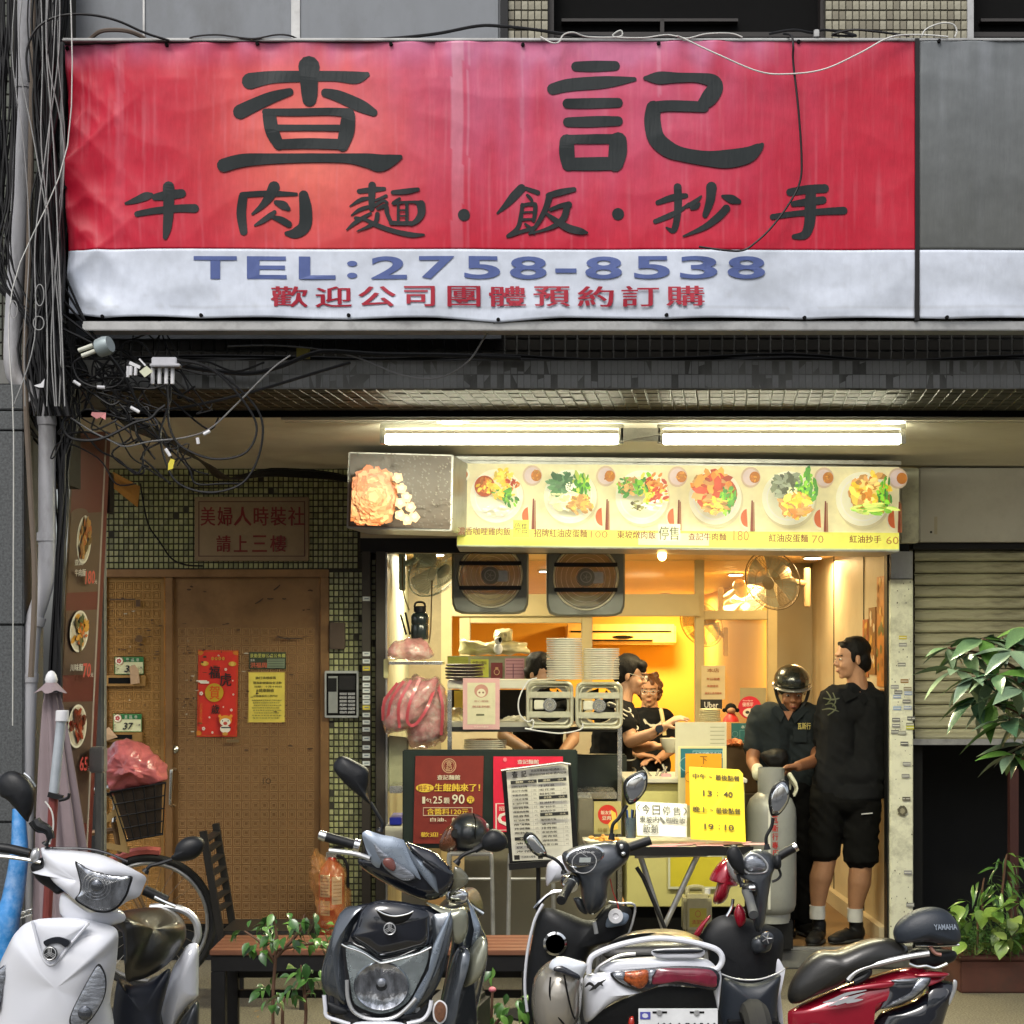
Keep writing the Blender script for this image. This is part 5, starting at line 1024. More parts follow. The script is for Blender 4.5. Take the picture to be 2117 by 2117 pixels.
stack('bowl_stack', 'small stack of paper bowls under the black delivery sticker', 1468,1492,1465,10.6,.062,7, m_cup, 'bowls'); stack('bowl_stack', 'tall stack of cream paper bowls behind the clear counter screen', 1480,1640,1498,10.4,.058,14, m_cup, 'bowls')
stack('tray_stack', 'stack of dark lacquer trays on the counter top', 960,1405,1372,9.95,.105,5, mat('black_lacquer', (.025,.012,.01),.3, coat=.5), 'trays')
stack('plate_stack', 'white plates piled under the counter shelf', 1003,1548,1528,10.05,.12,5, m_plate)
# square exhaust fans standing on the shelf
def box_fan(x0, y0, x1, y1, d, label):
    t_ = thing('exhaust_fan', label, 'exhaust fan', at((x0 + x1) / 2, y1, d), 'square exhaust fans on the counter'); w_ = (x1 - x0); fr = mat('greasy_steel', (.66,.64,.48),.32,.55, var=.15, scale=14, dirt=(.2,.16,.08), dirt_amt=.4)
    r_ = 12; cs = [(x0, y0),(x1, y0),(x1, y1),(x0, y1)]
    def rr(i, k): # rounded rect px
        P = []
        for cx, cy, a0 in ((x1 - r_ - i, y0 + r_ + i, -pi / 2),(x1 - r_ - i, y1 - r_ - i, 0),(x0 + r_ + i, y1 - r_ - i, pi / 2),(x0 + r_ + i, y0 + r_ + i, pi)):
            for j in range(5): a = a0 + j * pi / 8; P.append(at(cx + r_ * cos(a), cy + r_ * sin(a), d + k))
        return P
    MB().tube(rr(3,0),.010,8, closed=True).build('front_frame', fr, t_); MB().tube(rr(10,.02),.008,8, closed=True).build('inner_frame', fr, t_)
    c_ = at((x0 + x1) / 2,(y0 + y1) / 2, d); W2 = w_ / 2 * mpp(d)
    b = MB(); n = 32; rad = W2 * .78
    ring = [(cos(2 * pi * i / n) * rad, sin(2 * pi * i / n) * rad) for i in range(n)]; sq = []
    for i in range(n):
        a = 2 * pi * i / n; k = 1 / max(abs(cos(a)), abs(sin(a))); sq.append((cos(a) * k * W2 * .93, sin(a) * k * W2 * .93))
    vs = [c_ + V((x, .05, z)) for x, z in sq] + [c_ + V((x, .05, z)) for x, z in ring] + [c_ + V((x, .12, z)) for x, z in ring]
    b.add(vs, [(i, (i + 1) % n, n + (i + 1) % n, n + i) for i in range(n)] + [(n + i, n + (i + 1) % n, 2 * n + (i + 1) % n, 2 * n + i) for i in range(n)]); b.build('housing', fr, t_, ang=30)
    for sgn in (.42,-.42):
        MB().boxx(c_ + V((-W2 * .9,-.005, W2 * sgn - .017)), c_ + V((W2 * .9,.012, W2 * sgn + .017))).build('brace', fr, t_, bev=.003)
    MB().cyl(c_ + V((0,.04,0)), c_ + V((0,-.02,0)),.036, n=20).build('motor', m_steel, t_, bev=.004); MB().boxx(c_ + V((-.085,-.01,-.025)), c_ + V((-.03,.05,.025))).build('capacitor', m_wht, t_, bev=.004)
    p_ = Print(c_ + V((-.025,-.0205,.025)), c_ + V((.025,-.0205,.025)), c_ + V((.025,-.0205,-.025)), c_ + V((-.025,-.0205,-.025))); p_.ring(.5,.5,.48,.48,.1,(.3,.28,.2)); p_.ring(.5,.5,.3,.3,.15,(.35,.33,.25)); p_.build('dial_print', print_mat('satin_print'), t_)
    bl_ = MB()
    for k in range(5):
        a = 2 * pi * k / 5 + .3; bl_.add([c_ + V((cos(a) * .03,.07, sin(a) * .03)), c_ + V((cos(a) * rad * .95,.055, sin(a) * rad * .95)), c_ + V((cos(a + .8) * rad * .95,.10, sin(a + .8) * rad * .95)), c_ + V((cos(a + .5) * .03,.09, sin(a + .5) * .03))],[(0,1,2,3)])
    bl_.build('blades', m_blackmetal, t_)
    for q_ in rr(6,.02)[::5]: pass
box_fan(1088,1408,1185,1506,9.78, 'greasy steel exhaust fan below the taller plate stack'); box_fan(1190,1410,1287,1507,9.78, 'greasy steel exhaust fan below the shorter plate stack')
wire('cable', 'white cable looping in front of the two exhaust fans', [(1110,1402,9.7),(1090,1410,9.7),(1073,1445,9.7),(1074,1475,9.7),(1090,1492,9.7),(1102,1488,9.7),(1100,1505,9.7),(1085,1506,9.7),(1120,1512,9.7),(1160,1516,9.7),(1200,1508,9.7),(1205,1495,9.7)],.004, mat('white_plastic'))
# large hanging exhaust fans
def hang_fan(x0, x1, y1, d, label):
    t_ = thing('hanging_fan', label, 'exhaust fan', at((x0 + x1) / 2, y1, d), 'large round exhaust fans hung under the menu board'); m_ = mat('grey_fan_housing', (.17,.175,.155),.4,.3, var=.08)
    y0 = y1 - (x1 - x0) * .97; c_ = at((x0 + x1) / 2,(y0 + y1) / 2 - 2, d); W2 = (x1 - x0) / 2 * mpp(d); n = 48; rad = W2 * .84; b = MB(); sq = []
    for i in range(n):
        a = 2 * pi * i / n; e_ = 8; k = 1 / (abs(cos(a)) ** e_ + abs(sin(a)) ** e_) ** (1 / e_); sq.append((cos(a) * k * W2, sin(a) * k * W2))
    rg = [(cos(2 * pi * i / n) * rad, sin(2 * pi * i / n) * rad) for i in range(n)]
    vs = [c_ + V((x, .14, z)) for x, z in sq] + [c_ + V((x, .0, z)) for x, z in sq] + [c_ + V((x * .95,-.012, z * .95)) for x, z in sq] + [c_ + V((x * 1.03,-.006, z * 1.03)) for x, z in rg] + [c_ + V((x, .004, z)) for x, z in rg] + [c_ + V((x * .97,.14, z * .97)) for x, z in rg]
    b.add(vs, [(q_ * n + i, q_ * n + (i + 1) % n, (q_ + 1) * n + (i + 1) % n, (q_ + 1) * n + i) for q_ in range(5) for i in range(n)]); b.build('housing', m_, t_, ang=30)
    MB().tube([c_ + V((cos(2 * pi * i / n) * rad * .985,.0, sin(2 * pi * i / n) * rad * .985)) for i in range(n)],.006,6, closed=True).build('rim', mat('cream_plastic', (.6,.56,.42),.4), t_)
    MB().cyl(c_ + V((0,.12,0)), c_ + V((0,.125,0)), rad * .97, n=40).build('translucent_shroud', mat('smoky_film', (.34,.33,.28),.4, alpha=.6), t_)
    for s_ in (.32,-.32): MB().boxx(c_ + V((-rad * .96,-.01, W2 * s_ - .012)), c_ + V((rad * .96,.012, W2 * s_ + .012))).build('brace', m_blackmetal, t_, bev=.003)
    gd = MB()
    for q_ in (.3,.45,.6,.75,.9): gd.tube([c_ + V((cos(2 * pi * i / 40) * rad * q_, .02, sin(2 * pi * i / 40) * rad * q_)) for i in range(40)],.0018,4, closed=True)
    gd.build('wire_guard', m_alu, t_)
    MB().cyl(c_ + V((0,.05,0)), c_ + V((0,-.03,0)),.05, n=20).build('motor', mat('grey_motor', (.2,.19,.17),.5,.3), t_, bev=.006); MB().boxx(c_ + V((.04,-.01,-.035)), c_ + V((.10,.04,.03))).build('junction_box', m_alu, t_, bev=.004)
    p_ = Print(c_ + V((-.035,-.0305,.035)), c_ + V((.035,-.0305,.035)), c_ + V((.035,-.0305,-.035)), c_ + V((-.035,-.0305,-.035))); p_.ring(.5,.5,.48,.48,.2,(.35,.33,.3))
    for k in range(5): a = k * 2 * pi / 5; p_.stroke([(.5,.5,3),(.5 + .3 * cos(a),.5 + .3 * sin(a),2)],.02,(.35,.33,.3))
    p_.build('vent_print', print_mat('satin_print'), t_)
hang_fan(934,1093,1269,10.3, 'large grey hanging exhaust fan on the left, beside the wall fan'); hang_fan(1130,1292,1274,10.2, 'large grey hanging exhaust fan on the right, beside the bulb')
# wall fans
def wall_fan(c_, ax, r, m, label, bracket, parent_group='wall mounted fans'):
    t_ = thing('wall_fan', label, 'fan', c_, parent_group); z = V(ax).normalized(); x = z.orthogonal().normalized(); y = z.cross(x)
    g_ = MB()
    for k, (rr, h_) in enumerate(((1,0),(.9,.035),(.9,-.035),(.5,.06),(.5,-.055))): g_.tube([c_ + z * h_ * r * 4 + (x * cos(a * pi / 16) + y * sin(a * pi / 16)) * r * rr for a in range(32)],.004 if k == 0 else .002,5, closed=True)
    for k in range(40):
        a = 2 * pi * k / 40; dr = x * cos(a) + y * sin(a); g_.tube([c_ + dr * r * .2 + z * .24 * r, c_ + dr * r * .6 + z * .24 * r, c_ + dr * r * .93 + z * .12 * r, c_ + dr * r, c_ + dr * r * .93 - z * .12 * r, c_ + dr * r * .3 - z * .22 * r],.0013,4)
    g_.build('guard', m, t_); MB().lathe([(.2 * r, 0),(.22 * r, .01),(.05 * r, .02)], c_ + z * .24 * r, z, 20).build('badge', m, t_)
    MB().lathe([(.15 * r, -.24 * r),(.26 * r, -.4 * r),(.26 * r, -.8 * r),(.15 * r, -.95 * r)], c_, z, 20).build('motor', m, t_)
    for k in range(4):
        b = MB(); a0 = k * pi / 2; f_ = lambda u, v: c_ + (x * cos(a0 + 1.1 * u) + y * sin(a0 + 1.1 * u)) * r * (.12 + .78 * v) + z * r * (.12 * (u - .5)); b.grid(f_, 5,4); b.build('blade', mat('smoky_blade', (.3,.34,.3),.3, alpha=.7), t_)
    bb_ = MB(); b0 = c_ - z * .7 * r; bb_.tube([b0, b0.lerp(V(bracket),.5) + V((0,0,-.02)), V(bracket)],.018,8,3); bb_.build('bracket', m, t_); MB().boxx(V(bracket) + V((-.02,-.03,-.16)), V(bracket) + V((.02,.03,.1))).build('mount', m, t_, bev=.006)
wall_fan(at(905,1170,10.5),(.62,-.55,-.55),.21, mat('blue_grey_fan', (.28,.34,.33),.35, alpha=1), 'wall fan tilted down at the upper left of the kitchen', at(832,1165,10.6))
wall_fan(at(1597,1200,11.6),(-.6,-.75,-.35),.20, mat('beige_fan', (.22,.16,.09),.4), 'brown wall fan at the right passage wall', at(1668,1205,11.9))
wall_fan(at(1450,1290,16),(-.6,-.7,-.4),.22, mat('ochre_fan', (.5,.3,.08),.4), 'pale wall fan seen through the glass in the orange room', at(1500,1320,16.2))
wall_fan(at(1538,1243,14),(.3,.5,-.8),.2, mat('pale_fan', (.7,.55,.3),.4), 'pale fan above the transom behind the right glass pane', at(1490,1240,14))
ac = thing('air_conditioner', 'long orange-lit wall air conditioner in the back room', 'air conditioner', at(1310,1335,19.8)); m_ac = mat('warm_white_plastic', (.78,.55,.22),.4)
MB().boxx(at(1170,1290,19.6), at(1398,1332,19.6) + V((0,.35,0))).build('housing', m_ac, ac, bev=.02); MB().boxx(at(1180,1304,19.59), at(1388,1307,19.59) + V((0,.02,0))).build('groove', m_dark, ac); MB().boxx(at(1200,1322,19.58), at(1350,1325,19.58) + V((0,.03,0))).build('louvre', m_dark, ac)
MB().lathe([(.12,0),(.11,.01)], at(1288,1317,19.6),(0,-1,0),20,(1,.16)).build('display', m_dark, ac)
# ---- left corner: shelf, pink bags, bottle
sh = tag(MB().boxx(at(795,1368,9.95), at(915,1374,9.95) + V((0,.3,0))).build('wall_shelf', m_steel, None), 'narrow steel wall shelf carrying a bagged bundle at the kitchen left', 'shelf')
m_pbag = mat('pink_striped_bag', (.84,.34,.36),.22, var=.25, scale=18, alpha=.62, coat=1, bump=1, bscale=34, dirt=(.86,.82,.74), dirt_amt=.85, dirt_scale=13)
m_stripe = mat('red_bag_stripe', (.58,.09,.12),.35, coat=.4)
crumple([(800,1348),(812,1328),(840,1318),(880,1322),(895,1345),(890,1362),(850,1366),(810,1362)],9.85,.10,.08,5,.01, 'plastic_bag', m_pbag, 'pink and clear plastic bag lying on the steel wall shelf', 'plastic bag', sc_=12)
def striped_bag(outline, d, seed, label, stripes):
    t_ = thing('plastic_bag', label, 'plastic bag', at(outline[0][0], outline[0][1], d), 'pink striped plastic bags hanging at the kitchen left')
    n0 = len(outline); c0 = (sum(a for a, _ in outline) / n0, sum(b_ for _, b_ in outline) / n0)
    crumple([(c0[0] + (a - c0[0]) * .8, c0[1] + (b_ - c0[1]) * .8 + 4) for a, b_ in outline], d, .12,.08, seed + 9,.02, 'bag_contents', mat('white_bag_contents', (.8,.76,.66),.5, var=.35, scale=25), None, None, t_, 22)
    o = crumple(outline, d, .15,.1, seed, .011, 'bag_body', m_pbag, None, None, t_, 9); n_ = len(outline)
    cx = sum(a for a, _ in outline) / n_; cy = sum(b_ for _, b_ in outline) / n_; rr = max(abs(a - cx) for a, _ in outline); ry = max(abs(b_ - cy) for _, b_ in outline)
    for P in stripes:
        pts = [at(x, y, d - .155 * max(0,1 - ((x - cx) / rr / 1.05) ** 2 * .8 - ((y - cy) / ry / 1.05) ** 2 * .8) ** .5 - .014) for x, y in P]; q_ = crom(pts, 6)
        sb_ = MB(); w_ = .008; vs = []
        for i, a in enumerate(q_):
            t1 = (q_[min(i + 1, len(q_) - 1)] - q_[max(i - 1,0)]).normalized(); s1 = t1.cross(V((0,1,0))).normalized() * w_; vs += [a - s1, a + s1]
        sb_.add(vs, [(2 * i, 2 * i + 1,2 * i + 3,2 * i + 2) for i in range(len(q_) - 1)]); sb_.build('stripe', m_stripe, t_)
striped_bag([(858,1395),(895,1405),(920,1420),(926,1480),(925,1520),(905,1540),(880,1548),(850,1545),(838,1500),(842,1430)],10.0,4, 'rear pale pink hanging bag, lower right one of the two', [[(905,1415),(915,1460),(912,1520)]])
striped_bag([(840,1402),(880,1403),(905,1400),(906,1425),(890,1465),(862,1500),(825,1518),(795,1512),(786,1478),(792,1445),(815,1415)],9.85,6, 'front pink hanging bag with bold red stripes', [[(835,1408),(808,1450),(800,1500)],[(850,1406),(825,1455),(826,1505)],[(868,1404),(848,1450),(842,1490),(858,1498),(885,1460),(902,1405)],[(822,1412),(795,1450),(792,1490)]])
bt = thing('water_jug', 'black sports water jug on the shelf beside the pink bag', 'bottle', at(868,1322,10.0)); c_ = at(868,1322,10.0)
MB().lathe([(.045,0),(.05,.01),(.05,.075),(.046,.085),(.05,.095),(.05,.13),(.04,.145),(.03,.15)], c_, n=24).build('body', mat('smoky_black_plastic', (.02,.03,.03),.2, coat=.5), bt); MB().cyl(c_ + V((0,0,.15)), c_ + V((0,0,.185)),.034, n=20).build('lid', m_blackplastic, bt, bev=.004); MB().tube([c_ + V((-.03,0,.18)), c_ + V((-.02,0,.205)), c_ + V((.02,0,.205)), c_ + V((.03,0,.18))],.006,6,3).build('carry_loop', m_blackplastic, bt)
for i, (a, c1) in enumerate((((840,1312,10),(828,1270,10)),((848,1312,10),(838,1266,10)))): tag(MB().cyl(at(*a), at(*c1),.006, n=6).build('chopstick', m_blackplastic, None),['left black chopstick leaning by the water jug', 'right black chopstick leaning by the water jug'][i], 'chopstick')
b = MB(); b.tube([at(832,1150,10.1), at(833,1220,10.1), at(846,1262,10.1)],.004,5,4); b.tube([at(893,1200,10.2), at(890,1300,10.2), at(886,1330,10.2)],.004,5,4); tag(b.build('hanging_wires', mat('brown_wire', (.15,.09,.04),.6), None), 'thin brown wires hanging down the pale kitchen wall', 'wires')
tag(MB().bpx(793,1362,803,1402,9.93,.03).build('tape_roll', mat('yellowish_tape', (.6,.58,.3),.4), None, bev=.004), 'yellowish strip of tape on the jamb below the shelf', 'tape')
tag(MB().slab([at(800,1520,10.0), at(845,1525,10.0), at(840,1640,10.0), at(802,1640,10.0)],.05).build('hanging_cloth', mat('pale_yellow_cloth', (.45,.45,.28),.8, bump=.6, bscale=20), None, bev=.01), 'pale yellow cloth hanging under the pink bags', 'cloth')
# notes and packages behind the counter
b = MB(); b.bpx(925,1356,1105,1404,10.9,.03); sp_ = struct('kitchen_splash_panel', b, mat('grey_green_panel', (.26,.27,.19),.5))
def note(px0, py0, px1, py1, d, col, label, lines=(), name='note', ink=(.1,.08,.02), cat='note', extra=None, th=.002):
    t_ = thing(name, label, cat, at((px0 + px1) / 2, py1, d)); MB().bpx(px0, py0, px1, py1, d, th).build('sheet', mat('paper_' + '_'.join(str(round(c1 * 100)) for c1 in col), col, .55, var=.04), t_)
    p_ = Print(*pq(px0, py0, px1, py1, d))
    for (s_, u0, v0, u1, v1, *cc) in lines: p_.text(s_, u0, v0, u1, v1, cc[0] if cc else ink, .012)
    if extra: extra(p_)
    if p_.mb.v: p_.build('print', print_mat('satin_print'), t_)
    return t_
note(925,1358,968,1380,10.85,(.35,.38,.06), 'olive yellow note pinned left behind the dark trays'); note(973,1363,1010,1400,10.85,(.5,.52,.06), 'yellow handwritten note behind the lacquer trays', [('外帶分開裝', .1,.1,.9,.3),('謝謝合作', .1,.4,.8,.6),('請稍候', .1,.7,.7,.88)])
note(1015,1370,1039,1402,10.85,(.16,.015,.02), 'small dark red card pinned behind the counter', extra=lambda p_: (p_.ring(.5,.6,.25,.2,.2,(.6,.4,.2)), p_.disc(.5,.35,.15,.06,(.55,.3,.15))))
note(1044,1361,1084,1404,10.85,(.50,.25,.30), 'pink order form pinned behind the counter', extra=lambda p_: [p_.rect(.05,.1 + .16 * k, .95,.13 + .16 * k, (.15,.05,.1)) for k in range(5)] + [p_.rect(.4,.25,.45,.95,(.15,.05,.1))])
pnd = note(957,1402,1033,1508,9.68,(.62,.36,.36), 'pink-framed notice with a round panda face taped to the counter', cat='poster', extra=lambda p_: (p_.rect(.12,.09,.88,.9,(.62,.58,.40)), p_.disc(.5,.25,.19,.13,(.5,.25,.2),24), p_.disc(.5,.285,.12,.08,(.68,.62,.46),20), p_.disc(.45,.28,.03,.02,(.25,.15,.1),8), p_.disc(.55,.28,.03,.02,(.25,.15,.1),8), p_.text('用心服務', .3,.43,.7,.47,(.5,.25,.2)), p_.text('美味到家', .25,.53,.75,.58,(.5,.25,.2),.01), p_.rect(.36,.7,.58,.73,(.1,.1,.05)), p_.text('外送合作夥伴', .3,.93,.7,.97,(.75,.6,.55))))
b = crumple([(955,1322),(1000,1326),(1080,1326),(1092,1338),(1090,1352),(1040,1354),(960,1354),(950,1340)],11.0,.1,.1,7,.01, 'wrapped_package', mat('cellophane_package', (.50,.46,.28),.3, coat=.4, var=.2), 'long cellophane wrapped package behind the counter', 'package', sc_=10)
b = crumple([(1025,1303),(1050,1300),(1060,1306),(1058,1326),(1028,1327),(1021,1316)],11.0,.08,.08,2,.01, 'wrapped_package', MATS['cellophane_package'], 'small square cellophane package on top of the long one', 'package', sc_=12)
mk = thing('figurine', 'small white and black figurine standing before the wrapped package', 'figurine', at(1030,1354,10.8)); c_ = at(1030,1352,10.8)
MB().ell(c_ + V((0,0,.03)),(.027,.022,.035)).build('body', mat('white_plastic'), mk); MB().ell(c_ + V((0,0,.08)),(.024,.022,.024)).build('head', mat('white_plastic'), mk); MB().ell(c_ + V((.012,-.018,.085)),(.012,.006,.016)).build('ear', m_dark, mk)
tag(crumple([(930,1470),(945,1462),(958,1470),(960,1490),(930,1492)],10.2,.05,.04,3,.015, 'noodle_bag', mat('noodle_yellow', (.65,.58,.3),.5, var=.3, scale=40), None, None, None, 20), 'clear bag of yellow noodles in the counter case', 'food')
tag(crumple([(1036,1490),(1050,1482),(1075,1480),(1100,1486),(1105,1495),(1036,1496)],10.2,.06,.05,4,.015, 'dough_pile', mat('flour_white', (.7,.66,.5),.7, var=.1), None, None, None, 20), 'white dough pieces heaped on the counter shelf', 'food')
# ================================================================== BOARDS, TABLE AND SIGNS IN FRONT OF THE KITCHEN
bb_ = thing('poster_board', 'black display board with a dark red and a crimson dumpling poster', 'display board', at(1013,1753,9.35))
MB().bpx(832,1550,1194,1754,9.35,.04).build('board', m_bl, bb_, bev=.006)
s1 = MB().slab([at(859,1563,9.34), at(1000,1563,9.34), at(996,1744,9.34), at(854,1744,9.34)],.004).build('poster', mat('maroon_paper', (.19,.022,.015),.45), bb_)
p = Print(at(857,1563,9.34), at(1000,1563,9.34), at(998,1744,9.34), at(855,1744,9.34))
def q1(x, y): return (x - 857) / 142,(y - 1563) / 181
def tx(s_, x0, y0, x1, y1, c, o=.02): p.text(s_, *q1(x0, y0), *q1(x1, y1), c, o)
CR = (.72,.66,.5); YE = (.75,.52,.06)
u, v = q1(928,1583); p.ring(u, v, .105,.085,.12,(.55,.33,.2)); p.ring(u, v, .08,.065,.1,(.55,.33,.2)); tx('查', 922,1573,934,1583,(.6,.38,.22)); tx('記', 922,1584,934,1594,(.6,.38,.22))
tx('查記麵館', 904,1602,951,1612, CR, .03); p.disc(*q1(879,1629),.13,.048, YE, 20); tx('純手工', 865,1623,893,1635,(.2,.03,.02)); tx('生餛飩來了！', 899,1620,992,1636, YE, .05)
tx('1', 874,1647,880,1661, CR, .01); tx('包', 881,1650,893,1661, CR); tx('25', 896,1646,915,1661, CR, .01); tx('顆', 918,1649,930,1661, CR); tx('90', 935,1642,961,1662, CR, .01); p.disc(*q1(973,1653),.055,.043, YE, 18); tx('元', 968,1647,979,1659,(.2,.03,.02))
p.frame(*q1(876,1669), *q1(977,1686),.006,.006, CR); tx('含醬料120元', 884,1671,969,1684, YE, .03); tx('白油、紅油', 891,1690,964,1698, CR); tx('歡迎＋LINE', 872,1720,964,1730, YE)
p.build('poster_print', print_mat('satin_print'), bb_)
s1 = MB().slab([at(1020,1564,9.34), at(1164,1564,9.34), at(1160,1720,9.34), at(1020,1720,9.34)],.004).build('poster', mat('crimson_paper', (.62,.015,.05),.4), bb_)
p = Print(*pq(1020,1564,1162,1720,9.34)); p.text('查記麵館', .35,.04,.66,.1,(.75,.6,.55),.03); p.frame(.03,.62,.3,.98,.02,.01,(.75,.6,.55)); p.text('招牌', .08,.66,.25,.72,(.7,.6,.5),.02); p.text('Q', .06,.74,.28,.93,(.8,.72,.65),.04); p.disc(.17,.04,.03,.03,(.8,.2,.25),8); p.build('poster_print', print_mat('satin_print'), bb_)
for k, (x0, x1) in enumerate(((930,1014),(1056,1140))):
    t = thing('metal_stool', ['left tubular metal stool carrying the poster board', 'right tubular metal stool carrying the poster board'][k], 'stool', at((x0 + x1) / 2,1960,9.3), 'tubular metal stools under the poster board')
    for dd in (8.98,9.33):
        for x, dx in ((x0,-6),(x1,6)): MB().tube([at(x, 1765, dd), at(x + dx * .5,1790, dd), at(x + dx, 1985, dd)],.011,8,2).build('leg', m_alu, t)
        MB().tube([at(x0,1817, dd), at(x1,1817, dd)],.008,8).build('rung', m_alu, t)
    MB().boxx(at(x0 - 3,1762,8.98), at(x1 + 3,1770,8.98) + V((0,.38,0))).build('seat', m_alu, t, bev=.008)
ms = thing('menu_stand', 'black floor stand holding a tilted white printed menu with prices', 'menu stand', at(1113,1975,8.6)); q = (at(1046,1588,8.6), at(1174,1579,8.6), at(1185,1775,8.6), at(1060,1780,8.6))
MB().slab([at(1036,1592,8.62), at(1180,1583,8.62), at(1198,1778,8.62), at(1054,1790,8.62)],.02).build('backing_board', m_blackmetal, ms, bev=.003); MB().slab(q, .004).build('sheet', mat('menu_white_paper', (.66,.64,.56),.5), ms)
MB().tube([at(1036,1593,8.59), at(1160,1577,8.59), at(1180,1580,8.58)],.006,8).build('clip_rail', m_steel, ms); MB().tube([at(1113,1780,8.64), at(1113,1985,8.64)],.011,10).build('pole', m_blackmetal, ms); MB().bar(at(1052,1792,8.58), at(1198,1780,8.58),.03,.02).build('ledge', m_blackmetal, ms)
MB().lathe([(.17,0),(.17,.012),(.03,.02)],(at(1113,0,8.64).x, 8.64,.0), n=28).build('base', m_blackmetal, ms)
p = Print(*q, lift=.003); K = (.02,.018,.016); p.text('查', .09,.04,.18,.11, K, .02); p.text('記', .24,.04,.32,.11, K, .02); p.text('台北市某街837號(週休二日)', .4,.035,.97,.065, K, .01); p.text('☎(02)2758-8538 週六公休', .36,.072,.97,.105, K, .01)
def mrow(u0, u1, v, s_, pr_): p.text(s_, u0 + .01, v, u0 + .26, v + .024,(.03,.025,.02),.03); p.text(pr_, u1 - .07, v + .002, u1 - .02, v + .02,(.2,.18,.15),0); p.rect(u0, v + .028, u1, v + .031,(.35,.33,.3)); p.rect(u1 - .1, v - .008, u1 - .096, v + .028,(.35,.33,.3)); p.rect(u0, v - .008, u0 + .004, v + .028,(.35,.33,.3))
for u0, u1, v, s_ in ((.06,.48,.14, '麵類'),(.5,.96,.14, '湯類'),(.5,.96,.32, '抄手類'),(.5,.96,.5, '飯類'),(.06,.42,.745, '小菜')): p.rect(u0, v, u1, v + .036,(.03,.03,.03)); p.text(s_, u0 + .08, v + .007, u0 + .2, v + .029, CR, .01); p.text('小大', u1 - .14, v + .007, u1 - .04, v + .029, CR, .01)
for k, (s_, c) in enumerate(zip('招牌紅油皮蛋麵,查記牛肉麵,半筋半肉麵,川味皮蛋麵,紅油抄手麵,麻醬麵,榨菜肉絲麵,陽春麵,紅油乾麵,酸辣麵,炸醬麵,餛飩麵'.split(','), '100,180,200,90,90,55,70,45,60,65,65,70'.split(','))): mrow(.06,.48,.195 + .0445 * k, s_, c)
for u0, v0, L_ in ((.5,.195, '牛肉湯 100,蛋花湯 30,餛飩湯 60'),(.5,.375, '紅油抄手 60,酸辣抄手 70,鮮肉抄手 60'),(.5,.555, '咖哩雞肉飯 110,滷肉飯 35,排骨飯 95,東坡肉飯 110,燙青菜 40,滷味拼盤 80,皮蛋豆腐 40'),(.06,.79, '滷蛋 15,豆干 10,海帶 10')):
    for k, e_ in enumerate(L_.split(',')): mrow(u0,.96 if u0 > .4 else .48, v0 + .0435 * k, *e_.split())
p.rect(.03,.925,.12,.975, K); p.rect(.42,.925,.5,.975, K); p.text('外送請洽櫃檯', .15,.935,.38,.96, K, .01)
p.build('menu_print', print_mat('satin_print'), ms)
# ordering counter and folding table
oc = thing('order_counter', 'pale yellow ordering counter behind the folding table', 'counter', at(1400,1957,9.75)); m_py = mat('pale_yellow_board', (.62,.57,.22),.5, var=.06, dirt=(.35,.3,.1), dirt_amt=.3)
MB().boxx(at(1296,1620,9.75), at(1540,1875,9.75) + V((0,.5,0))).build('front_panel', m_py, oc, bev=.004); MB().boxx(at(1290,1610,9.7), at(1545,1619,9.7) + V((0,.58,0))).build('worktop', m_wht, oc, bev=.004); MB().boxx(at(1300,1877,9.8), at(1536,1972,9.8) + V((0,.4,0))).build('plinth', m_dark, oc)
note(1381,1766,1497,1838,9.73,(.62,.52,.03), 'large worn yellow sheet on the lower front of the ordering counter', extra=lambda p_: (p_.frame(0,0,1,1,.04,.07,(.6,.6,.45)),))
note(1396,1493,1502,1612,9.85,(.62,.58,.42), 'pale translucent counter screen with cup outlines behind it', name='counter_screen', cat='screen', th=.01, extra=lambda p_: [p_.rect(.68,.08 + .07 * k, .96,.095 + .07 * k, (.4,.38,.25)) for k in range(11)] + [p_.rect(.3,.85,.62,1,(.72,.7,.55))])
note(1402,1543,1502,1690,9.6,(.70,.66,.34), 'pale yellow plastic frame around a teal sticker on the counter', name='sign_frame', cat='sign', th=.01, extra=lambda p_: (p_.rect(.05,.03,.92,.44,(.02,.16,.2)), p_.ring(.17,.25,.14,.1,.1,(.25,.45,.5)), p_.frame(.3,.06,.92,.16,.01,.01,(.3,.5,.55)), p_.text('本店可電子支付', .34,.08,.88,.14,(.5,.7,.72),.01)))
note(1417,1558,1492,1665,9.5,(.78,.34,.01), 'orange paper sign reading afternoon hours behind the yellow one', name='paper_sign', cat='sign', extra=lambda p_: (p_.text('下', .4,.05,.6,.2,(.25,.1,.02),.01), p_.text('午', .4,.24,.6,.38,(.25,.1,.02),.01), p_.ring(.1,.45,.12,.1,.12,(.35,.15,.02))))
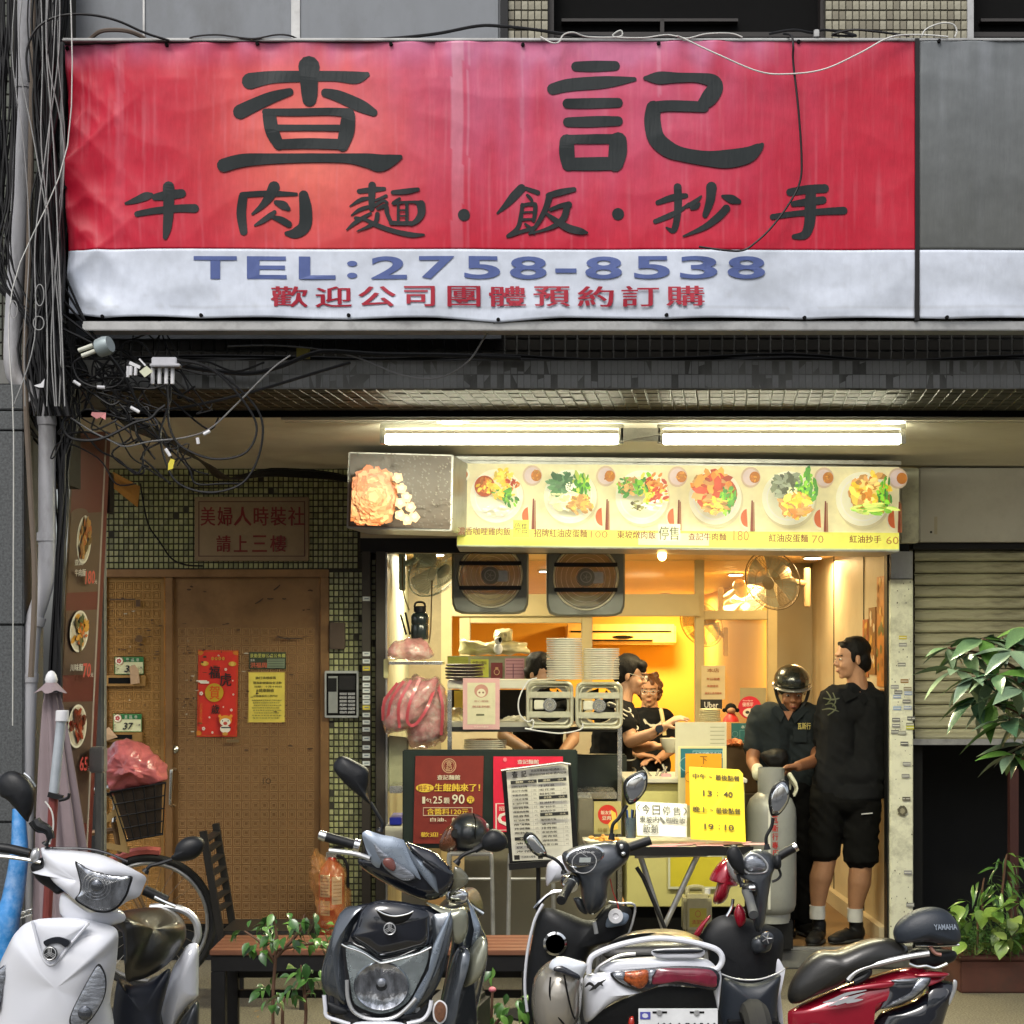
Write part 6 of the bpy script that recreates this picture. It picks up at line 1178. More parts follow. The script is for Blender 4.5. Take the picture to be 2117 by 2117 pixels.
# folding table
ft = thing('folding_table', 'folding table with crossed metal legs and a black edge', 'table', at(1390,1960,8.9)); zt = at(0,1752,8.75).z
tx0, tx1 = at(1212,0,8.75).x, at(1556,0,8.75).x
MB().boxx((tx0,8.75, zt - .012),(tx1,9.25, zt)).build('tabletop', mat('grey_white_laminate', (.55,.53,.42),.4), ft); MB().boxx((tx0 - .004,8.746, zt - .04),(tx1 + .004,8.756, zt + .003)).build('edge_band', m_blackmetal, ft)
for k, dd in enumerate((8.85,9.15)):
    for a, c_ in (((1322,1764),(1420,2072)),((1444,1764),(1300,2072))): MB().tube([at(*a, dd), at(*c_, dd)],.014 if k == 0 else .012,8).build('leg', m_alu, ft)
    for a, c_ in (((1230,1764),(1292,1960)),): pass
MB().bar(at(1312,1770,8.82), at(1462,1766,8.82),.02).build('rail', m_alu, ft); MB().tube([at(1316,1793,8.8), at(1330,1815,8.8), at(1388,1950,8.8)],.010,8).build('brace', m_blackmetal, ft)
ys_ = thing('paper_sign', 'bright yellow sign with last order times 13:40 and 19:10', 'sign', at(1484,1740,8.8)); q = (at(1425,1585,8.92), at(1541,1592,8.92), at(1541,1741,8.78), at(1428,1735,8.78))
MB().slab([at(1425,1585,8.92), at(1528,1591,8.92), at(1536,1600,8.91), at(1542,1741,8.78), at(1428,1735,8.78)],.006).build('sheet', mat('bright_yellow_card', (.78,.60,.002),.45, var=.04), ys_)
p = Print(at(1425,1585,8.92), at(1536,1592,8.92), at(1542,1741,8.78), at(1428,1735,8.78), lift=.004); K = (.07,.045,.008)
for s_, u0, v0, u1, v1 in (('中午', .06,.09,.31,.17),('~', .36,.12,.42,.14),('最後點餐', .48,.09,.93,.17),('13', .24,.32,.41,.40),(':', .5,.33,.52,.395),('40', .62,.32,.79,.40),('晚上', .05,.55,.31,.63),('~', .36,.58,.42,.6),('最後點餐', .47,.55,.92,.63),('19', .25,.78,.42,.86),(':', .51,.79,.53,.855),('10', .62,.78,.79,.86)): p.text(s_, u0, v0, u1, v1, K, .04 if ord(s_[0]) > 999 else .02)
p.build('lettering', print_mat('satin_print'), ys_)
wb = thing('whiteboard', 'small white handwritten board about today sold out dishes on the table', 'sign', at(1367,1732,8.85)); q = (at(1314,1657,8.95), at(1421,1662,8.95), at(1420,1732,8.85), at(1317,1728,8.85))
MB().slab(q, .012).build('board', mat('glossy_white', (.70,.70,.66),.25), wb, bev=.003)
p = Print(*q, lift=.004); K = (.01,.012,.015)
p.stroke([(.08,.08,1),(.03,.18,1.2),(.07,.3,1)],.012, K, .65); p.stroke([(.93,.12,1),(.98,.22,1.2),(.93,.34,1)],.012, K, .65)
for k, c_ in enumerate('今日停售'): p.text(c_, .12 + .2 * k, .08 + .012 * k, .27 + .2 * k, .37, K, .02)
for k, c_ in enumerate('東坡肉、咖喱飯'): p.text(c_, .06 + .13 * k, .43,.18 + .13 * k, .62 + .02 * (k % 2), K, .02)
for k, c_ in enumerate('飯類'): p.text(c_, .12 + .16 * k, .68,.27 + .16 * k, .93, K, .02)
p.build('handwriting', print_mat('satin_print'), wb)
cp_ = thing('pen_cup', 'clear cup of dark pens left of the handwritten whiteboard', 'cup', at(1304,1728,8.95)); c_ = at(1304,1732,8.95)
MB().lathe([(.026,0),(.031,.1)], c_, n=18).build('cup', mat('smoky_cup', (.1,.14,.18),.15, alpha=.75), cp_)
for k in range(5): MB().cyl(c_ + V((.01 * cos(k * 1.3),.01 * sin(k * 1.3),.01)), c_ + V((.026 * cos(k * 1.3),.02 * sin(k * 1.3),.14)),.004, n=6).build('pen', [m_blackplastic, mat('blue_pen', (.02,.08,.3),.3)][k % 2], cp_)
for k in range(7):
    x = tx0 + .38 + .075 * k; o = MB().box((x, 8.80 + .05 * (k % 3), zt + .003 + .0015 * k),(.13,.09,.0012), Matrix.Rotation(.3 * sin(k * 2.1),3, 'Z')).build('order_slip', mat('pink_slip', (.66,.34,.36),.6), None)
    tag(o, 'pink order slip scattered on the front edge of the folding table', 'slip', 'pink order slips on the folding table')
tr = thing('food_tray', 'small tray of golden fried food at the left end of the folding table', 'food', at(1250,1735,8.95)); c_ = at(1248,0,8.95); c_.z = zt + .001
MB().lathe([(.09,0),(.105,.016),(.1,.018),(.088,.005)], c_, n=28).build('tray', mat('cream_plate'), tr); b = MB()
for k in range(26): a = rnd.uniform(0,6.3); r = .075 * rnd.random() ** .5; b.ell(c_ + V((r * cos(a), r * sin(a),.014 + .016 * rnd.random())),(.018,.011,.008), Matrix.Rotation(a * 3,3, 'Z'),8,5)
b.build('fried_pieces', mat('fried_gold', (.62,.30,.06),.5, var=.35, scale=50), tr)['kind'] = 'stuff'
gc = note(1228,1657,1284,1724,9.3,(.40,.34,.13), 'golden standee with a red round seal by the food tray', name='standee', cat='sign', th=.01, extra=lambda p_: (p_.disc(.5,.4,.36,.3,(.5,.03,.02),26), p_.text('飯友節', .25,.28,.7,.4, CR, .02), p_.text('豆肉', .3,.44,.62,.57, CR, .02), p_.poly([(.62,.25),(.8,.35),(.9,.85),(.6,.9),(.52,.7),(.66,.55)],(.75,.5,.08)), p_.text('特餐', .14,.82,.5,.95,(.25,.18,.05),.01)))
jc = thing('jerrycan', 'cloudy plastic jerrycan with a yellow label under the folding table', 'jerrycan', at(1443,1940,9.45)); c_ = at(1443,1850,9.45); w2 = .075
MB().boxx(c_ + V((-w2,0,-.205)), c_ + V((w2,.15,0))).build('body', mat('cloudy_plastic', (.46,.42,.26),.4), jc, bev=.02); MB().tube([c_ + V((-.05,.07,-.01)), c_ + V((-.04,.07,.03)), c_ + V((.03,.07,.03)), c_ + V((.04,.07,-.01))],.012,8,3).build('handle', mat('cloudy_plastic'), jc); MB().cyl(c_ + V((.055,.07,-.005)), c_ + V((.055,.07,.025)),.018, n=14).build('cap', mat('white_plastic'), jc)
p = Print(c_ + V((-.045,0,-.07)), c_ + V((.045,0,-.07)), c_ + V((.045,0,-.17)), c_ + V((-.045,0,-.17))); p.rect(0,0,1,1,(.5,.42,.06)); p.ring(.5,.3,.16,.18,.2,(.5,.1,.05)); p.text('清潔劑', .15,.6,.85,.85,(.45,.1,.05),.02); p.build('label_print', print_mat('satin_print'), jc)
# things on the glass partition and back shelf
note(1450,1376,1499,1446,12.1,(.58,.50,.33), 'beige printed notice taped to the glass above the black sticker', cat='notice', extra=lambda p_: (p_.text('本店', .25,.08,.75,.2,(.3,.12,.06),.02), p_.text('每日現煮', .22,.36,.78,.44,(.4,.1,.06),.02), p_.text('新鮮看見', .25,.57,.72,.64,(.4,.1,.06),.02), p_.text('請安心食用謝謝', .15,.78,.85,.85,(.4,.1,.06),.02)))
note(1448,1446,1493,1466,12.08,(.012,.012,.014), 'black sticker with the white word Uber on the glass', name='sticker', cat='sticker', lines=[('Uber', .18,.25,.82,.88,(.75,.75,.75))])
note(1530,1422,1584,1476,12.08,(.30,.27,.16), 'grey-olive sheet behind the round red delivery sticker', name='sheet', cat='notice')
rdk = thing('round_sticker', 'round red delivery sticker with a panda on the glass', 'sticker', at(1550,1486,12.0)); MB().cyl(at(1550,1463,12.05), at(1550,1463,12.04),.077, n=36).build('disc', mat('sticker_red', (.55,.012,.03),.35), rdk)
p = Print(*pq(1526,1439,1574,1487,12.04)); p.text('foodpanda', .2,.16,.8,.24,(.8,.6,.6)); p.text('優惠現享', .18,.27,.82,.45,(.8,.6,.6),.02); p.disc(.5,.72,.3,.2,(.72,.68,.62),20); p.disc(.4,.7,.09,.07,(.05,.04,.04),12); p.disc(.6,.7,.09,.07,(.05,.04,.04),12); p.disc(.5,.8,.04,.03,(.05,.04,.04),8); p.build('sticker_print', print_mat('satin_print'), rdk)
note(1512,1495,1550,1536,10.9,(.02,.14,.15), 'teal payment sign standing before the helmeted man', name='payment_sign', cat='sign', extra=lambda p_: (p_.ring(.2,.55,.16,.14,.1,(.2,.4,.42)), p_.text('本店', .52,.1,.95,.28,(.6,.65,.6),.02), p_.frame(.45,.35,.98,.9,.02,.02,(.2,.4,.42))))
dl = thing('doll', 'small doll in red with black hair on the back shelf', 'doll', at(1511,1492,11)); c_ = at(1511,1492,11)
MB().lathe([(.05,0),(.045,.02),(.02,.055),(.012,.06)], c_, n=18).build('dress', mat('doll_red', (.45,.015,.012),.5), dl)
b = MB(); b.ell(c_ + V((0,0,.08)),(.036,.034,.034)); b.ell(c_ + V((-.04,0,.07)),(.013,) * 3); b.ell(c_ + V((.04,0,.07)),(.013,) * 3); b.build('hair', m_dark, dl); MB().ell(c_ + V((0,-.012,.072)),(.028,.026,.024)).build('face', mat('doll_skin', (.45,.22,.12),.5), dl)
b = MB().boxx(at(1500,1540,10.7), at(1600,1640,10.7) + V((0,.4,0))); tag(b.build('brown_crate', mat('brown_card', (.12,.07,.03),.7), None, bev=.005), 'dark brown box on the counter left of the helmeted man', 'box')
b = MB().boxx(at(1500,1642,10.6), at(1600,1960,10.6) + V((0,.4,0))); tag(b.build('back_cabinet', mat('dark_cabinet', (.05,.035,.02),.5), None), 'dark cabinet below the brown box behind the gas cylinder', 'cabinet')
b = crumple([(1500,1536),(1510,1528),(1530,1530),(1535,1541),(1500,1542)],10.7,.05,.05,6,.02, 'red_food', mat('reddish_food', (.5,.15,.05),.5, var=.3, scale=30), 'reddish food heap on the brown box', 'food', sc_=25)
# posters on the passage wall, seen edge-on
for k, (y0, y1, z0, z1, c_, lb_) in enumerate([(10.14,10.34,1190,1420,(.45,.16,.03), 'nearest narrow orange poster on the right passage wall'),(10.38,10.58,1255,1395,(.20,.09,.03), 'dark brown photo poster on the passage wall behind the first'),(10.6,10.76,1280,1400,(.40,.12,.05), 'third reddish poster deeper on the passage wall'),(10.14,10.30,1425,1470,(.5,.22,.04), 'lower orange poster near the pillar')]):
    t = thing('wall_poster', lb_, 'poster', (2.1, y0, at(0, z1,10.3).z)); za, zb = at(0, z0, y0).z, at(0, z1, y0).z
    MB().boxx((2.096, y0, zb),(2.104, y1, za)).build('sheet', mat('wall_poster_%d' % k, c_, .35, var=.3, scale=12), t); pr = MB()
    for j in range(16):
        yy, zz_ = rnd.uniform(y0 + .02, y1 - .02), rnd.uniform(zb + .02, za - .02); pr.add([V((2.0945 - .0001 * j, yy + .03 * cos(a), zz_ + .03 * sin(a))) for a in (0,1.2,2.5,3.8,5)],[(0,1,2,3,4)], rnd.choice([(.6,.35,.08),(.3,.12,.03),(.65,.55,.4),(.1,.12,.04)]))
    pr.build('photo_print', print_mat('satin_print'), t, merge=False)
# kitchen bits below the counter shelf
for k, (x0, y0, x1, y1, d, m_, lb_, nm) in enumerate([(1196,1652,1226,1760,9.8, mat('grey_cabinet'), 'grey metal cabinet behind the menu stand', 'cabinet'),(805,1625,832,1640,9.7, m_steel, 'edge of a steel worktop left of the poster board', 'worktop'),(805,1690,830,1706,9.8, mat('deep_blue', (.01,.02,.3),.4), 'deep blue plastic box left of the poster board', 'box'),(796,1708,832,1760,9.8, m_wht, 'white plastic crate left of the poster board', 'crate'),(830,1753,880,1900,9.9, mat('grey_cabinet'), 'grey lower cabinet left of the stools', 'cabinet')]):
    tag(MB().boxx(at(x0, y0, d), at(x1, y1, d) + V((0,.3,0))).build(nm, m_, None, bev=.004), lb_, nm)
tag(MB().boxx(at(1289,1478,10.9), at(1400,1620,11.2)).build('kitchen_back_unit', mat('dark_kitchen_unit', (.03,.04,.032),.4), None, bev=.01) if 0 else MB().boxx(at(1140,1560,10.35), at(1296,1640,10.35) + V((0,.1,0))).build('kitchen_unit', mat('dark_kitchen_unit', (.018,.028,.022),.4), None, bev=.01), 'dark green-black kitchen unit between the cook and the counter post', 'kitchen unit')
cd_ = thing('utensils', 'bundle of utensils and a pink cloth on the ordering counter', 'utensils', at(1370,1612,9.9))
for a, c_ in (((1330,1585),(1352,1612)),((1370,1580),(1383,1612)),((1362,1590),(1354,1612)),((1378,1585),(1360,1612))): MB().cyl(at(*a, 9.9), at(*c_, 9.92),.006, n=6).build('utensil', m_steel, cd_)
MB().boxx(at(1368,1600,9.85), at(1388,1612,9.85) + V((0,.05,0))).build('cloth', mat('pink_slip'), cd_, bev=.004)
# gas cylinder on a black trolley
gc = thing('gas_cylinder', 'tall grey gas cylinder with red characters held by the helmeted man', 'gas cylinder', at(1594,1972,9.9)); c_ = at(1594,1888,9.9); m_gas = mat('grey_cylinder_paint', (.33,.34,.33),.4,.2, dirt=(.2,.2,.19), dirt_amt=.5, dirt_scale=6); k_ = mpp(9.9)
MB().lathe([(.10,0),(.125,.02),(.135,.05),(.138,.12),(.138,.53),(.134,.58),(.115,.63),(.075,.665),(.03,.68)], c_, n=36).build('body', m_gas, gc, ang=60)
MB().lathe([(.105,-.045),(.105,.02)], c_, n=32).build('foot_ring', m_gas, gc)
b = MB(); n = 32; vs = []
for h_ in (.665,.80):
    for r in (.073,.069): vs += [c_ + V((r * cos(2 * pi * i / n), r * sin(2 * pi * i / n), h_)) for i in range(n)]
b.add(vs, [(i, (i + 1) % n, 2 * n + (i + 1) % n, 2 * n + i) for i in range(n)] + [(n + i, n + (i + 1) % n, 3 * n + (i + 1) % n, 3 * n + i) for i in range(n)] + [(2 * n + i, 2 * n + (i + 1) % n, 3 * n + (i + 1) % n, 3 * n + i) for i in range(n)]); b.build('collar', m_gas, gc, ang=50)
MB().cyl(c_ + V((0,0,.67)), c_ + V((0,0,.76)),.02, n=12).build('valve', m_steel, gc)
b = MB(); b.grid(lambda u, v: c_ + V((.1395 * sin(-.25 + .09 * u),-.1395 * cos(-.25 + .09 * u),.04 + .54 * v)),2,1); b.build('white_stripe', mat('glossy_white'), gc)
p = Print(c_ + V((-.018,-.1385,.55)), c_ + V((.022,-.1385,.55)), c_ + V((.022,-.1385,.27)), c_ + V((-.018,-.1385,.27)), lift=.003)
for k, ch in enumerate('瓦斯行專用桶'): p.text(ch, .1,.01 + .165 * k, .9,.15 + .165 * k, (.45,.02,.02),.03)
p.build('lettering', print_mat('satin_print'), gc)
tag(MB().boxx(at(1550,1900,9.85), at(1640,1966,9.85) + V((0,.25,0))).build('trolley', m_blackplastic, None, bev=.01), 'black box trolley under the grey gas cylinder', 'trolley')
# ================================================================== PEOPLE
def skin(n, c): return mat(n, c, .55, var=.1, scale=14, bump=.1, bscale=120)
SK1 = skin('skin_warm', (.46,.24,.14)); SK2 = skin('skin_tanned', (.26,.11,.055)); SK3 = skin('skin_light', (.52,.29,.18)); SKL = skin('skin_leg', (.34,.17,.09))
m_hair = mat('black_hair', (.006,.005,.005),.6, spec=.2, var=.5, scale=90, bump=.8, bscale=160, stretch=(1,1,.3)); m_hairb = mat('brown_hair', (.10,.035,.012),.5, var=.5, scale=90, bump=1, bscale=120)
m_tee = mat('black_cotton', (.011,.0115,.013),.9, spec=.12, var=.3, scale=6, bump=.8, bscale=9); m_polo = mat('charcoal_cotton', (.018,.023,.027),.9, spec=.12, var=.25, scale=6, bump=.8, bscale=9); m_pants = mat('black_trousers', (.006,.006,.0065),.9, spec=.12, bump=.8, bscale=8)
m_eye = mat('eye_dark', (.01,.008,.007),.2); m_lip = mat('lip', (.30,.09,.07),.5); m_eyew = mat('eye_white', (.6,.56,.5),.3)
class HB:                                   # shapes in the local frame of a head: x forward, y left, z up
    def __init__(s, M): s.M = M; s.mb = MB()
    def e(s, c, r): s.mb.ell(s.M @ V(c), r, s.M.to_3x3(),18,12); return s
    def c(s, a, b, r0, r1): s.mb.cap(s.M @ V(a), s.M @ V(b), r0, r1); return s
def head(par, c, yaw, pitch, sk, hair='short', sc_=1.0, neck=None, glasses=False, hm=None, roll=0, mb_extra=None, brow=m_hair):
    M = Matrix.Translation(c) @ Matrix.Rotation(R(yaw),4, 'Z') @ Matrix.Rotation(R(pitch),4, 'Y') @ Matrix.Rotation(R(roll),4, 'X') @ Matrix.Scale(sc_, 4)
    h = HB(M); h.e((-.012,0,.035),(.092,.074,.082)); h.e((.03,0,-.02),(.058,.06,.082)); h.e((.032,0,-.07),(.05,.046,.036)); h.e((.066,0,-.09),(.018,.02,.016))
    h.c((.083,0,.012),(.099,0,-.018),.007,.0105); h.e((.094,.010,-.024),(.010,.008,.008)); h.e((.094,-.010,-.024),(.010,.008,.008)); h.e((.074,0,.032),(.017,.048,.012))
    for s_ in (1,-1): h.e((.058, s_ * .036,-.03),(.026,.02,.024)); h.e((-.008, s_ * .076,-.008),(.016,.008,.028)); h.e((.066, s_ * .029,.006),(.015,.015,.010))
    h.e((.086,0,-.053),(.011,.022,.008)); h.e((.082,0,-.066),(.011,.018,.007)); h.c((-.01,0,-.05),(-.02,0,-.10),.05,.05)
    if neck is not None: h.mb.cap(M @ V((-.015,0,-.07)), V(neck),.052,.062)
    if mb_extra: mb_extra(h.mb)
    b_ = blob('body', h.mb, sk, par, .0052,3)
    for s_ in (1,-1):
        HB2 = HB(M); HB2.e((.078, s_ * .030,.006),(.006,.0125,.0055)); HB2.mb.build('eye', m_eyew, b_); HB3 = HB(M); HB3.e((.082, s_ * .030,.005),(.0035,.006,.0058)); HB3.mb.build('iris', m_eye, b_)
        HB4 = HB(M); HB4.c((.084, s_ * .015,.026),(.072, s_ * .047,.026),.0042,.003); HB4.mb.build('eyebrow', brow, b_)
    HB5 = HB(M); HB5.e((.092,0,-.0595),(.0065,.020,.0042)); HB5.mb.build('lips', m_lip, b_)
    if hair:
        g = HB(M); g.e((-.026,0,.047),(.090,.080,.080)); g.e((-.052,0,.0),(.058,.076,.075))
        if hair == 'fringe': g.e((.045,0,.072),(.045,.062,.032)); g.e((.065,.02,.056),(.024,.03,.024)); g.e((.065,-.02,.056),(.024,.03,.024)); g.e((-.02,.062,.03),(.05,.022,.05)); g.e((-.02,-.062,.03),(.05,.022,.05))
        if hair == 'short': g.e((.012,0,.088),(.055,.058,.024)); g.e((-.075,0,-.035),(.032,.055,.05)); [g.e((.012, s_ * .064,.012),(.016,.013,.034)) for s_ in (1,-1)]; g.e((.045,.02,.078),(.025,.03,.018))
        if hair == 'curly':
            rr = random.Random(4)
            for k in range(60):
                a = rr.uniform(0,2 * pi); z = rr.uniform(-.06,.13); w_ = .078 * math.sqrt(max(.05,1 - ((z - .03) / .12) ** 2))
                if cos(a) > .55 and z < .052: continue
                g.e((-.012 + w_ * cos(a), w_ * sin(a), z),(.018,.018,.018))
        blob('hair', g.mb, hm or m_hair, par, .006,1, wr=.005)
    if glasses:
        G_ = thing if 0 else None; gl = MB()
        for s_ in (1,-1):
            gl.tube([M @ V((.098 - abs(y_) * .12, s_ * .031 + y_, .004 + z_)) for y_, z_ in [(.021 * cos(k * pi / 8),.016 * sin(k * pi / 8)) for k in range(16)]],.0016,5, closed=True); gl.tube([M @ V((.088, s_ * .053,.008)), M @ V((.0, s_ * .080,.012))],.0016,5)
        gl.tube([M @ V((.099,-.010,.008)), M @ V((.099,.010,.008))],.0016,5); gl.build('glasses', mat('silver_frame', (.5,.5,.5),.25,.8), par)
    return M
def hand(mb, w, d, n, curl=.6, s=1.0, thumb=1, spread=.12):  # wrist point, direction, palm normal
    w, d, n = V(w), V(d).normalized(), V(n).normalized(); n = (n - d * n.dot(d)).normalized(); sd = d.cross(n)
    for k in (-1,-.33,.33,1): mb.cap(w + sd * k * .016 * s, w + d * .078 * s + sd * k * .029 * s, .016 * s, .0125 * s)
    for k, L_ in ((-1.05,.062),(-.36,.074),(.34,.07),(1.0,.054)):
        a = w + d * .082 * s + sd * k * .029 * s; dd = (d + sd * k * spread).normalized(); c1 = curl * (.9 + .12 * k)
        for j, f in enumerate((.45,.32,.25)):
            dd = (dd * cos(c1 * (.5,.9,.7)[j]) + n * sin(c1 * (.5,.9,.7)[j])).normalized(); b = a + dd * L_ * f * 1.15 * s; mb.cap(a, b, (.0092 - .0008 * j) * s, (.0084 - .0008 * j) * s); a = b; 
    a = w + d * .025 * s + sd * thumb * .024 * s; dd = (d * .6 + sd * thumb * .75 + n * .35).normalized(); b = a + dd * .045 * s; mb.cap(a, b, .0125 * s, .0105 * s); dd = (dd + d * .7 + n * curl * .5).normalized(); mb.cap(b, b + dd * .034 * s, .0105 * s, .008 * s)
def chain(mb, P, r):
    for i in range(len(P) - 1): mb.cap(P[i], P[i + 1], r[i], r[i + 1])
def shoe(par, p, yaw, m, L_=.27, name='shoe'):
    M = Matrix.Translation(p) @ Matrix.Rotation(R(yaw),4, 'Z'); h = HB(M); h.e((.02,0,.04),(.12,.042,.038)); h.e((.10,0,.028),(.065,.046,.03)); h.e((-.06,0,.05),(.05,.038,.05)); h.c((-.05,0,.05),(-.05,0,.10),.04,.042); s_ = blob(name, h.mb, m, par, .007,3)
    q = HB(M); q.e((.03,0,.012),(.135,.05,.014)); q.mb.build('sole', mat('dark_rubber', (.03,.03,.03),.7), s_); l = MB()
    for k in range(4): l.tube([M @ V((.02 + .022 * k, -.025,.073 - .008 * k)), M @ V((.03 + .022 * k, 0,.084 - .009 * k)), M @ V((.02 + .022 * k, .025,.073 - .008 * k))],.003,5)
    l.build('laces', m, s_)
# ---- A: bare-legged man in black, looking left
D = 10.15
def X(px, py, d=None): return at(px, py, D if d is None else d)
A = thing('person', 'man in black polo and black shorts standing with hands behind his back', 'person', at(1745,1942, D))
hc = X(1760,1362, D - .02); neckA = X(1776,1434, D + .01)
def A_arms(mb):
    chain(mb, [X(1824,1462, D + .02), X(1834,1535, D + .03), X(1826,1602, D + .06)],[.05,.042,.03]); hand(mb, X(1825,1604, D + .06),(-.4,.35,-.7),(0,-1,0),.9)
    chain(mb, [X(1712,1452, D + .05), X(1705,1535, D + .13), X(1740,1600, D + .18)],[.05,.042,.03]); hand(mb, X(1742,1602, D + .18),(.8,.1,-.4),(0,-1,0),.9, thumb=-1)
    mb.ell(X(1776,1440),(.09,.06,.05))
head(A, hc, 192,6, SK1, 'short', 1.0, neckA, mb_extra=None)
b = MB(); A_arms(b); blob('arms', b, SK1, A, .007,3)
b = MB(); b.ell(X(1768,1465),(.155,.10,.10)); chain(b, [X(1722,1446), X(1822,1452)],[.072,.072]); chain(b, [X(1735,1450), X(1728,1560), X(1722,1625)],[.10,.115,.12]); chain(b, [X(1797,1455), X(1790,1560), X(1780,1625)],[.10,.108,.115]); b.ell(X(1757,1600, D),(.20,.135,.12))
chain(b, [X(1716,1444, D + .02), X(1706,1490, D + .06), X(1704,1525, D + .09)],[.062,.068,.066]); chain(b, [X(1824,1450, D + .02), X(1831,1490, D + .05), X(1833,1530, D + .07)],[.062,.066,.064]); b.lathe([(.205,-.03),(.2,.05)], X(1754,1640), n=24, sq=(1,.66))
chain(b, [X(1757,1425, D - .045), X(1795,1425, D + .03)],[.035,.045])
sh = blob('shirt', b, m_tee, A, .009,5, wr=.006)
b = MB(); b.slab([X(1754,1424, D - .085), X(1772,1440, D - .10), X(1748,1452, D - .115), X(1740,1432, D - .09)],.006); b.slab([X(1776,1440, D - .10), X(1806,1418, D - .03), X(1812,1434, D - .05), X(1786,1456, D - .115)],.006); b.build('collar', m_tee, sh)
p = Print(*pq(1706,1428,1742,1482, D - .15)); 
for P_ in ([(.3,.05,1),(.45,.3,1.5),(.3,.5,1)],[(.1,.3,1),(.5,.35,1.6),(.9,.3,1)],[(.2,.55,1),(.5,.5,1.4),(.7,.7,1.2),(.3,.95,1)],[(.05,.75,1),(.4,.7,1.4),(.85,.8,1)],[(.6,.1,1),(.7,.4,1.2),(.55,.6,1)]): p.stroke(P_, .06,(.07,.08,.04),1.5)
po = p.build('chest_print', print_mat('matte_print'), sh)
sw = po.modifiers.new('w', 'SHRINKWRAP'); sw.target = sh; sw.wrap_method = 'PROJECT'; sw.use_project_y = True; sw.use_negative_direction = True; sw.use_positive_direction = True; sw.offset = .003
b = MB(); b.lathe([(.20,0),(.19,.10)], X(1748,1655), n=24, sq=(1,.66)); b.ell(X(1748,1655),(.20,.13,.09)); chain(b, [X(1712,1665), X(1707,1720), X(1705,1756)],[.105,.095,.085]); chain(b, [X(1782,1665), X(1780,1725), X(1779,1768)],[.11,.10,.092])
b.lathe([(.083,-.02),(.09,.1)], X(1705,1762), n=20); b.lathe([(.098,-.02),(.10,.1)], X(1780,1774), n=20); s2 = blob('shorts', b, mat('black_shorts', (.006,.006,.006),.9, spec=.12, bump=.7, bscale=8), A, .009,3, wr=.006)
MB().bar(X(1781,1683, D - .12), X(1804,1681, D - .11),.006,.004).build('logo_stripe', mat('white_plastic'), s2)
for P_, r_ in (([(1708,1740),(1707,1775),(1697,1815),(1693,1845),(1690,1885)],[.075,.062,.066,.052,.036]),([(1781,1745),(1780,1785),(1777,1822),(1772,1850),(1768,1890)],[.078,.064,.068,.054,.037])):
    b = MB(); chain(b, [X(*q) for q in P_], r_); blob('leg', b, SKL, A, .008,4)
for x, y in ((1690,1884),(1768,1890)): MB().lathe([(.043,-.03),(.045,.0),(.043,.035),(.046,.045)], X(x, y + 4), n=18).build('sock', mat('white_sock', (.6,.6,.58),.9, bump=.3), A)
fA = .108; shoe(A, V((X(1688,0).x, D - .02, fA)),248, m_blackplastic); shoe(A, V((X(1757,0).x, D + .0, fA)),215, m_blackplastic)
# ---- B: helmeted delivery man bending his head
D = 10.42
B = thing('person', 'gas delivery man in charcoal polo and helmet looking down at the cylinder', 'person', at(1640,1931, D))
hc = X(1637,1428, D - .06); head(B, hc, 268,24, SK2, None, .98, X(1634,1478, D))
h = HB(Matrix.Translation(hc) @ Matrix.Rotation(R(268),4, 'Z') @ Matrix.Rotation(R(14),4, 'Y'))
h.e((-.01,0,.062),(.118,.104,.090)); h.e((-.03,0,.03),(.105,.102,.075)); hm_ = HB(h.M); hm_.e((-.01,0,.062),(.118,.104,.090))
me_ = blob('helmet', (lambda q: q)(h.mb), mat('black_helmet_shell', (.014,.016,.013),.25, coat=.5), B, .007,2)
q = HB(h.M); b = MB(); b.grid(lambda u, v: h.M @ V(((.118 + .035 * v) * cos(-1.3 + 2.6 * u) - .01,(.104 + .012 * v) * sin(-1.3 + 2.6 * u),.030 - .004 * v)),24,3); o = b.build('peak', mat('helmet_trim', (.25,.25,.25),.15,.6), me_); md = o.modifiers.new('t', 'SOLIDIFY'); md.thickness = .006
MB().tube([h.M @ V((.124 * cos(a) - .01,.109 * sin(a),.030)) for a in [k * pi / 16 for k in range(32)]],.006,6, closed=True).build('rim', MATS['helmet_trim'], me_)
MB().tube([h.M @ V((.01,.098,.02)), h.M @ V((.03,.078,-.05)), h.M @ V((.05,.03,-.115)), h.M @ V((.05,-.03,-.115)), h.M @ V((.03,-.078,-.05)), h.M @ V((.01,-.098,.02))],.009,6,4).build('chin_strap', m_blackplastic, me_)
b = MB(); b.ell(X(1628,1495),(.165,.10,.09)); chain(b, [X(1572,1482), X(1684,1480)],[.07,.07]); chain(b, [X(1596,1490), X(1600,1600)],[.11,.115]); chain(b, [X(1662,1490), X(1660,1600)],[.11,.115]); b.ell(X(1630,1600),(.185,.13,.10)); chain(b, [X(1568,1484), X(1560,1520, D - .02), X(1558,1545, D - .05)],[.064,.06,.058]); chain(b, [X(1690,1482), X(1696,1525, D - .03), X(1690,1552, D - .07)],[.064,.062,.06]); chain(b, [X(1616,1466, D - .04), X(1652,1466, D - .02)],[.036,.036])
sh = blob('shirt', b, m_polo, B, .009,5, wr=.006)
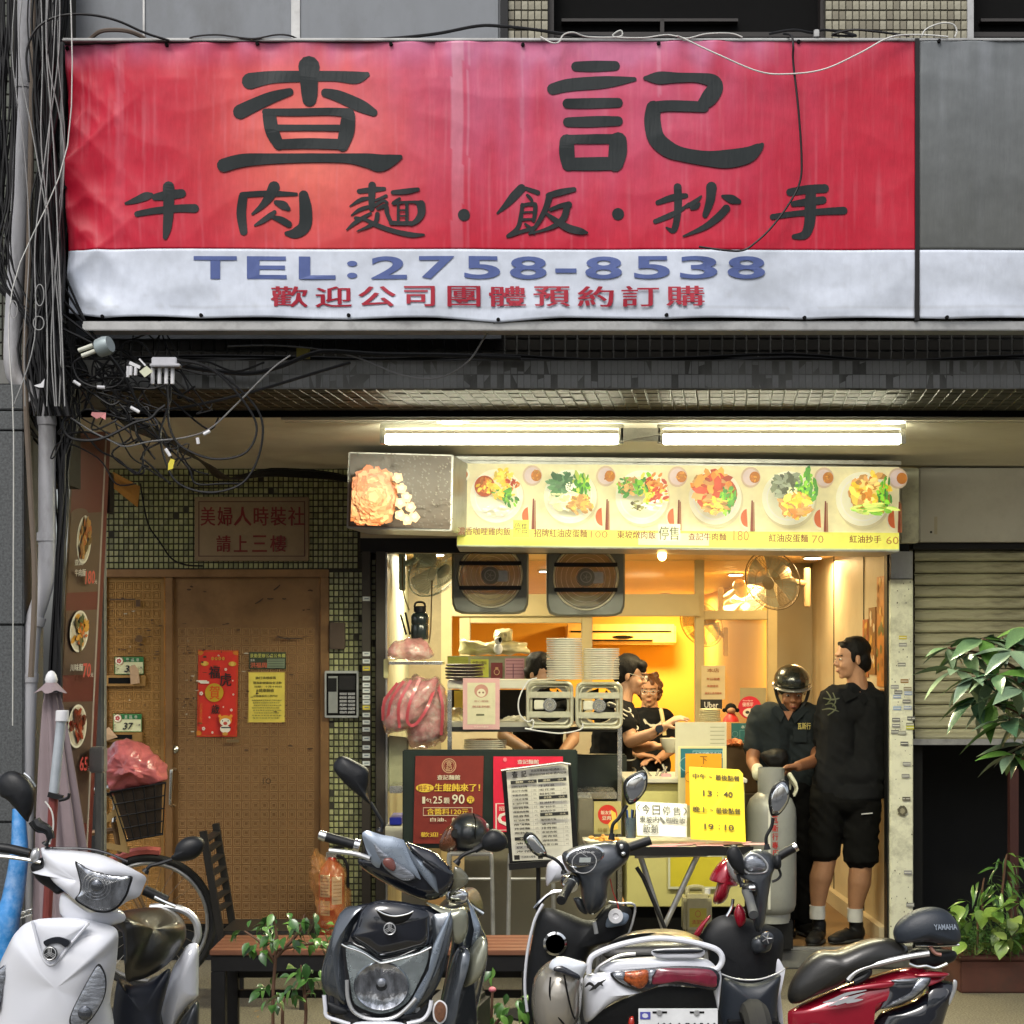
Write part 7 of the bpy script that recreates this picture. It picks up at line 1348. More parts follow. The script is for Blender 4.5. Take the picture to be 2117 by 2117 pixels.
b = MB(); b.slab([X(1604,1458, D - .09), X(1622,1476, D - .12), X(1614,1494, D - .13), X(1594,1466, D - .1)],.006); b.slab([X(1662,1458, D - .09), X(1636,1480, D - .12), X(1644,1496, D - .13), X(1672,1468, D - .1)],.006); b.build('collar', m_polo, sh); MB().slab([X(1620,1470, D - .1), X(1640,1470, D - .1), X(1630,1490, D - .125)],.01).build('neck_opening', SK2, sh)
MB().bpx(1640,1505,1668,1535, D - .125,.01).build('pocket', m_polo, sh, bev=.003); p = Print(*pq(1649,1494,1676,1508, D - .135)); p.text('瓦斯行', 0,0,1,1,(.6,.5,.15),.03); p.build('embroidery', print_mat('matte_print'), sh)
b = MB(); chain(b, [X(1558,1545, D - .06), X(1556,1575, D - .1), X(1567,1600, D - .28)],[.044,.038,.03]); blob('arm', b, SK2, B, .007,3)
b = MB(); hand(b, X(1566,1597, D - .3),(.35,-.3,-.75),(.8,0,.2),.7,1.08,1); b.cap(X(1566,1590, D - .28), X(1567,1602, D - .3),.034,.034); blob('glove', b, mat('white_knit_glove', (.62,.62,.5),.9, bump=.5), B, .006,2)
b = MB(); chain(b, [X(1692,1552, D - .08), X(1690,1572, D - .2), X(1650,1584, D - .42)],[.046,.04,.03]); hand(b, X(1650,1583, D - .42),(-.95,-.2,-.15),(0,-.3,-1),.9,1.0,-1); blob('arm', b, SK2, B, .006,3)
b = MB(); hand(b, X(1632,1602, D - .5),(.35,-.2,-.6),(-1,0,0),.8,.8); blob('rag', b, mat('white_knit_glove'), B, .006,2)
crumple([(1572,1560),(1590,1550),(1622,1548),(1630,1570),(1622,1586),(1588,1586)], D - .15,.06,.02,2,.006, 'waist_bag', m_blackplastic, None, None, B, 10)
b = MB(); b.ell(X(1630,1625),(.17,.12,.12)); chain(b, [X(1605,1640), X(1612,1760), X(1620,1895)],[.10,.08,.062]); chain(b, [X(1660,1640), X(1668,1760), X(1665,1895)],[.10,.08,.062]); blob('trousers', b, m_pants, B, .010,4, wr=.007)
shoe(B, V((X(1628,0).x, D, .108)),262, m_blackplastic); shoe(B, V((X(1664,0).x, D, .108)),285, m_blackplastic)
# ---- C: young server with glasses and striped T-shirt, profile right
D = 10.95
Cc = thing('person', 'young server in glasses and black striped shirt reaching forward with a bowl', 'person', V((X(1290,0).x, D, .108)))
hc = X(1304,1396); head(Cc, hc, -12,14, SK3, 'fringe', 1.0, X(1286,1455), glasses=True)
b = MB(); b.ell(X(1276,1490),(.14,.12,.13)); chain(b, [X(1272,1480), X(1262,1560), X(1262,1640)],[.125,.13,.14]); chain(b, [X(1282,1478, D - .12), X(1296,1500, D - .16)],[.066,.062]); chain(b, [X(1278,1474, D + .1), X(1290,1500, D + .12)],[.066,.06]); b.ell(X(1287,1462),(.075,.07,.04))
sh = blob('shirt', b, m_tee, Cc, .009,4, wr=.006)
for i in range(7):
    y = 1462 + 26 * i if i > 3 else 1452 + 12 * i; r_ = .142 if i > 3 else .07; c_ = X(1266, y) if i > 3 else X(1280 + 5 * i, y + 10, D - .13)
    MB().tube([c_ + V((r_ * cos(a), r_ * sin(a) * (1 if i < 4 else .96),.012 * sin(a * 2) + (0 if i > 3 else -.3 * r_ * cos(a)))) for a in [k * pi / 12 for k in range(24)]],.005,5, closed=True).build('stripe', mat('off_white_yarn', (.5,.5,.46),.8), sh)
b = MB(); chain(b, [X(1297,1500, D - .16), X(1304,1532, D - .2), X(1345,1518, D - .3), X(1372,1503, D - .34)],[.045,.042,.034,.027]); hand(b, X(1373,1502, D - .34),(.75,-.25,.5),(.2,.3,-.9),.7,1,-1); blob('arm', b, SK3, Cc, .006,3)
MB().tube([X(1364,1507, D - .33) + V((.031 * cos(a) * .5,.033 * sin(a),.033 * cos(a))) for a in [k * pi / 8 for k in range(16)]],.006,6, closed=True).build('watch_strap', m_blackplastic, Cc); MB().cyl(X(1363,1507, D - .365), X(1363,1507, D - .385),.024, n=20).build('watch_face', mat('watch_glass', (.015,.02,.03),.1), Cc)
b = MB(); chain(b, [X(1300,1505, D + .12), X(1318,1545, D - .02), X(1352,1542, D - .2)],[.044,.038,.028]); hand(b, X(1353,1542, D - .2),(.95,-.2,-.1),(0,-.2,1),.6,1,1); blob('arm', b, SK3, Cc, .006,3)
b = MB(); chain(b, [X(1258,1640), X(1255,1760), X(1255,1900)],[.13,.11,.09]); blob('trousers', b, m_pants, Cc, .012,3)
bw = thing('bowl', 'white bowl held by the young server over the counter', 'bowl', X(1387,1556, D - .34)); MB().lathe([(.03,0),(.036,.006),(.058,.05),(.064,.085),(.061,.085),(.05,.04),(.002,.012)], X(1387,1556, D - .34), n=28).build('bowl_shell', mat('cream_plate'), bw); MB().lathe([(.001,.07),(.06,.072)], X(1387,1556, D - .34), n=24).build('rice', mat('flour_white'), bw)
# ---- D: woman in black T-shirt facing the camera
D = 11.85
Dd = thing('person', 'woman with short brown curly hair, glasses and black T-shirt facing the street', 'person', V((X(1343,0).x, D, .108)))
head(Dd, X(1343,1430),262,2, SK1, 'curly', .92, X(1343,1474), glasses=True, hm=m_hairb, brow=m_hairb)
b = MB(); b.ell(X(1343,1500),(.14,.10,.11)); chain(b, [X(1318,1484), X(1370,1484)],[.065,.065]); chain(b, [X(1343,1500), X(1343,1600), X(1343,1680)],[.13,.14,.15]); chain(b, [X(1312,1486), X(1305,1520)],[.055,.052]); chain(b, [X(1376,1486), X(1384,1520)],[.055,.052]); sh = blob('shirt', b, m_tee, Dd, .009,4, wr=.006)
p = Print(*pq(1331,1486,1371,1512, D - .125))
for P_ in ([(.02,.08,1.6),(.2,.45,2.2),(.5,.55,1.6),(.8,.45,2.2),(.98,.08,1.6)],[(.08,.98,1.8),(.25,.62,2.0),(.5,.5,1.4),(.75,.62,2.0),(.92,.98,1.8)]): p.stroke(P_, .07,(.72,.7,.6),.65)
p.build('chest_logo', print_mat('matte_print'), sh)
MB().tube([X(1366,1466, D - .08), X(1370,1485, D - .125), X(1374,1520, D - .13)],.013,6,3).build('strap', mat('pale_yellow_strap', (.7,.6,.3),.7), Dd)
b = MB(); chain(b, [X(1305,1515), X(1303,1545, D - .05), X(1325,1560, D - .15)],[.042,.038,.028]); hand(b, X(1326,1560, D - .15),(.8,-.3,-.1),(0,0,-1),.6,.9); blob('arm', b, SK1, Dd, .007,3); b = MB(); chain(b, [X(1384,1515), X(1386,1550, D - .05), X(1366,1566, D - .15)],[.042,.038,.028]); hand(b, X(1365,1566, D - .15),(-.8,-.3,-.1),(0,0,-1),.6,.9); blob('arm', b, SK1, Dd, .007,3)
b = MB(); chain(b, [X(1343,1680), X(1343,1880)],[.15,.12]); blob('trousers', b, m_pants, Dd, .012,3)
# ---- E: cook half hidden by the plates
D = 10.75
E = thing('person', 'cook in black striped shirt half hidden behind the plate stacks', 'person', V((X(1115,0).x, D, .108)))
head(E, X(1118,1392),-38,16, SK3, 'fringe', .98, X(1108,1440))
b = MB(); b.ell(X(1112,1480),(.17,.12,.12)); chain(b, [X(1062,1462), X(1168,1462)],[.075,.075]); chain(b, [X(1112,1470), X(1112,1560), X(1112,1660)],[.15,.15,.16]); chain(b, [X(1062,1460), X(1052,1478, D - .05)],[.078,.074]); chain(b, [X(1170,1462), X(1182,1480, D - .05)],[.075,.07]); sh = blob('shirt', b, m_tee, E, .009,4, wr=.006)
for i in range(5): MB().tube([X(1056,1434 + 11 * i, D - .03) + V((.078 * cos(a),.078 * sin(a),.012 * cos(a))) for a in [k * pi / 10 for k in range(20)]],.0035,5, closed=True).build('stripe', mat('grey_yarn', (.07,.08,.08),.8), sh)
b = MB(); chain(b, [X(1050,1485, D - .06), X(1042,1522, D - .12), X(1092,1552, D - .32)],[.046,.042,.03]); hand(b, X(1093,1553, D - .32),(.8,-.4,-.3),(0,-.2,-1),.6); blob('arm', b, SK3, E, .007,3)
b = MB(); chain(b, [X(1184,1485, D - .06), X(1184,1530, D - .12), X(1160,1560, D - .3)],[.044,.04,.03]); hand(b, X(1159,1561, D - .3),(-.6,-.4,-.5),(0,-.2,-1),.6, thumb=-1); blob('arm', b, SK3, E, .007,3)
b = MB(); chain(b, [X(1112,1660), X(1112,1880)],[.16,.13]); blob('trousers', b, m_pants, E, .012,3)
# ================================================================== SCOOTERS
ZO = [(0,1517),(500,1517),(1000,1517),(1517,1517)]; ZK = 1932 / 600
def zp(k, x, y, d): return at(ZO[k][0] + x / ZK, ZO[k][1] + y / ZK, d)
def ol(k, s_, d):                      # "x,y x,y,dd ..." outline in enlarged-view units; dd = extra depth in cm
    o = []
    for t in s_.split():
        q = [float(c) for c in t.split(',')]; o.append(zp(k, q[0], q[1], d + (q[2] / 100 if len(q) > 2 else 0)))
    return o
def part(par, name, m, k, s_, d, bf, bb=.02, sm=4, rings=7, e=.5, ang=60, nrm=None):
    o = MB().pillow(ol(k, s_, d), bf, bb, rings, sm, nrm, e).build(name, m, par, ang=ang)
    if bf >= .03:
        q = o.modifiers.new('q', 'SMOOTH'); q.iterations = 9 if 'seat' in name else 4; q.factor = .5
    return o
def pipe_(par, name, m, k, s_, d, r, sm=5, n=8, **kw): return MB().tube(ol(k, s_, d), r, n, sm).build(name, m, par, **kw)
m_pw = mat('pearl_white_paint', (.66,.68,.74),.18, coat=1, var=.03, scale=3); m_gb = mat('gunmetal_paint', (.10,.115,.135),.2,.6, coat=1, var=.05, scale=3); m_silv = mat('blue_silver_paint', (.26,.31,.38),.25,.55, coat=1, var=.05)
m_gk = mat('gloss_black_paint', (.010,.012,.018),.10, coat=1, var=.1); m_mk = mat('matt_black_plastic', (.008,.009,.011),.45, spec=.35, var=.25, scale=50, bump=.12, bscale=300); m_seat = mat('black_vinyl', (.014,.0135,.012),.33, var=.3, scale=6, bump=.2, bscale=260, coat=.25)
m_chr = mat('chrome', (.75,.77,.78),.08,1, var=.03); m_refl = mat('glint_painted_reflector', (.36,.38,.42),.08,.95, var=.9, scale=14, bump=.9, bscale=16, stretch=(2.2,1,1)); m_lens = mat('clear_lens', (.3,.32,.34),.02, var=0, alpha=.07, coat=.6)  # reflector colour mottled dark and bright, glints painted into it
m_redp = mat('candy_red_paint', (.30,.006,.022),.18,.25, coat=1, var=.08); m_gryp = mat('satin_grey_paint', (.06,.068,.08),.3,.45, coat=.6); m_lsil = mat('satin_silver', (.50,.51,.52),.28,.6)
m_mir = mat('mirror_glass', (.85,.88,.88),.02,1, var=0); m_amber = mat('amber_lens', (.42,.09,.02),.12,.3, coat=1, var=.7, scale=60, bump=.5, bscale=150); m_redl = mat('dark_red_lens', (.16,.012,.03),.08, coat=1, var=.25, scale=40); m_clr = mat('ribbed_clear_lens', (.26,.28,.32),.1,.6, coat=1, var=.75, scale=26, bump=.8, bscale=40, stretch=(.6,1,2.5))
def wheels(par, f, r, cz=.235):
    for c_ in (f, r):
        c_ = V((c_[0], c_[1], cz)); ax = (V((r[0], r[1],0)) - V((f[0], f[1],0))).normalized()
        t_ = MB().tube([c_ + ax * (.185 * cos(a)) + V((0,0,.185 * sin(a))) for a in [k * pi / 16 for k in range(32)]],.05,10, closed=True).build('wheel', mat('tyre_rubber'), par)
        sd = ax.cross(V((0,0,1))); b = MB(); b.lathe([(.14,-.02),(.14,.02)], c_, sd, 24); b.lathe([(.04,-.06),(.04,.06)], c_, sd, 14); b.build('rim', m_lsil, t_)
    f, r = V((f[0], f[1], cz)), V((r[0], r[1], cz)); ax = (r - f).normalized(); sd = ax.cross(V((0,0,1)))
    for s_ in (-.08,.08): MB().tube([f + sd * s_, f + sd * s_ + ax * .1 + V((0,0,.38))],.02,8).build('fork_leg', m_lsil, par)
    b = MB(); b.bar(f + ax * .35 + V((0,0,.02)), r - ax * .3 + V((0,0,.02)),.3,.14,(0,0,1)); b.bar(r - ax * .35 + V((0,0,.05)), r + V((0,0,.05)),.22,.2,(0,0,1)); b.build('underbody', m_mk, par, bev=.02)
def emblem(par, c_, r, n_=(0,-1,0), m1=None):
    t_ = MB().lathe([(r, 0),(r, .004),(r * .8,.006)], c_, n_, 24).build('badge', m1 or m_mk, par); z = V(n_).normalized(); x = V((1,0,0)); x = (x - z * x.dot(z)).normalized(); y = z.cross(x); o = c_ + z * .008; b = MB()
    b.tube([o + x * r * .85 * cos(a) + y * r * .85 * sin(a) for a in [k * pi / 12 for k in range(24)]], r * .07,5, closed=True)
    for k in range(3):
        a = pi / 2 + k * 2 * pi / 3; d_ = x * cos(a) + y * sin(a); s_ = x * -sin(a) + y * cos(a)
        for q in (-.22,0,.22): b.tube([o + s_ * q * r * .9, o + d_ * r * .75 + s_ * q * r], r * .06,4)
    b.build('emblem', m_lsil, t_)
def lens_set(par, k, s_, d, name='headlight', bulb=None, rf=None, bf=.025):
    h = part(par, name, m_mk, k, s_, d + .006,.004,.05, sm=4); P = ol(k, s_, d); c_ = sum(P, V()) / len(P); P2 = [c_ + (p - c_) * .92 for p in P]
    o = MB().pillow(P2,.006,.004,8,4).build('reflector', rf or m_refl, h, ang=60); me = o.data
    MB().pillow([p + V((0,-.006,0)) for p in P2], bf, .001,7,4).build('lens', m_lens, h, ang=180)
    if bulb:
        b0 = zp(k, *bulb[:2], d - .006); r = bulb[2] / ZK * mpp(d); t_ = MB(); t_.lathe([(r, 0),(r * .9,.006),(r * .35,.012)], b0 + V((0,-.001,0)),(0,-1,0),24); t_.build('bulb_shield', mat('dark_chrome', (.12,.13,.15),.15,.9), h)
        for q in range(3 if name == 'headlight' else 0): MB().tube([b0 + V((r * (1.35 + q * .5) * cos(a),-.004, r * (1.35 + q * .5) * sin(a))) for a in [j * pi / 16 for j in range(32)]],.0012,4, closed=True).build('reflector_step', m_chr, h)
    return h
def mirror(par, k, s_, d, stem, glass=None, bf=.035, m=None):
    t_ = part(par, 'mirror', m or m_mk, k, s_, d, bf, .02, ang=180)
    if glass:
        P = ol(k, s_, d); c_ = sum(P, V()) / len(P); MB().pillow([c_ + (p - c_) * .86 + V((0,-.012,0)) for p in P],.003,.001,4,4, e=1).build('mirror_glass', m_mir, t_, ang=180)
    MB().tube(ol(k, stem, d + .01),.0065,8,5).build('stem', m_mk, t_); q = ol(k, stem, d + .01); MB().tube([q[-1], q[-1].lerp(q[-2],.45)],[.014,.009],10).build('boot', m_mk, t_)
    return t_
# ---- 1: white scooter at the left, facing the street
s1 = thing('scooter', 'pearl white scooter facing the camera at the left edge', 'scooter', at(100,2110,6.2)); d = 6.05
wheels(s1,(at(60,0,6.0).x, 6.0),(at(330,0,7.1).x, 7.1))
part(s1, 'rear_cowl', m_mk, 0, '190,880 260,820 400,800 600,860 500,1000 390,1080 330,1040 240,980', d + .06,.03,.05)
part(s1, 'handlebar_cowl', m_pw, 0, '262,742,4 380,758,2 560,772 700,800 830,858 930,908,2 1002,955,5 985,1015,5 950,1092,4 880,1118,2 800,1170 720,1196 640,1192 570,1165 500,1115 420,1052 340,985,2 290,925,4 195,918,6 200,908,6 258,890,5 280,870,4 272,830,4 258,788,4', d, .075,.05, e=.6)
pipe_(s1, 'cowl_seam', m_gk, 0, '300,760 560,765,0 700,790 850,850', d + .02,.004)
lens_set(s1,0, '500,848 560,885 640,918 740,940 820,948 882,950 870,1010 842,1085 785,1160 720,1190 640,1187 560,1150 498,1105 525,1060 533,1000 518,930', d - .078, bulb=(645,1010,40))
part(s1, 'steering_neck', mat('pearl_white_paint'),0, '395,1050 500,1110 640,1180 800,1160 850,1250 640,1300 400,1240', d + .04,.04,.04)
sh1 = part(s1, 'front_shield', m_pw, 0, '160,1245 250,1215 420,1203 560,1213 700,1243 782,1272 806,1322 803,1400,2 795,1500,3 780,1600,4 760,1700,5 750,1800,6 775,1932,7 760,2250,8 500,2500,8 200,2500,8 -60,2300,8 -80,1932,7 -65,1700,6 -25,1540,4 20,1440,2 70,1340 110,1290', d, .11,.05, rings=10, e=.55)
part(s1, 'shield_crest', m_pw, 0, '225,1248 400,1232 585,1250 560,1300 480,1400 400,1500 345,1537 300,1510 262,1400', d - .065,.022,.02)
MB().slab(crom(ol(0, '288,1386 330,1362 380,1352 430,1362 466,1386 437,1420 405,1400 372,1393 335,1400 308,1416', d - .094),3, True),.02).build('horn_slot', m_gk, s1); part(s1, 'shield_badge', m_chr, 0, '290,1300 390,1285 482,1300 470,1335 380,1325 288,1335', d - .079,.003,.004) if 0 else None
emblem(s1, zp(0,335,1462, d - .1),.024,(0,-1,.1))
pipe_(s1, 'crease', m_pw, 0, '215,1250 240,1350 265,1440 300,1515 340,1540 385,1510 470,1400 590,1262', d - .079,.005)
lens_set(s1,0, '655,1530 695,1578 710,1650 700,1740 660,1830 590,1925 500,1990 462,1935 472,1860 540,1720 600,1610', d - .085, 'indicator', (565,1860,48), m_clr)
lens_set(s1,0, '60,1508 20,1545 -30,1600 -40,1750 -20,1860 5,1790 20,1700 52,1600', d - .02, 'indicator', None, m_clr)
part(s1, 'seat', m_seat, 0, '700,1215,10 800,1180,30 930,1160,45 1060,1155,60 1160,1180,65 1225,1235,60 1258,1310,50 1250,1385,45 1200,1470,40 1120,1560,30 1000,1640,20 900,1672,15 825,1680,10 812,1580,5 806,1480,5 804,1380,5 790,1290,5', d + .05,.12,.05, rings=9, nrm=(.35,-.8,.5))
part(s1, 'side_panel', m_pw, 0, '1250,1388 1328,1380 1332,1500 1330,1700 1322,1760 1250,1822 1172,1932 1120,2060 1060,1880 1092,1720 1140,1560 1200,1462', d + .45,.06,.05); part(s1, 'side_trim', m_gryp, 0, '1325,1765 1330,1932 1300,2100 1130,2100 1180,1935 1255,1830', d + .46,.05,.05)
part(s1, 'inner_body', mat('navy_black_plastic', (.012,.016,.028),.4),0, '760,1640 830,1670 1000,1640 1150,1540 1090,1800 1070,1932 1080,2250 740,2250', d + .3,.05,.1)
pipe_(s1, 'grab_rail', m_lsil, 0, '1000,1160 1100,1150 1190,1165 1262,1200 1308,1262 1318,1340 1300,1392', d + .6,.014)
g_ = pipe_(s1, 'grip', m_mk, 0, '960,1040 1020,1068 1112,1112', d + .16,.018,1,12); pipe_(s1, 'brake_lever', m_chr, 0, '1030,1085 1100,1120 1170,1148', d + .12,.007,3)
pipe_(s1, 'grip', m_mk, 0, '-60,752 60,765 200,798', d + .08,.0165,2,12); pipe_(s1, 'brake_lever', m_chr, 0, '-60,812 60,820 180,838 272,856', d + .03,.0075,3); part(s1, 'lever_clamp', m_lsil, 0, '205,800 225,765 260,765 265,830 230,860 205,850', d + .03,.02,.02)
mirror(s1,0, '-20,300 30,250 70,238 130,250 195,298 232,355 238,430 222,520 203,562 185,600 110,515 40,440 -10,410', d + .0, '200,590 240,640 300,655 330,700 300,740'); pipe_(s1, 'mirror_edge', m_chr, 0, '160,262 200,295 236,350', d - .015,.005)
pipe_(s1, 'stem_clamp', m_mk, 0, '235,570 260,610 320,640 340,700', d, [.016,.02,.016,.014],4)
mirror(s1,0, '1130,825 1155,800 1170,742 1220,692 1290,674 1350,690 1372,730 1355,782 1312,830 1240,852 1165,855', d + .08, '1150,835 1060,865 1000,880 965,922')
pipe_(s1, 'brake_cable', mat('white_wire'),0, '300,450 345,520 355,620 330,735', d + .0,.003)
# ---- 2: dark grey scooter, facing the street
s2 = thing('scooter', 'gunmetal grey scooter with large round headlight facing the camera', 'scooter', at(780,2110,6.2)); d = 6.1
wheels(s2,(at(800,0,6.05).x, 6.05),(at(960,0,7.25).x, 7.25))
part(s2, 'shield_core', m_gk, 1, '690,1135 930,1095 1260,1120 1395,1165 1380,1350 1340,1550 1300,1750 1200,1932 1150,2150 700,2150 560,1932 535,1650 570,1450 640,1250', d + .03,.06,.06)
part(s2, 'body_side', m_gb, 1, '1395,1160 1500,1125,6 1560,1200,12 1620,1300,20 1636,1420,25 1610,1600,25 1570,1800,22 1545,1932,20 1520,2200,20 1250,2200 1290,1932 1330,1750 1380,1500 1405,1350', d + .1,.07,.05, nrm=(.5,-.85,.1))
part(s2, 'side_panel_light', mat('olive_silver_paint', (.30,.31,.24),.22,.5, coat=1),1, '1205,1112 1300,1135 1400,1162 1490,1150 1515,1230 1510,1330 1470,1400 1415,1400 1405,1250 1380,1190 1300,1165', d + .02,.03,.04)
part(s2, 'side_panel_light', MATS['olive_silver_paint'],1, '1530,1410 1600,1330 1632,1400 1610,1560 1560,1650 1480,1700 1455,1640 1480,1520', d + .1,.045,.04, nrm=(.5,-.85,.1)); part(s2, 'side_fin', m_silv, 1, '1500,1080 1550,1170 1600,1290 1570,1400 1530,1450 1520,1440 1560,1330 1545,1220', d + .13,.03,.03)
part(s2, 'side_panel_dark', m_gb, 1, '1440,1400 1520,1420 1480,1520 1440,1700 1400,1900 1360,2100 1280,2100 1320,1850 1380,1600', d + .07,.05,.04, nrm=(.5,-.85,.1))
part(s2, 'left_panel', m_gb, 1, '695,1133,3 812,1133 765,1200 722,1300 682,1400 664,1500 678,1650 697,1825 620,1785,3 550,1740,5 533,1620,6 568,1480,6 608,1350,5 650,1220,4', d - .02,.045,.04, e=.6)
part(s2, 'right_panel', m_gb, 1, '1262,1200 1330,1180 1400,1172 1405,1250,3 1385,1350,4 1350,1480,5 1320,1620,6 1250,1760,4 1160,1850,2 1075,1868 1130,1780 1220,1640 1262,1500 1270,1380', d - .01,.045,.04, e=.6)
part(s2, 'panel_edge', m_silv, 1, '1395,1175 1340,1400 1260,1640 1150,1840 1080,1860 1180,1720 1265,1520 1275,1400', d - .03,.012,.02)
part(s2, 'nose_panel', m_gk, 1, '800,1150 850,1112 930,1095 1050,1103 1150,1125 1258,1180 1266,1262 1262,1400 1180,1440 1060,1475 940,1500 880,1485 800,1425 708,1360 740,1290 770,1200', d - .03,.045,.03)
part(s2, 'horn_slot', m_dark, 1, '893,1168 950,1195 1020,1208 1100,1195 1142,1180 1112,1232 1060,1262 985,1264 930,1232', d - .078,.004,.01); emblem(s2, zp(1,985,1298, d - .082),.0225,(0,-1,.1)); pipe_(s2, 'slot_trim', m_chr, 1, '893,1168 950,1200 1020,1214 1100,1200 1142,1180', d - .08,.0035)
hl = lens_set(s2,1, '680,1388 800,1432 900,1495 945,1506 1060,1477 1180,1442 1264,1402 1256,1520 1200,1650 1130,1780 1060,1842 960,1880 880,1880 780,1842 722,1792 700,1650 676,1500', d - .03, rf=mat('grey_reflector', (.38,.44,.45),.25,.7, var=.3, scale=14, bump=.5, bscale=20), bf=.05)
cc = zp(1,930,1680, d - .045); rr = .094
b = MB(); b.lathe([(rr, 0),(rr * .95,.010),(rr * .9,.008),(rr * .55,.001),(rr * .2,.0),(.002,0)], cc, (0,-1,0),40,(1,.88)); b.build('reflector_bowl', m_refl, hl, ang=80); MB().lathe([(.016,0),(.013,.01),(.004,.014)], cc + V((0,-.004,.012)),(0,-1,0),24).build('bulb_shield', m_clr, hl)
pipe_(s2, 'headlight_rim', m_lsil, 1, '700,1640 706,1760 745,1850 830,1893 930,1903 1020,1885 1090,1835 1160,1760', d - .055,.007); pipe_(s2, 'headlight_rim', m_chr, 1, '664,1400 700,1420 800,1455 900,1515 945,1525 1060,1497 1180,1460 1262,1420', d - .055,.004)
pipe_(s2, 'trim_line', m_pw, 1, '548,1740 555,1820 565,1880 640,1910 720,1935', d - .07,.007); pipe_(s2, 'trim_line', m_pw, 1, '1262,1775 1245,1850 1200,1905 1100,1930', d - .06,.007); part(s2, 'lower_vent', m_mk, 1, '560,1780 700,1835 690,1868 580,1862', d - .05,.01,.02); part(s2, 'lower_vent', m_mk, 1, '1062,1880 1180,1862 1240,1790 1235,1850 1190,1890 1080,1905', d - .05,.01,.02)
part(s2, 'chin', m_pw, 1, '730,1935 900,1915 1090,1935 1050,2080 780,2080', d - .07,.02,.03); st = part(s2, 'sticker', mat('white_plastic'),1, '1318,1772 1360,1800 1367,1850 1355,1905 1318,1932 1280,1905 1270,1850 1280,1800', d - .055,.003,.002); part(st, 'sticker_print', mat('brown_dog_print', (.14,.06,.03),.5, var=.5, scale=90),1, '1318,1782 1352,1808 1358,1850 1347,1897 1318,1920 1290,1897 1280,1850 1290,1808', d - .060,.002,.001)
# handlebar cowl, turned
part(s2, 'cowl_core', m_gk, 1, '790,700 830,650 1075,705 1250,760 1350,840 1418,920 1412,1010 1330,1110 1200,1118 1050,1055 900,975 770,885 755,830 800,800', d + .05,.05,.06)
part(s2, 'cowl_panel', m_silv, 1, '800,680 815,651 850,646 930,672 1075,706 1130,820 1192,966 1160,950 1060,880 960,790 880,722 866,742 912,830 915,895 870,868 838,800', d - .005,.018,.03, sm=2, e=.8)
part(s2, 'cowl_panel', m_silv, 1, '1080,715 1130,790 1240,850 1295,930 1312,1062 1250,1010 1195,940 1120,820', d - .006,.014,.03, sm=2, e=.8); part(s2, 'visor', m_gk, 1, '1080,706 1180,738 1282,775 1350,838 1402,900 1420,960 1400,1040 1318,1108 1318,980 1255,860 1135,788', d - .0,.035,.03); part(s2, 'vent', m_gk, 1, '1205,850 1240,860 1305,915 1300,940 1215,880', d - .026,.003,.004)
lens_set(s2,1, '870,722 930,768 1030,850 1130,920 1162,966 1100,988 1030,962 950,900 918,840 885,780', d - .02, 'indicator', None, m_clr); part(s2, 'indicator_bulb', mat('dim_orange', (.14,.035,.025),.2),1, '950,830 1000,830 1025,880 1010,915 960,890 940,860', d - .032,.008,.003)
part(s2, 'smoked_screen', mat('smoked_plastic', (.14,.14,.10),.15, alpha=.8, coat=1),1, '1412,890 1460,895 1505,950 1500,1000 1440,1045 1385,1075 1405,980', d + .06,.01,.01)
pipe_(s2, 'grip', m_mk, 1, '560,685 640,708 775,745', d + .04,.0175,2,14); MB().cyl(zp(1,512,670, d + .04), zp(1,562,687, d + .04),.017,.019,16).build('bar_end', m_chr, s2, bev=.003); pipe_(s2, 'brake_lever', m_lsil, 1, '580,777 660,785 760,800 850,830', d - .01,.0085,4); MB().cyl(zp(1,748,738, d + .03), zp(1,785,748, d + .03),.022, n=16).build('grip_collar', m_chr, s2)
mirror(s2,1, '603,200 640,145 690,143 780,188 838,222 856,262 852,340 838,400 868,488 800,435 720,370 650,300 605,240', d, '855,455 900,530 935,600 920,650'); mirror(s2,1, '1590,690 1650,632 1700,630 1752,662 1778,722 1752,770 1690,792 1630,782 1592,760', d + .05, '1640,742 1560,772 1470,810 1425,865'); pipe_(s2, 'stem_gaiter', m_mk, 1, '1620,735 1585,755 1550,775', d + .05,[.016,.011,.012],3); pipe_(s2, 'brake_lever', m_chr, 1, '1480,1090 1540,1150 1610,1195', d + .15,.007,3)
part(s2, 'key_housing', m_chr, 1, '1370,1050 1430,1030 1500,1050 1500,1120 1430,1135 1365,1110', d + .12,.02,.03); part(s2, 'seat', m_seat, 1, '1380,1100 1500,1000,60 1560,1050,70 1600,1200,60 1520,1300,30 1400,1250', d + .3,.04,.1)
hm2 = thing('helmet', 'black open-face helmet with brown visor resting on the left metal stool', 'helmet', zp(1,1512,800,9.1)); c_ = zp(1,1512,660,9.1)
b = MB(); b.ell(c_, (.104,.12,.102), None, 32,20); b.build('shell', mat('navy_black_shell', (.012,.016,.024),.3, coat=.6), hm2, ang=180); MB().cyl(zp(1,1425,665,9.05), zp(1,1425,665,9.0),.024, n=20).build('visor_pivot', m_mk, hm2, bev=.004)
part(hm2, 'visor', mat('brown_visor', (.12,.045,.025),.1, coat=1, alpha=.85),1, '1395,600 1345,640 1310,720 1320,780 1400,790 1440,740 1425,660', 9.03,.03,.02); pipe_(hm2, 'seam', m_dark, 1, '1540,530 1556,590 1552,660 1555,700', 8.98,.003); part(hm2, 'badge', m_lsil, 1, '1625,600 1640,600 1645,620 1630,628', 9.02,.003,.002)
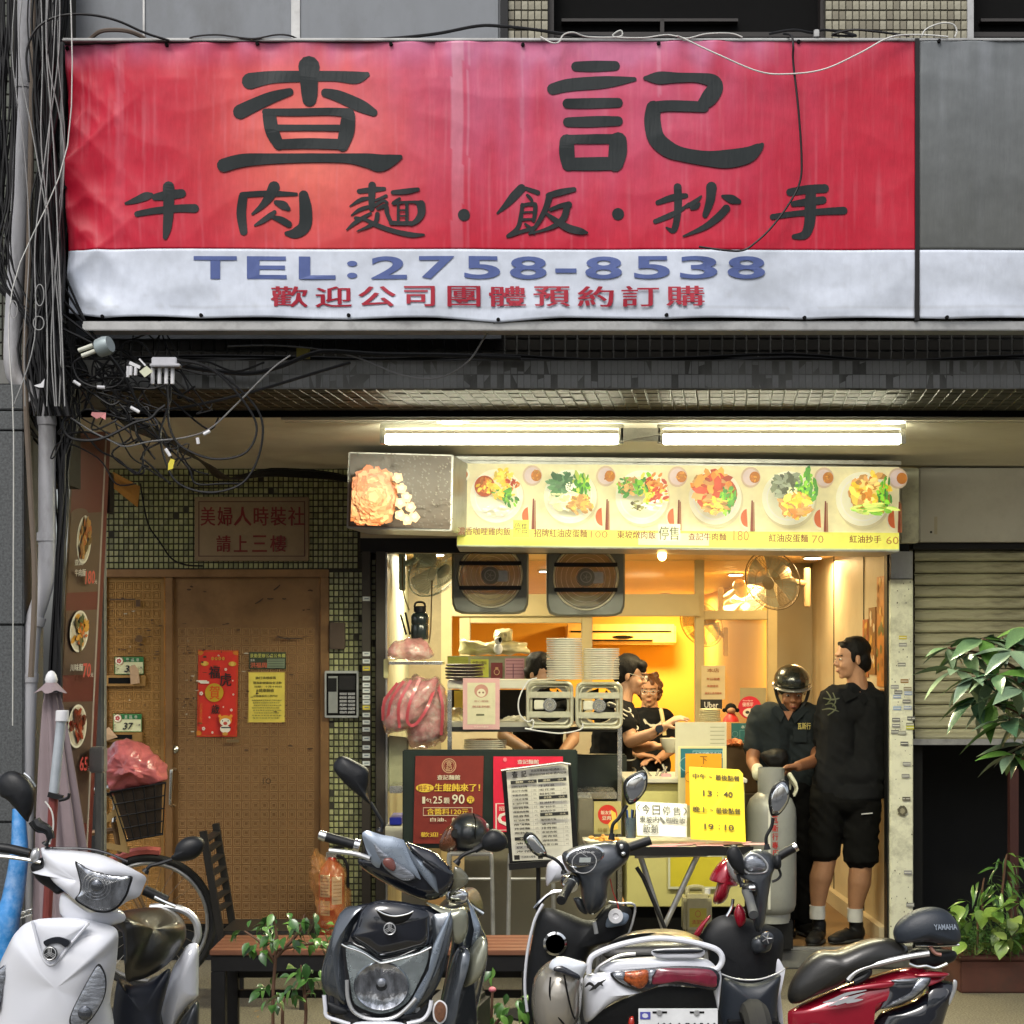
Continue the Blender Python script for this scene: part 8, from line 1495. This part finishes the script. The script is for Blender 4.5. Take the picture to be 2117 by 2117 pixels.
# ---- 3: white scooter seen from behind
s3 = thing('scooter', 'white scooter seen from behind with amber and red tail lamp', 'scooter', at(1380,2110,6.3)); d = 6.2
wheels(s3,(at(1190,0,7.2).x, 7.2),(at(1400,0,6.35).x, 6.35)); fd_ = 6.95
part(s3, 'leg_shield', m_mk, 2, '395,1138 560,1180 700,1232 812,1190 832,1118 1003,1140 992,1250 960,1345 800,1400 720,1450 680,1540 600,1700 400,1932 290,1932 276,1700 278,1560 298,1400 335,1250', fd_, .05,.03)
pipe_(s3, 'shield_edge', m_pw, 2, '396,1132 340,1240 300,1400 279,1560 274,1700 290,1850', fd_ - .02,.006); pipe_(s3, 'shield_edge', m_lsil, 2, '832,1118 900,1130 1003,1140 992,1250 960,1340', fd_ - .02,.005)
b = MB(); b.lathe([(.044,0),(.046,.01),(.037,.014),(.036,0)], zp(2,475,1395, fd_ - .05),(0,-1,0),28); b.build('cup_ring', m_chr, s3); part(s3, 'knee_panel', m_gryp, 2, '600,1090 660,1100 690,1200 640,1180 610,1130', fd_ - .07,.01,.02)
part(s3, 'side_plate', mat('blue_grey_plate', (.14,.18,.24),.35),2, '812,1285 850,1190 960,1200 950,1260 900,1280', fd_ - .06,.01,.01)
dl_ = thing('disc_lock', 'round white disc with a hole hanging beside the white scooter dash', 'disc', zp(2,878,1212, fd_ - .08)); b = MB(); b.lathe([(.028,0),(.028,.008),(.012,.009),(.010,.004)], zp(2,878,1212, fd_ - .085),(0,-1,0),24); b.build('disc_plate', mat('white_plastic'), dl_); pipe_(dl_, 'red_string', mat('red_string', (.5,.02,.02),.6),2, '842,965 860,1050 890,1130 900,1180', fd_ - .09,.002)
part(s3, 'front_fairing', m_pw, 2, '412,885 440,845 500,808 560,800 600,900 560,975 450,1002 408,1022', fd_ + .12,.05,.05)
part(s3, 'handlebar_cover', m_gryp, 2, '503,800 560,758 650,728 800,703 900,708 962,738 988,790 962,850 902,902 855,950 832,1010 820,1130 750,1212 692,1216 650,1120 632,1000 602,940 540,902', fd_ - .12,.06,.08)
cl_ = part(s3, 'instrument_cluster', m_chr, 2, '546,832 570,788 640,753 730,742 792,768 803,810 772,862 700,889 610,891 560,872', fd_ - .17,.012,.03); part(cl_, 'dial', m_gk, 2, '560,832 582,795 645,765 728,755 780,777 790,810 762,850 697,876 615,878 573,862', fd_ - .185,.004,.002)
p = Print(zp(2,590,775, fd_ - .192), zp(2,765,770, fd_ - .192), zp(2,750,865, fd_ - .192), zp(2,585,865, fd_ - .192)); p.ring(.5,.9,.5,.8,.06,(.5,.5,.5)); p.rect(.3,.55,.75,.9,(.42,.46,.44)); p.text('0 20 40 60 80', .15,.12,.85,.25,(.6,.6,.6),.01); p.stroke([(.3,.15,2),(.6,.5,1.5)],.012,(.6,.6,.6)); p.build('dial_print', print_mat('satin_print'), cl_)
MB().pillow(ol(2, '560,832 582,795 645,765 728,755 780,777 790,810 762,850 697,876 615,878 573,862', fd_ - .195),.012,.001,5,4).build('dial_glass', m_lens, cl_, ang=180)
pipe_(s3, 'grip', m_mk, 2, '955,762 1040,732 1112,708', fd_ - .1,.018,2,14); part(s3, 'switch_box', m_mk, 2, '872,730 900,703 950,712 978,760 970,820 930,835 890,800', fd_ - .16,.03,.03); part(s3, 'switch_button', m_lsil, 2, '905,740 925,735 930,760 912,768', fd_ - .195,.006,.004); part(s3, 'switch_button', m_chr, 2, '915,790 940,785 945,805 920,812', fd_ - .192,.005,.004)
MB().tube([zp(2,592,970, fd_ - .1), zp(2,560,1030, fd_ - .2), zp(2,515,1110, fd_ - .32)],[.02,.017,.018],14,2).build('grip', m_mk, s3); MB().cyl(zp(2,590,985, fd_ - .14), zp(2,575,1010, fd_ - .18),.03, n=18).build('grip_collar', m_chr, s3, bev=.004); pipe_(s3, 'brake_lever', m_chr, 2, '520,1050 450,1060 395,1100 340,1165', fd_ - .2,.0075,4); part(s3, 'switch_box', m_gk, 2, '505,960 560,930 620,960 640,1010 600,1050 530,1030', fd_ - .12,.03,.04)
mirror(s3,2, '930,335 958,288 1050,243 1086,262 1091,320 1076,382 1022,450 970,472 942,432 930,385', fd_ - .1, '955,475 900,560 858,610 850,705', True, bf=.012); mirror(s3,2, '263,692 290,655 325,654 362,692 402,750 421,800 400,822 350,812 300,765', fd_ - .05, '400,805 470,832 522,880 537,930', True, bf=.015)
pipe_(s3, 'key_fob', m_lsil, 2, '735,1250 745,1300 750,1330', fd_ - .1,.008,3); part(s3, 'seat', m_seat, 2, '735,1490 800,1405 900,1355,20 1000,1335,40 1100,1325,60 1250,1322,60 1400,1342,40 1500,1385,20 1540,1450 1400,1480 1000,1480', d + .15,.05,.05, nrm=(0,-.5,.85))
part(s3, 'well', m_mk, 2, '690,1932 760,1860 900,1780 1060,1720 1200,1680 1400,1690 1545,1700 1565,1830 1560,2150 690,2150', d + .08,.01,.06)
part(s3, 'tail_side', m_pw, 2, '664,1600 760,1580 862,1576 940,1640 1040,1702 1062,1722 960,1742 850,1800 760,1872 690,1932 655,1900 648,1750', d, .04,.05); part(s3, 'tail_top', m_pw, 2, '745,1580 790,1520 900,1495 1140,1480 1400,1480 1510,1500 1575,1560 1560,1590 1400,1560 1150,1560 860,1595', d + .02,.03,.05); part(s3, 'tail_side', m_pw, 2, '1560,1560 1584,1600 1578,1700 1562,1840 1545,1780 1530,1700 1560,1650', d + .01,.02,.05)
tl = part(s3, 'tail_lamp', m_gk, 2, '842,1596 940,1573 1100,1560 1300,1545 1500,1555 1562,1590 1572,1640 1545,1705 1500,1702 1300,1672 1200,1668 1100,1692 1062,1718 1000,1702 900,1662', d - .035,.012,.04); part(tl, 'clear_lens', m_clr, 2, '860,1598 940,1582 935,1645 985,1685 905,1652', d - .045,.012,.01); part(tl, 'amber_lens', m_amber, 2, '935,1588 1010,1577 1092,1575 1094,1650 1045,1697 985,1675 930,1640', d - .045,.014,.01); part(tl, 'red_lens', m_redl, 2, '1150,1572 1300,1560 1490,1568 1545,1600 1552,1640 1525,1690 1300,1655 1120,1668', d - .045,.014,.01); part(tl, 'clear_lens', m_clr, 2, '1098,1572 1150,1570 1125,1600 1118,1660 1098,1660', d - .045,.012,.01)
g_ = MB(); P = crom(ol(2, '700,1595 703,1525 735,1472 850,1422 1000,1382 1150,1362 1300,1372 1450,1402 1555,1440 1588,1500 1560,1560 1510,1572', d - .02),6); g_.tube(P, .0105,10); g_.v = [tuple(V(q)) for q in g_.v]; g_.build('grab_rail', m_pw, s3); pipe_(s3, 'inner_rail', m_lsil, 2, '740,1590 780,1540 900,1480 1010,1465', d - .0,.006); part(s3, 'rail_plate', m_pw, 2, '1140,1435 1450,1432 1440,1492 1300,1500 1150,1492', d - .01,.01,.02); part(s3, 'rail_slot', m_gk, 2, '1150,1440 1440,1436 1420,1460 1160,1462', d - .022,.003,.004)
p = Print(zp(2,675,1630, d - .046), zp(2,820,1630, d - .046), zp(2,820,1720, d - .046), zp(2,675,1720, d - .046))
for P_ in ([(0,.6,3),(.2,.35,8),(.4,.55,6)],[(.2,.9,2),(.5,.55,9),(.95,.05,2)],[(.45,.7,6),(.65,.35,9),(.8,.5,3)]): p.stroke(P_, .018,(.02,.02,.02),.62)
p.build('model_decal', print_mat('satin_print'), s3)
pl3 = MB().bpx(1320,2085,1484,2170, d - .02,.003).build('license_plate', mat('plate_white', (.68,.70,.72),.35), s3, bev=.001); q = pq(1320,2085,1484,2170, d - .021)
p = Print(*q); p.rect(.02,.08,.15,.26,(.08,.08,.35)); p.disc(.085,.17,.04,.055,(.6,.62,.7),10, rag=.15); p.text('689-NWW', .2,.33,.97,.9,(.02,.02,.025),.03); p.build('plate_print', print_mat('satin_print'), pl3)
for x in (1363,1440): MB().lathe([(.010,0),(.009,.006)], at(x, 2093, d - .021),(0,-1,0),12).build('plate_bolt', m_lsil, pl3); MB().bpx(x - 14,2091, x + 16,2095, d - .022,.001).build('plate_slot', m_dark, pl3)
part(s3, 'reflector', mat('red_reflector', (.4,.02,.01),.15, coat=1),2, '985,1880 1000,1890 1005,1960 980,2000 962,1960 965,1900', d - .01,.012,.01)
hm3 = thing('helmet', 'silver-beige open helmet hanging at the left of the white scooter tail', 'helmet', zp(2,480,2050,6.1))
part(hm3, 'shell', mat('warm_silver_shell', (.30,.28,.24),.22,.4, coat=.8, var=.05),2, '318,1665 350,1580 420,1512 500,1476 570,1490 640,1530 668,1620 662,1740 652,1850 622,1940 560,2040 420,2060 335,1960 310,1800', 6.12,.13,.10, rings=10, ang=180)
part(hm3, 'visor', mat('white_clear_visor', (.62,.66,.72),.12, coat=1),2, '425,1560 450,1500 520,1474 620,1500 692,1525 690,1570 640,1650 600,1600 520,1560 470,1580', 6.02,.03,.02); part(hm3, 'strap', m_gk, 2, '468,1556 520,1545 600,1585 640,1610 635,1640 590,1625 510,1592 470,1580', 5.965,.008,.005)
pipe_(hm3, 'seam', m_dark, 2, '445,1620 440,1740 480,1860 540,1940', 6.0,.003); pipe_(hm3, 'seam', m_dark, 2, '535,1600 560,1740 590,1860 610,1900', 5.995,.003)
# ---- 4: dark grey and red scooter behind
s4 = thing('scooter', 'dark grey and red scooter seen from behind in the middle right', 'scooter', at(1560,2110,6.8)); d = 6.9
wheels(s4,(at(1500,0,7.3).x, 7.3),(at(1560,0,6.6).x, 6.6))
part(s4, 'front_fairing', m_redp, 2, '1493,972 1540,880 1600,822 1642,832 1665,900 1662,960 1702,1010 1645,1022 1622,1100 1580,1142 1520,1132 1540,1040 1550,975', d + .1,.06,.05); part(s4, 'fairing_trim', m_lsil, 2, '1612,860 1650,822 1740,800 1730,1000 1690,1005 1640,960', d + .03,.03,.03)
part(s4, 'leg_shield', m_mk, 2, '1425,1348 1505,1222 1640,1180 1850,1240 2000,1300 2010,1450 1980,1700 1985,2150 1580,2150 1500,1750 1480,1450', d, .05,.06); part(s4, 'leg_shield_edge', m_redp, 2, '1393,1348 1440,1270 1500,1208 1510,1222 1480,1262 1435,1348', d - .02,.01,.02)
part(s4, 'column', m_gryp, 3, '-10,890 50,800 130,758 205,764 272,800 292,860 262,930 250,1000 225,1150 205,1300 150,1345 118,1220 108,1100 60,960 0,935', d - .12,.06,.06); part(s4, 'column_red', m_redp, 3, '30,1130 75,1180 80,1260 30,1290 0,1200', d - .08,.02,.02)
part(s4, 'instrument_lens', m_clr, 3, '62,850 110,808 165,820 215,870 210,910 150,922 90,915', d - .185,.015,.01); pipe_(s4, 'cluster_trim', m_lsil, 3, '55,855 105,800 170,812 222,868 214,916 150,930 85,922 55,890', d - .18,.004)
MB().tube([zp(3,85,1045, d - .2), zp(3,110,1120, d - .28), zp(3,132,1205, d - .36)],[.019,.017,.018],14,2).build('grip', mat('grey_rubber', (.08,.085,.09),.7), s4); pipe_(s4, 'grip', m_mk, 3, '300,815 350,785 402,758', d - .1,.018,2,14); MB().cyl(zp(3,398,760, d - .1), zp(3,420,748, d - .1),.018, n=14).build('bar_end', m_chr, s4)
part(s4, 'switch_box', m_mk, 3, '262,800 300,790 318,850 312,900 275,905 258,860', d - .16,.03,.03); part(s4, 'switch_box', m_mk, 3, '60,1000 130,990 165,1030 150,1080 90,1075 50,1040', d - .2,.03,.03); MB().cyl(zp(3,100,1030, d - .24), zp(3,140,1025, d - .24),.012, n=12).build('clamp', m_chr, s4)
pipe_(s4, 'brake_lever', m_chr, 2, '1660,1100 1650,1160 1620,1215', d - .25,.006,4); pipe_(s4, 'brake_cable', m_mk, 3, '300,900 312,940 290,970 255,985', d - .15,.005,4)
mirror(s4,3, '-50,800 -20,745 20,745 55,800 72,880 65,942 30,930 -20,880', d - .2, '25,930 40,980 60,1010', bf=.02); mirror(s4,3, '232,425 258,352 322,303 360,328 374,400 360,462 312,532 280,547 247,542 232,480', d - .1, '262,560 250,620 216,690 222,770', True, bf=.012)
MB().lathe([(.026,0),(.026,.006),(.02,.01)], zp(3,220,1362, d - .12),(0,-1,0),24).build('fuel_cap', m_gryp, s4); b = MB()
for k in range(5): a = k * 2 * pi / 5; b.tube([zp(3,220,1362, d - .132), zp(3,220,1362, d - .132) + V((.02 * cos(a),0,.02 * sin(a)))],.0022,5)
b.build('cap_spokes', m_lsil, s4); part(s4, 'centre_panel', m_gryp, 3, '130,1350 250,1330 262,1380 240,1450 150,1470 110,1430', d - .08,.03,.03)
part(s4, 'seat', mat('navy_vinyl', (.018,.024,.034),.45, bump=.2, bscale=200),3, '-95,1600 0,1630 100,1645 200,1632 338,1568 320,1700 300,1900 290,2200 -130,2200 -110,1800', d - .2,.05,.05); pipe_(s4, 'seat_piping', m_lsil, 3, '-95,1595 0,1628 100,1640 200,1628 300,1590 342,1562', d - .23,.0035); part(s4, 'side_fin', m_pw, 3, '290,1500 335,1560 340,1575 300,1640 292,1800 320,1900 330,1932 300,1930 275,1700', d - .12,.01,.02)
part(s4, 'tail', m_gk, 3, '60,1820 130,1820 135,2050 55,2050', d - .25,.006,.01)
# ---- 5: red scooter from the side
s5 = thing('scooter', 'red and black scooter with a padded backrest at the right', 'scooter', at(1800,2110,6.2)); d = 6.2
wheels(s5,(at(1520,0,6.5).x - .3,6.6),(at(1850,0,6.2).x, 6.25))
part(s5, 'seat', m_seat, 3, '323,1790 330,1700 380,1602 440,1522 520,1452 600,1430 690,1432 800,1388 920,1350 1030,1338 1100,1350 1200,1400 1200,1470 1100,1500 900,1570 760,1655 600,1730 450,1790 365,1830', d, .075,.10, rings=8)
part(s5, 'body', m_redp, 3, '330,1900 372,1830 600,1722 745,1662 900,1610 1150,1545 1290,1555 1422,1590 1425,1622 1200,1612 1060,1650 1045,1720 1000,1810 920,1880 900,2000 860,2250 400,2250', d + .01,.06,.1, rings=8); part(s5, 'body_ridge', m_redp, 3, '720,1700 900,1660 1060,1650 1040,1690 880,1700 740,1725', d - .05,.012,.02)  # narrow raised strip in the same red paint as the body
part(s5, 'tail_black', m_gk, 3, '1310,1632 1480,1640 1487,1705 1445,1805 1405,1932 1360,2020 1250,2200 850,2200 930,1900 1010,1840 1200,1772 1290,1700', d + .02,.05,.08); ll = part(s5, 'tail_lamp', m_gk, 3, '1052,1648 1180,1628 1308,1625 1282,1692 1200,1762 1100,1808 990,1832 985,1815 1032,1722', d - .045,.01,.03)
part(ll, 'clear_lens', m_clr, 3, '1225,1640 1300,1630 1275,1685 1195,1755 1095,1800 995,1826 1090,1775 1180,1715', d - .052,.01,.01); part(ll, 'clear_lens', m_clr, 3, '1045,1640 1150,1630 1220,1636 1170,1655 1080,1655', d - .052,.008,.01); part(s5, 'tail_fin', m_lsil, 3, '1462,1640 1486,1650 1480,1710 1440,1800 1432,1780 1458,1700', d - .03,.004,.01); part(s5, 'tail_red', m_redp, 3, '1200,1600 1300,1580 1420,1590 1428,1610 1340,1622 1210,1618', d - .02,.02,.03)
pipe_(s5, 'grab_rail', m_lsil, 3, '760,1640 800,1592 870,1555 1000,1520 1150,1486 1300,1462', d - .06,.010); pipe_(s5, 'rail_pad', m_mk, 3, '752,1652 790,1612 850,1585 900,1580 870,1620 800,1655', d - .05,.012)
bk_ = part(s5, 'backrest', mat('navy_vinyl'),3, '1050,1312 1080,1250 1150,1190 1240,1152 1340,1145 1422,1170 1482,1230 1516,1310 1521,1370 1502,1400 1400,1406 1290,1386 1180,1392 1092,1400 1060,1372', d - .02,.06,.06, rings=9); p = Print(zp(3,1330,1268, d - .086), zp(3,1482,1266, d - .078), zp(3,1488,1303, d - .078), zp(3,1336,1306, d - .086)); p.text('YAMAHA', 0,0,1,1,(.28,.33,.4),.02, shear=.0); p.build('backrest_lettering', print_mat('satin_print'), bk_)
pipe_(s5, 'backrest_bracket', m_chr, 3, '1210,1410 1300,1412 1400,1410 1500,1404', d - .02,.005,3); part(s5, 'rack', m_mk, 3, '1160,1470 1200,1420 1320,1430 1480,1440 1490,1500 1420,1540 1300,1560 1180,1550', d + .02,.03,.04); pipe_(s5, 'rack_bar', m_chr, 3, '1165,1530 1220,1550 1280,1545 1340,1560 1420,1530', d - .03,.006,3); pipe_(s5, 'rack_bar', mat('copper_part', (.5,.25,.2),.3,.8),3, '1310,1425 1340,1460 1380,1470', d - .03,.007,3)
p = Print(zp(3,595,1708, d - .066), zp(3,885,1700, d - .066), zp(3,885,1810, d - .066), zp(3,595,1815, d - .066), lift=.004)
for P_ in ([(0,.75,2),(.25,.6,9),(.55,.25,7),(.98,.05,2)],[(.12,.95,2),(.35,.75,8),(.5,.55,4)],[(.3,.9,3),(.55,.6,10),(.85,.3,4),(.95,.25,2)],[(.55,.75,6),(.75,.65,7),(.9,.6,2)]): p.stroke(P_, .011,(.35,.36,.38),.4)
p.build('model_logo', print_mat('satin_print'), s5); part(s5, 'wheel_arch', m_mk, 3, '340,2050 420,1960 560,1930 700,1990 760,2200 340,2200', d - .05,.01,.03); pipe_(s5, 'frame_sliver', m_lsil, 3, '285,1500 330,1560 345,1600 325,1700 320,1780', d + .05,.004) if 0 else None
# ================================================================== PLANTS
def leaf_mesh(name, m, wd=.42, droop=.25, n=5):
    b = MB(); vs = []
    for i in range(n + 1):
        t = i / n; h = wd / 2 * sin(pi * min(t ** .85,1)) * (1.15 - .35 * t); z = -droop * t * t; vs += [(t, -h, z + h * .28),(t, 0, z),(t, h, z + h * .28)]
    b.add(vs, [(i * 3 + k, i * 3 + k + 1, i * 3 + k + 4, i * 3 + k + 3) for i in range(n) for k in (0,1)])
    me = bpy.data.meshes.new(name); me.from_pydata(b.v, [], b.f); me.materials.append(m); me.polygons.foreach_set('use_smooth', [True] * len(me.polygons)); return me
def put_leaf(par, me, p, dr, sz, up=(0,0,1), roll=0):
    x = V(dr).normalized(); z = V(up); z = (z - x * z.dot(x)); z = z.normalized() if z.length > 1e-3 else x.orthogonal(); y = z.cross(x)
    M = Matrix((x, y, z)).transposed().to_4x4() @ Matrix.Rotation(roll, 4, 'X') @ Matrix.Scale(sz, 4); o = bpy.data.objects.new('leaf', me); C.objects.link(o); o.parent = par; M.translation = V(p) - world_origin(par); o.matrix_local = M
def lm(name, cols, **k): return [leaf_mesh('leaf', mat(f'{name}_{i}', c, .32, var=.25, scale=30, coat=.35), **k) for i, c in enumerate(cols)]
G1 = lm('glossy_leaf', [(.045,.13,.025),(.07,.19,.03),(.03,.09,.02),(.12,.26,.05)], wd=.55, droop=.3)
G2 = lm('big_leaf', [(.06,.13,.07),(.11,.20,.09),(.26,.36,.20),(.16,.24,.15),(.10,.22,.04)], wd=.36, droop=.22)
G3 = lm('lime_leaf', [(.17,.28,.05),(.11,.22,.04),(.26,.36,.09)], wd=.75, droop=.2); G4 = lm('slim_leaf', [(.06,.15,.03),(.12,.25,.04)], wd=.2, droop=.35)
m_stem = mat('woody_stem', (.12,.06,.035),.7)
rp = random.Random(21)
def shrub(label, base, stems, clusters, d, G, sz):
    t = thing('potted_plant', label, 'plant', at(*base, d)); 
    for s_ in stems: MB().tube([at(*q, d) for q in s_],[.007] * (len(s_) - 1) + [.003],6,4).build('stem', m_stem, t)
    for cx, cy, rx, ry, n in clusters:
        for k in range(n):
            a = rp.uniform(0,2 * pi); r = rp.random() ** .5; p_ = at(cx + rx * r * cos(a), cy + ry * r * sin(a), d + rp.uniform(-.12,.12)); put_leaf(t, rp.choice(G), p_, (cos(a) * rp.uniform(.3,1), rp.uniform(-.9,.3), rp.uniform(-1,.35)), sz * rp.uniform(.7,1.25), roll=rp.uniform(-.6,.6))
    return t
shrub('leafy small tree with glossy leaves in front of the bench', (566,2200),[[(566,2200),(564,2080),(568,2000),(572,1935),(560,1885)],[(568,1990),(540,1950),(505,1925)],[(570,1980),(615,1930),(630,1890)],[(571,1965),(650,1950),(680,1965)],[(585,2200),(584,2100),(588,2060)]],
      [(525,1935,38,45,20),(580,1915,45,34,24),(640,1925,45,40,26),(600,1950,80,20,16),(560,2055,28,26,11)],6.95, G1,.052)
shrub('second leafy sapling between the small tree and the grey scooter', (640,2200),[[(615,2200),(632,2110),(628,2040),(622,1995)],[(630,2060),(650,2040)]],[(622,2025,26,38,20),(652,2020,20,26,8),(600,2060,26,12,6)],6.85, G1,.058)
t = shrub('low green plant with a pink bud right of the grey scooter', (1050,2200),[[(1010,2140),(1030,2110),(1052,2085)],[(1014,2150),(1018,2050)]],[(1060,2075,34,24,24),(1025,2095,24,22,12),(1018,2010,8,12,3)],7.5, G1,.055)
MB().ell(at(1018,2046,7.4),(.016,.016,.012)).build('bud', mat('pink_petal', (.7,.2,.25),.6), t)
# large-leaved tree at the right
t = thing('tree', 'tree with big whorled leaves hanging in from the right before the shutter', 'tree', at(2160,2100,7.6)); MB().tube([at(2165,2150,7.6), at(2160,1800,7.6), at(2172,1500,7.6), at(2165,1300,7.6)],[.035,.03,.022,.015],10,5).build('trunk', m_stem, t)
for wx, wy, dd, s_ in [(2030,1322,0,.19),(2092,1345,-.1,.2),(2125,1300,.1,.2),(2062,1395,-.15,.2),(2000,1352,.1,.15),(2110,1425,-.2,.22),(2050,1455,.05,.2),(2085,1490,-.1,.23),(2130,1380,0,.2),(2135,1480,.1,.22),(2125,1540,0,.2),(1975,1385,0,.17),(2010,1400,-.1,.19),(2070,1320,.05,.18),(2020,1440,.1,.2),(2095,1560,-.05,.2),(1960,1340,.1,.13),(2085,1400,.15,.2)]:
    c_ = at(wx, wy, 7.5 + dd); MB().tube([c_, c_.lerp(at(2165, wy + 60,7.6),.5) + V((0,0,.02)), at(2167, wy + 90,7.6)],.006,6,4).build('branch', m_stem, t); a0 = rp.uniform(0,6)
    for k in range(7):
        a = a0 + k * 2 * pi / 7; put_leaf(t, rp.choice(G2), c_, (cos(a), sin(a) * .75, rp.uniform(-.75,.1)), s_ * rp.uniform(.75,1.15), roll=rp.uniform(-.4,.4))
bx = thing('planter', 'reddish brown planter box at the foot of the dark doorway', 'planter', at(2060,2035,9.3)); m_tc = mat('terracotta', (.10,.035,.022),.8, dirt=(.04,.03,.02), dirt_amt=.5, dirt_scale=5)
zb = 0; MB().boxx((at(1985,0,9.2).x, 9.2,0),(at(2400,0,9.2).x, 9.6,.17)).build('box', m_tc, bx, bev=.008); MB().boxx((at(1978,0,9.2).x, 9.18,.171),(at(2400,0,9.2).x, 9.62,.195)).build('rim', m_tc, bx, bev=.006)
shrub('planter plant with lime arrowhead leaves', (2050,1975),[[(2020,1975),(2022,1900)],[(2090,1975),(2092,1880)]],[(2025,1895,34,20,14),(2092,1925,30,34,18),(2110,1865,24,22,10),(1985,1890,20,22,9),(2050,1940,60,24,16)],9.2, G3,.085)
shrub('tall slim-leaved plant growing behind the lime leaves', (2072,1975),[[(2072,1975),(2070,1880),(2078,1790),(2082,1765)],[(2040,1975),(2030,1860),(2035,1815)]],[(2080,1790,34,26,20),(2040,1835,30,26,18),(2078,1850,36,34,26),(2020,1880,40,30,20)],9.35, G4,.10)
t = thing('fern', 'fine feathery green fern filling the planter front', 'plant', at(2020,1975,9.3)); fb_ = MB()
for k in range(4000):
    a, c1 = rp.uniform(1972,2110), rp.gauss(1945,18); p_ = at(a, min(c1,1980),9.25 + rp.uniform(-.1,.15)); q_ = V((rp.uniform(-.02,.02), rp.uniform(-.02,.01), rp.uniform(-.01,.025))); fb_.add([p_, p_ + q_, p_ + q_ * .5 + V((.003,0,.004))],[(0,1,2)])
o = fb_.build('fronds', mat('fern_green', (.05,.14,.02),.6), t, smooth=False, merge=False); o['kind'] = 'stuff'
tag(MB().boxx(at(2088,1590,9.9), at(2106,1990,9.9) + V((0,.05,0))).build('doorway_post', mat('red_brown_post', (.05,.012,.01),.6), None), 'dark reddish post inside the dark doorway', 'post')
# trees across the road, seen only in the mirrors and paint
tb = MB(); tt = MB()
for cx, cy in ((-7,-11),(-2.5,-12),(1.5,-10.5),(6,-12),(10,-11)):
    tt.tube([(cx, cy, -.2),(cx + .1, cy, 2),(cx, cy, 4)],[.16,.12,.08],8,3)
    for k in range(900):
        u = V((rp.gauss(0,1), rp.gauss(0,1), rp.gauss(0,.8))).normalized() * rp.uniform(.5,1) ** .5 * 2.1 + V((cx, cy, 4.4)); x = V((rp.gauss(0,1), rp.gauss(0,1), rp.gauss(0,1))).normalized() * .16; y = x.orthogonal().normalized() * .1; tb.add([u - x, u - y, u + x, u + y],[(0,1,2,3)])
tag(tb.build('roadside_foliage', mat('roadside_leaf', (.05,.12,.03),.6), None, smooth=False, merge=False), 'row of green street tree crowns across the road', 'trees', kind='stuff'); tag(tt.build('roadside_trunks', m_stem, None), 'street tree trunks across the road', 'trees', kind='stuff')
# leaves and litter on the pavement
lt_ = MB()
for k in range(60):
    p_ = V((rp.uniform(-2.4,3.2), rp.uniform(8.2,9.9),.004 + .003 * rp.random())); a = rp.uniform(0,6); lt_.add([p_, p_ + V((.03 * cos(a),.03 * sin(a),.006)), p_ + V((.015 * cos(a + .8),.015 * sin(a + .8),.003))],[(0,1,2)])
tag(lt_.build('leaf_litter', mat('dry_leaf', (.30,.18,.05),.8), None, smooth=False, merge=False), 'scattered dry leaf bits on the pavement', 'leaf litter', kind='stuff')
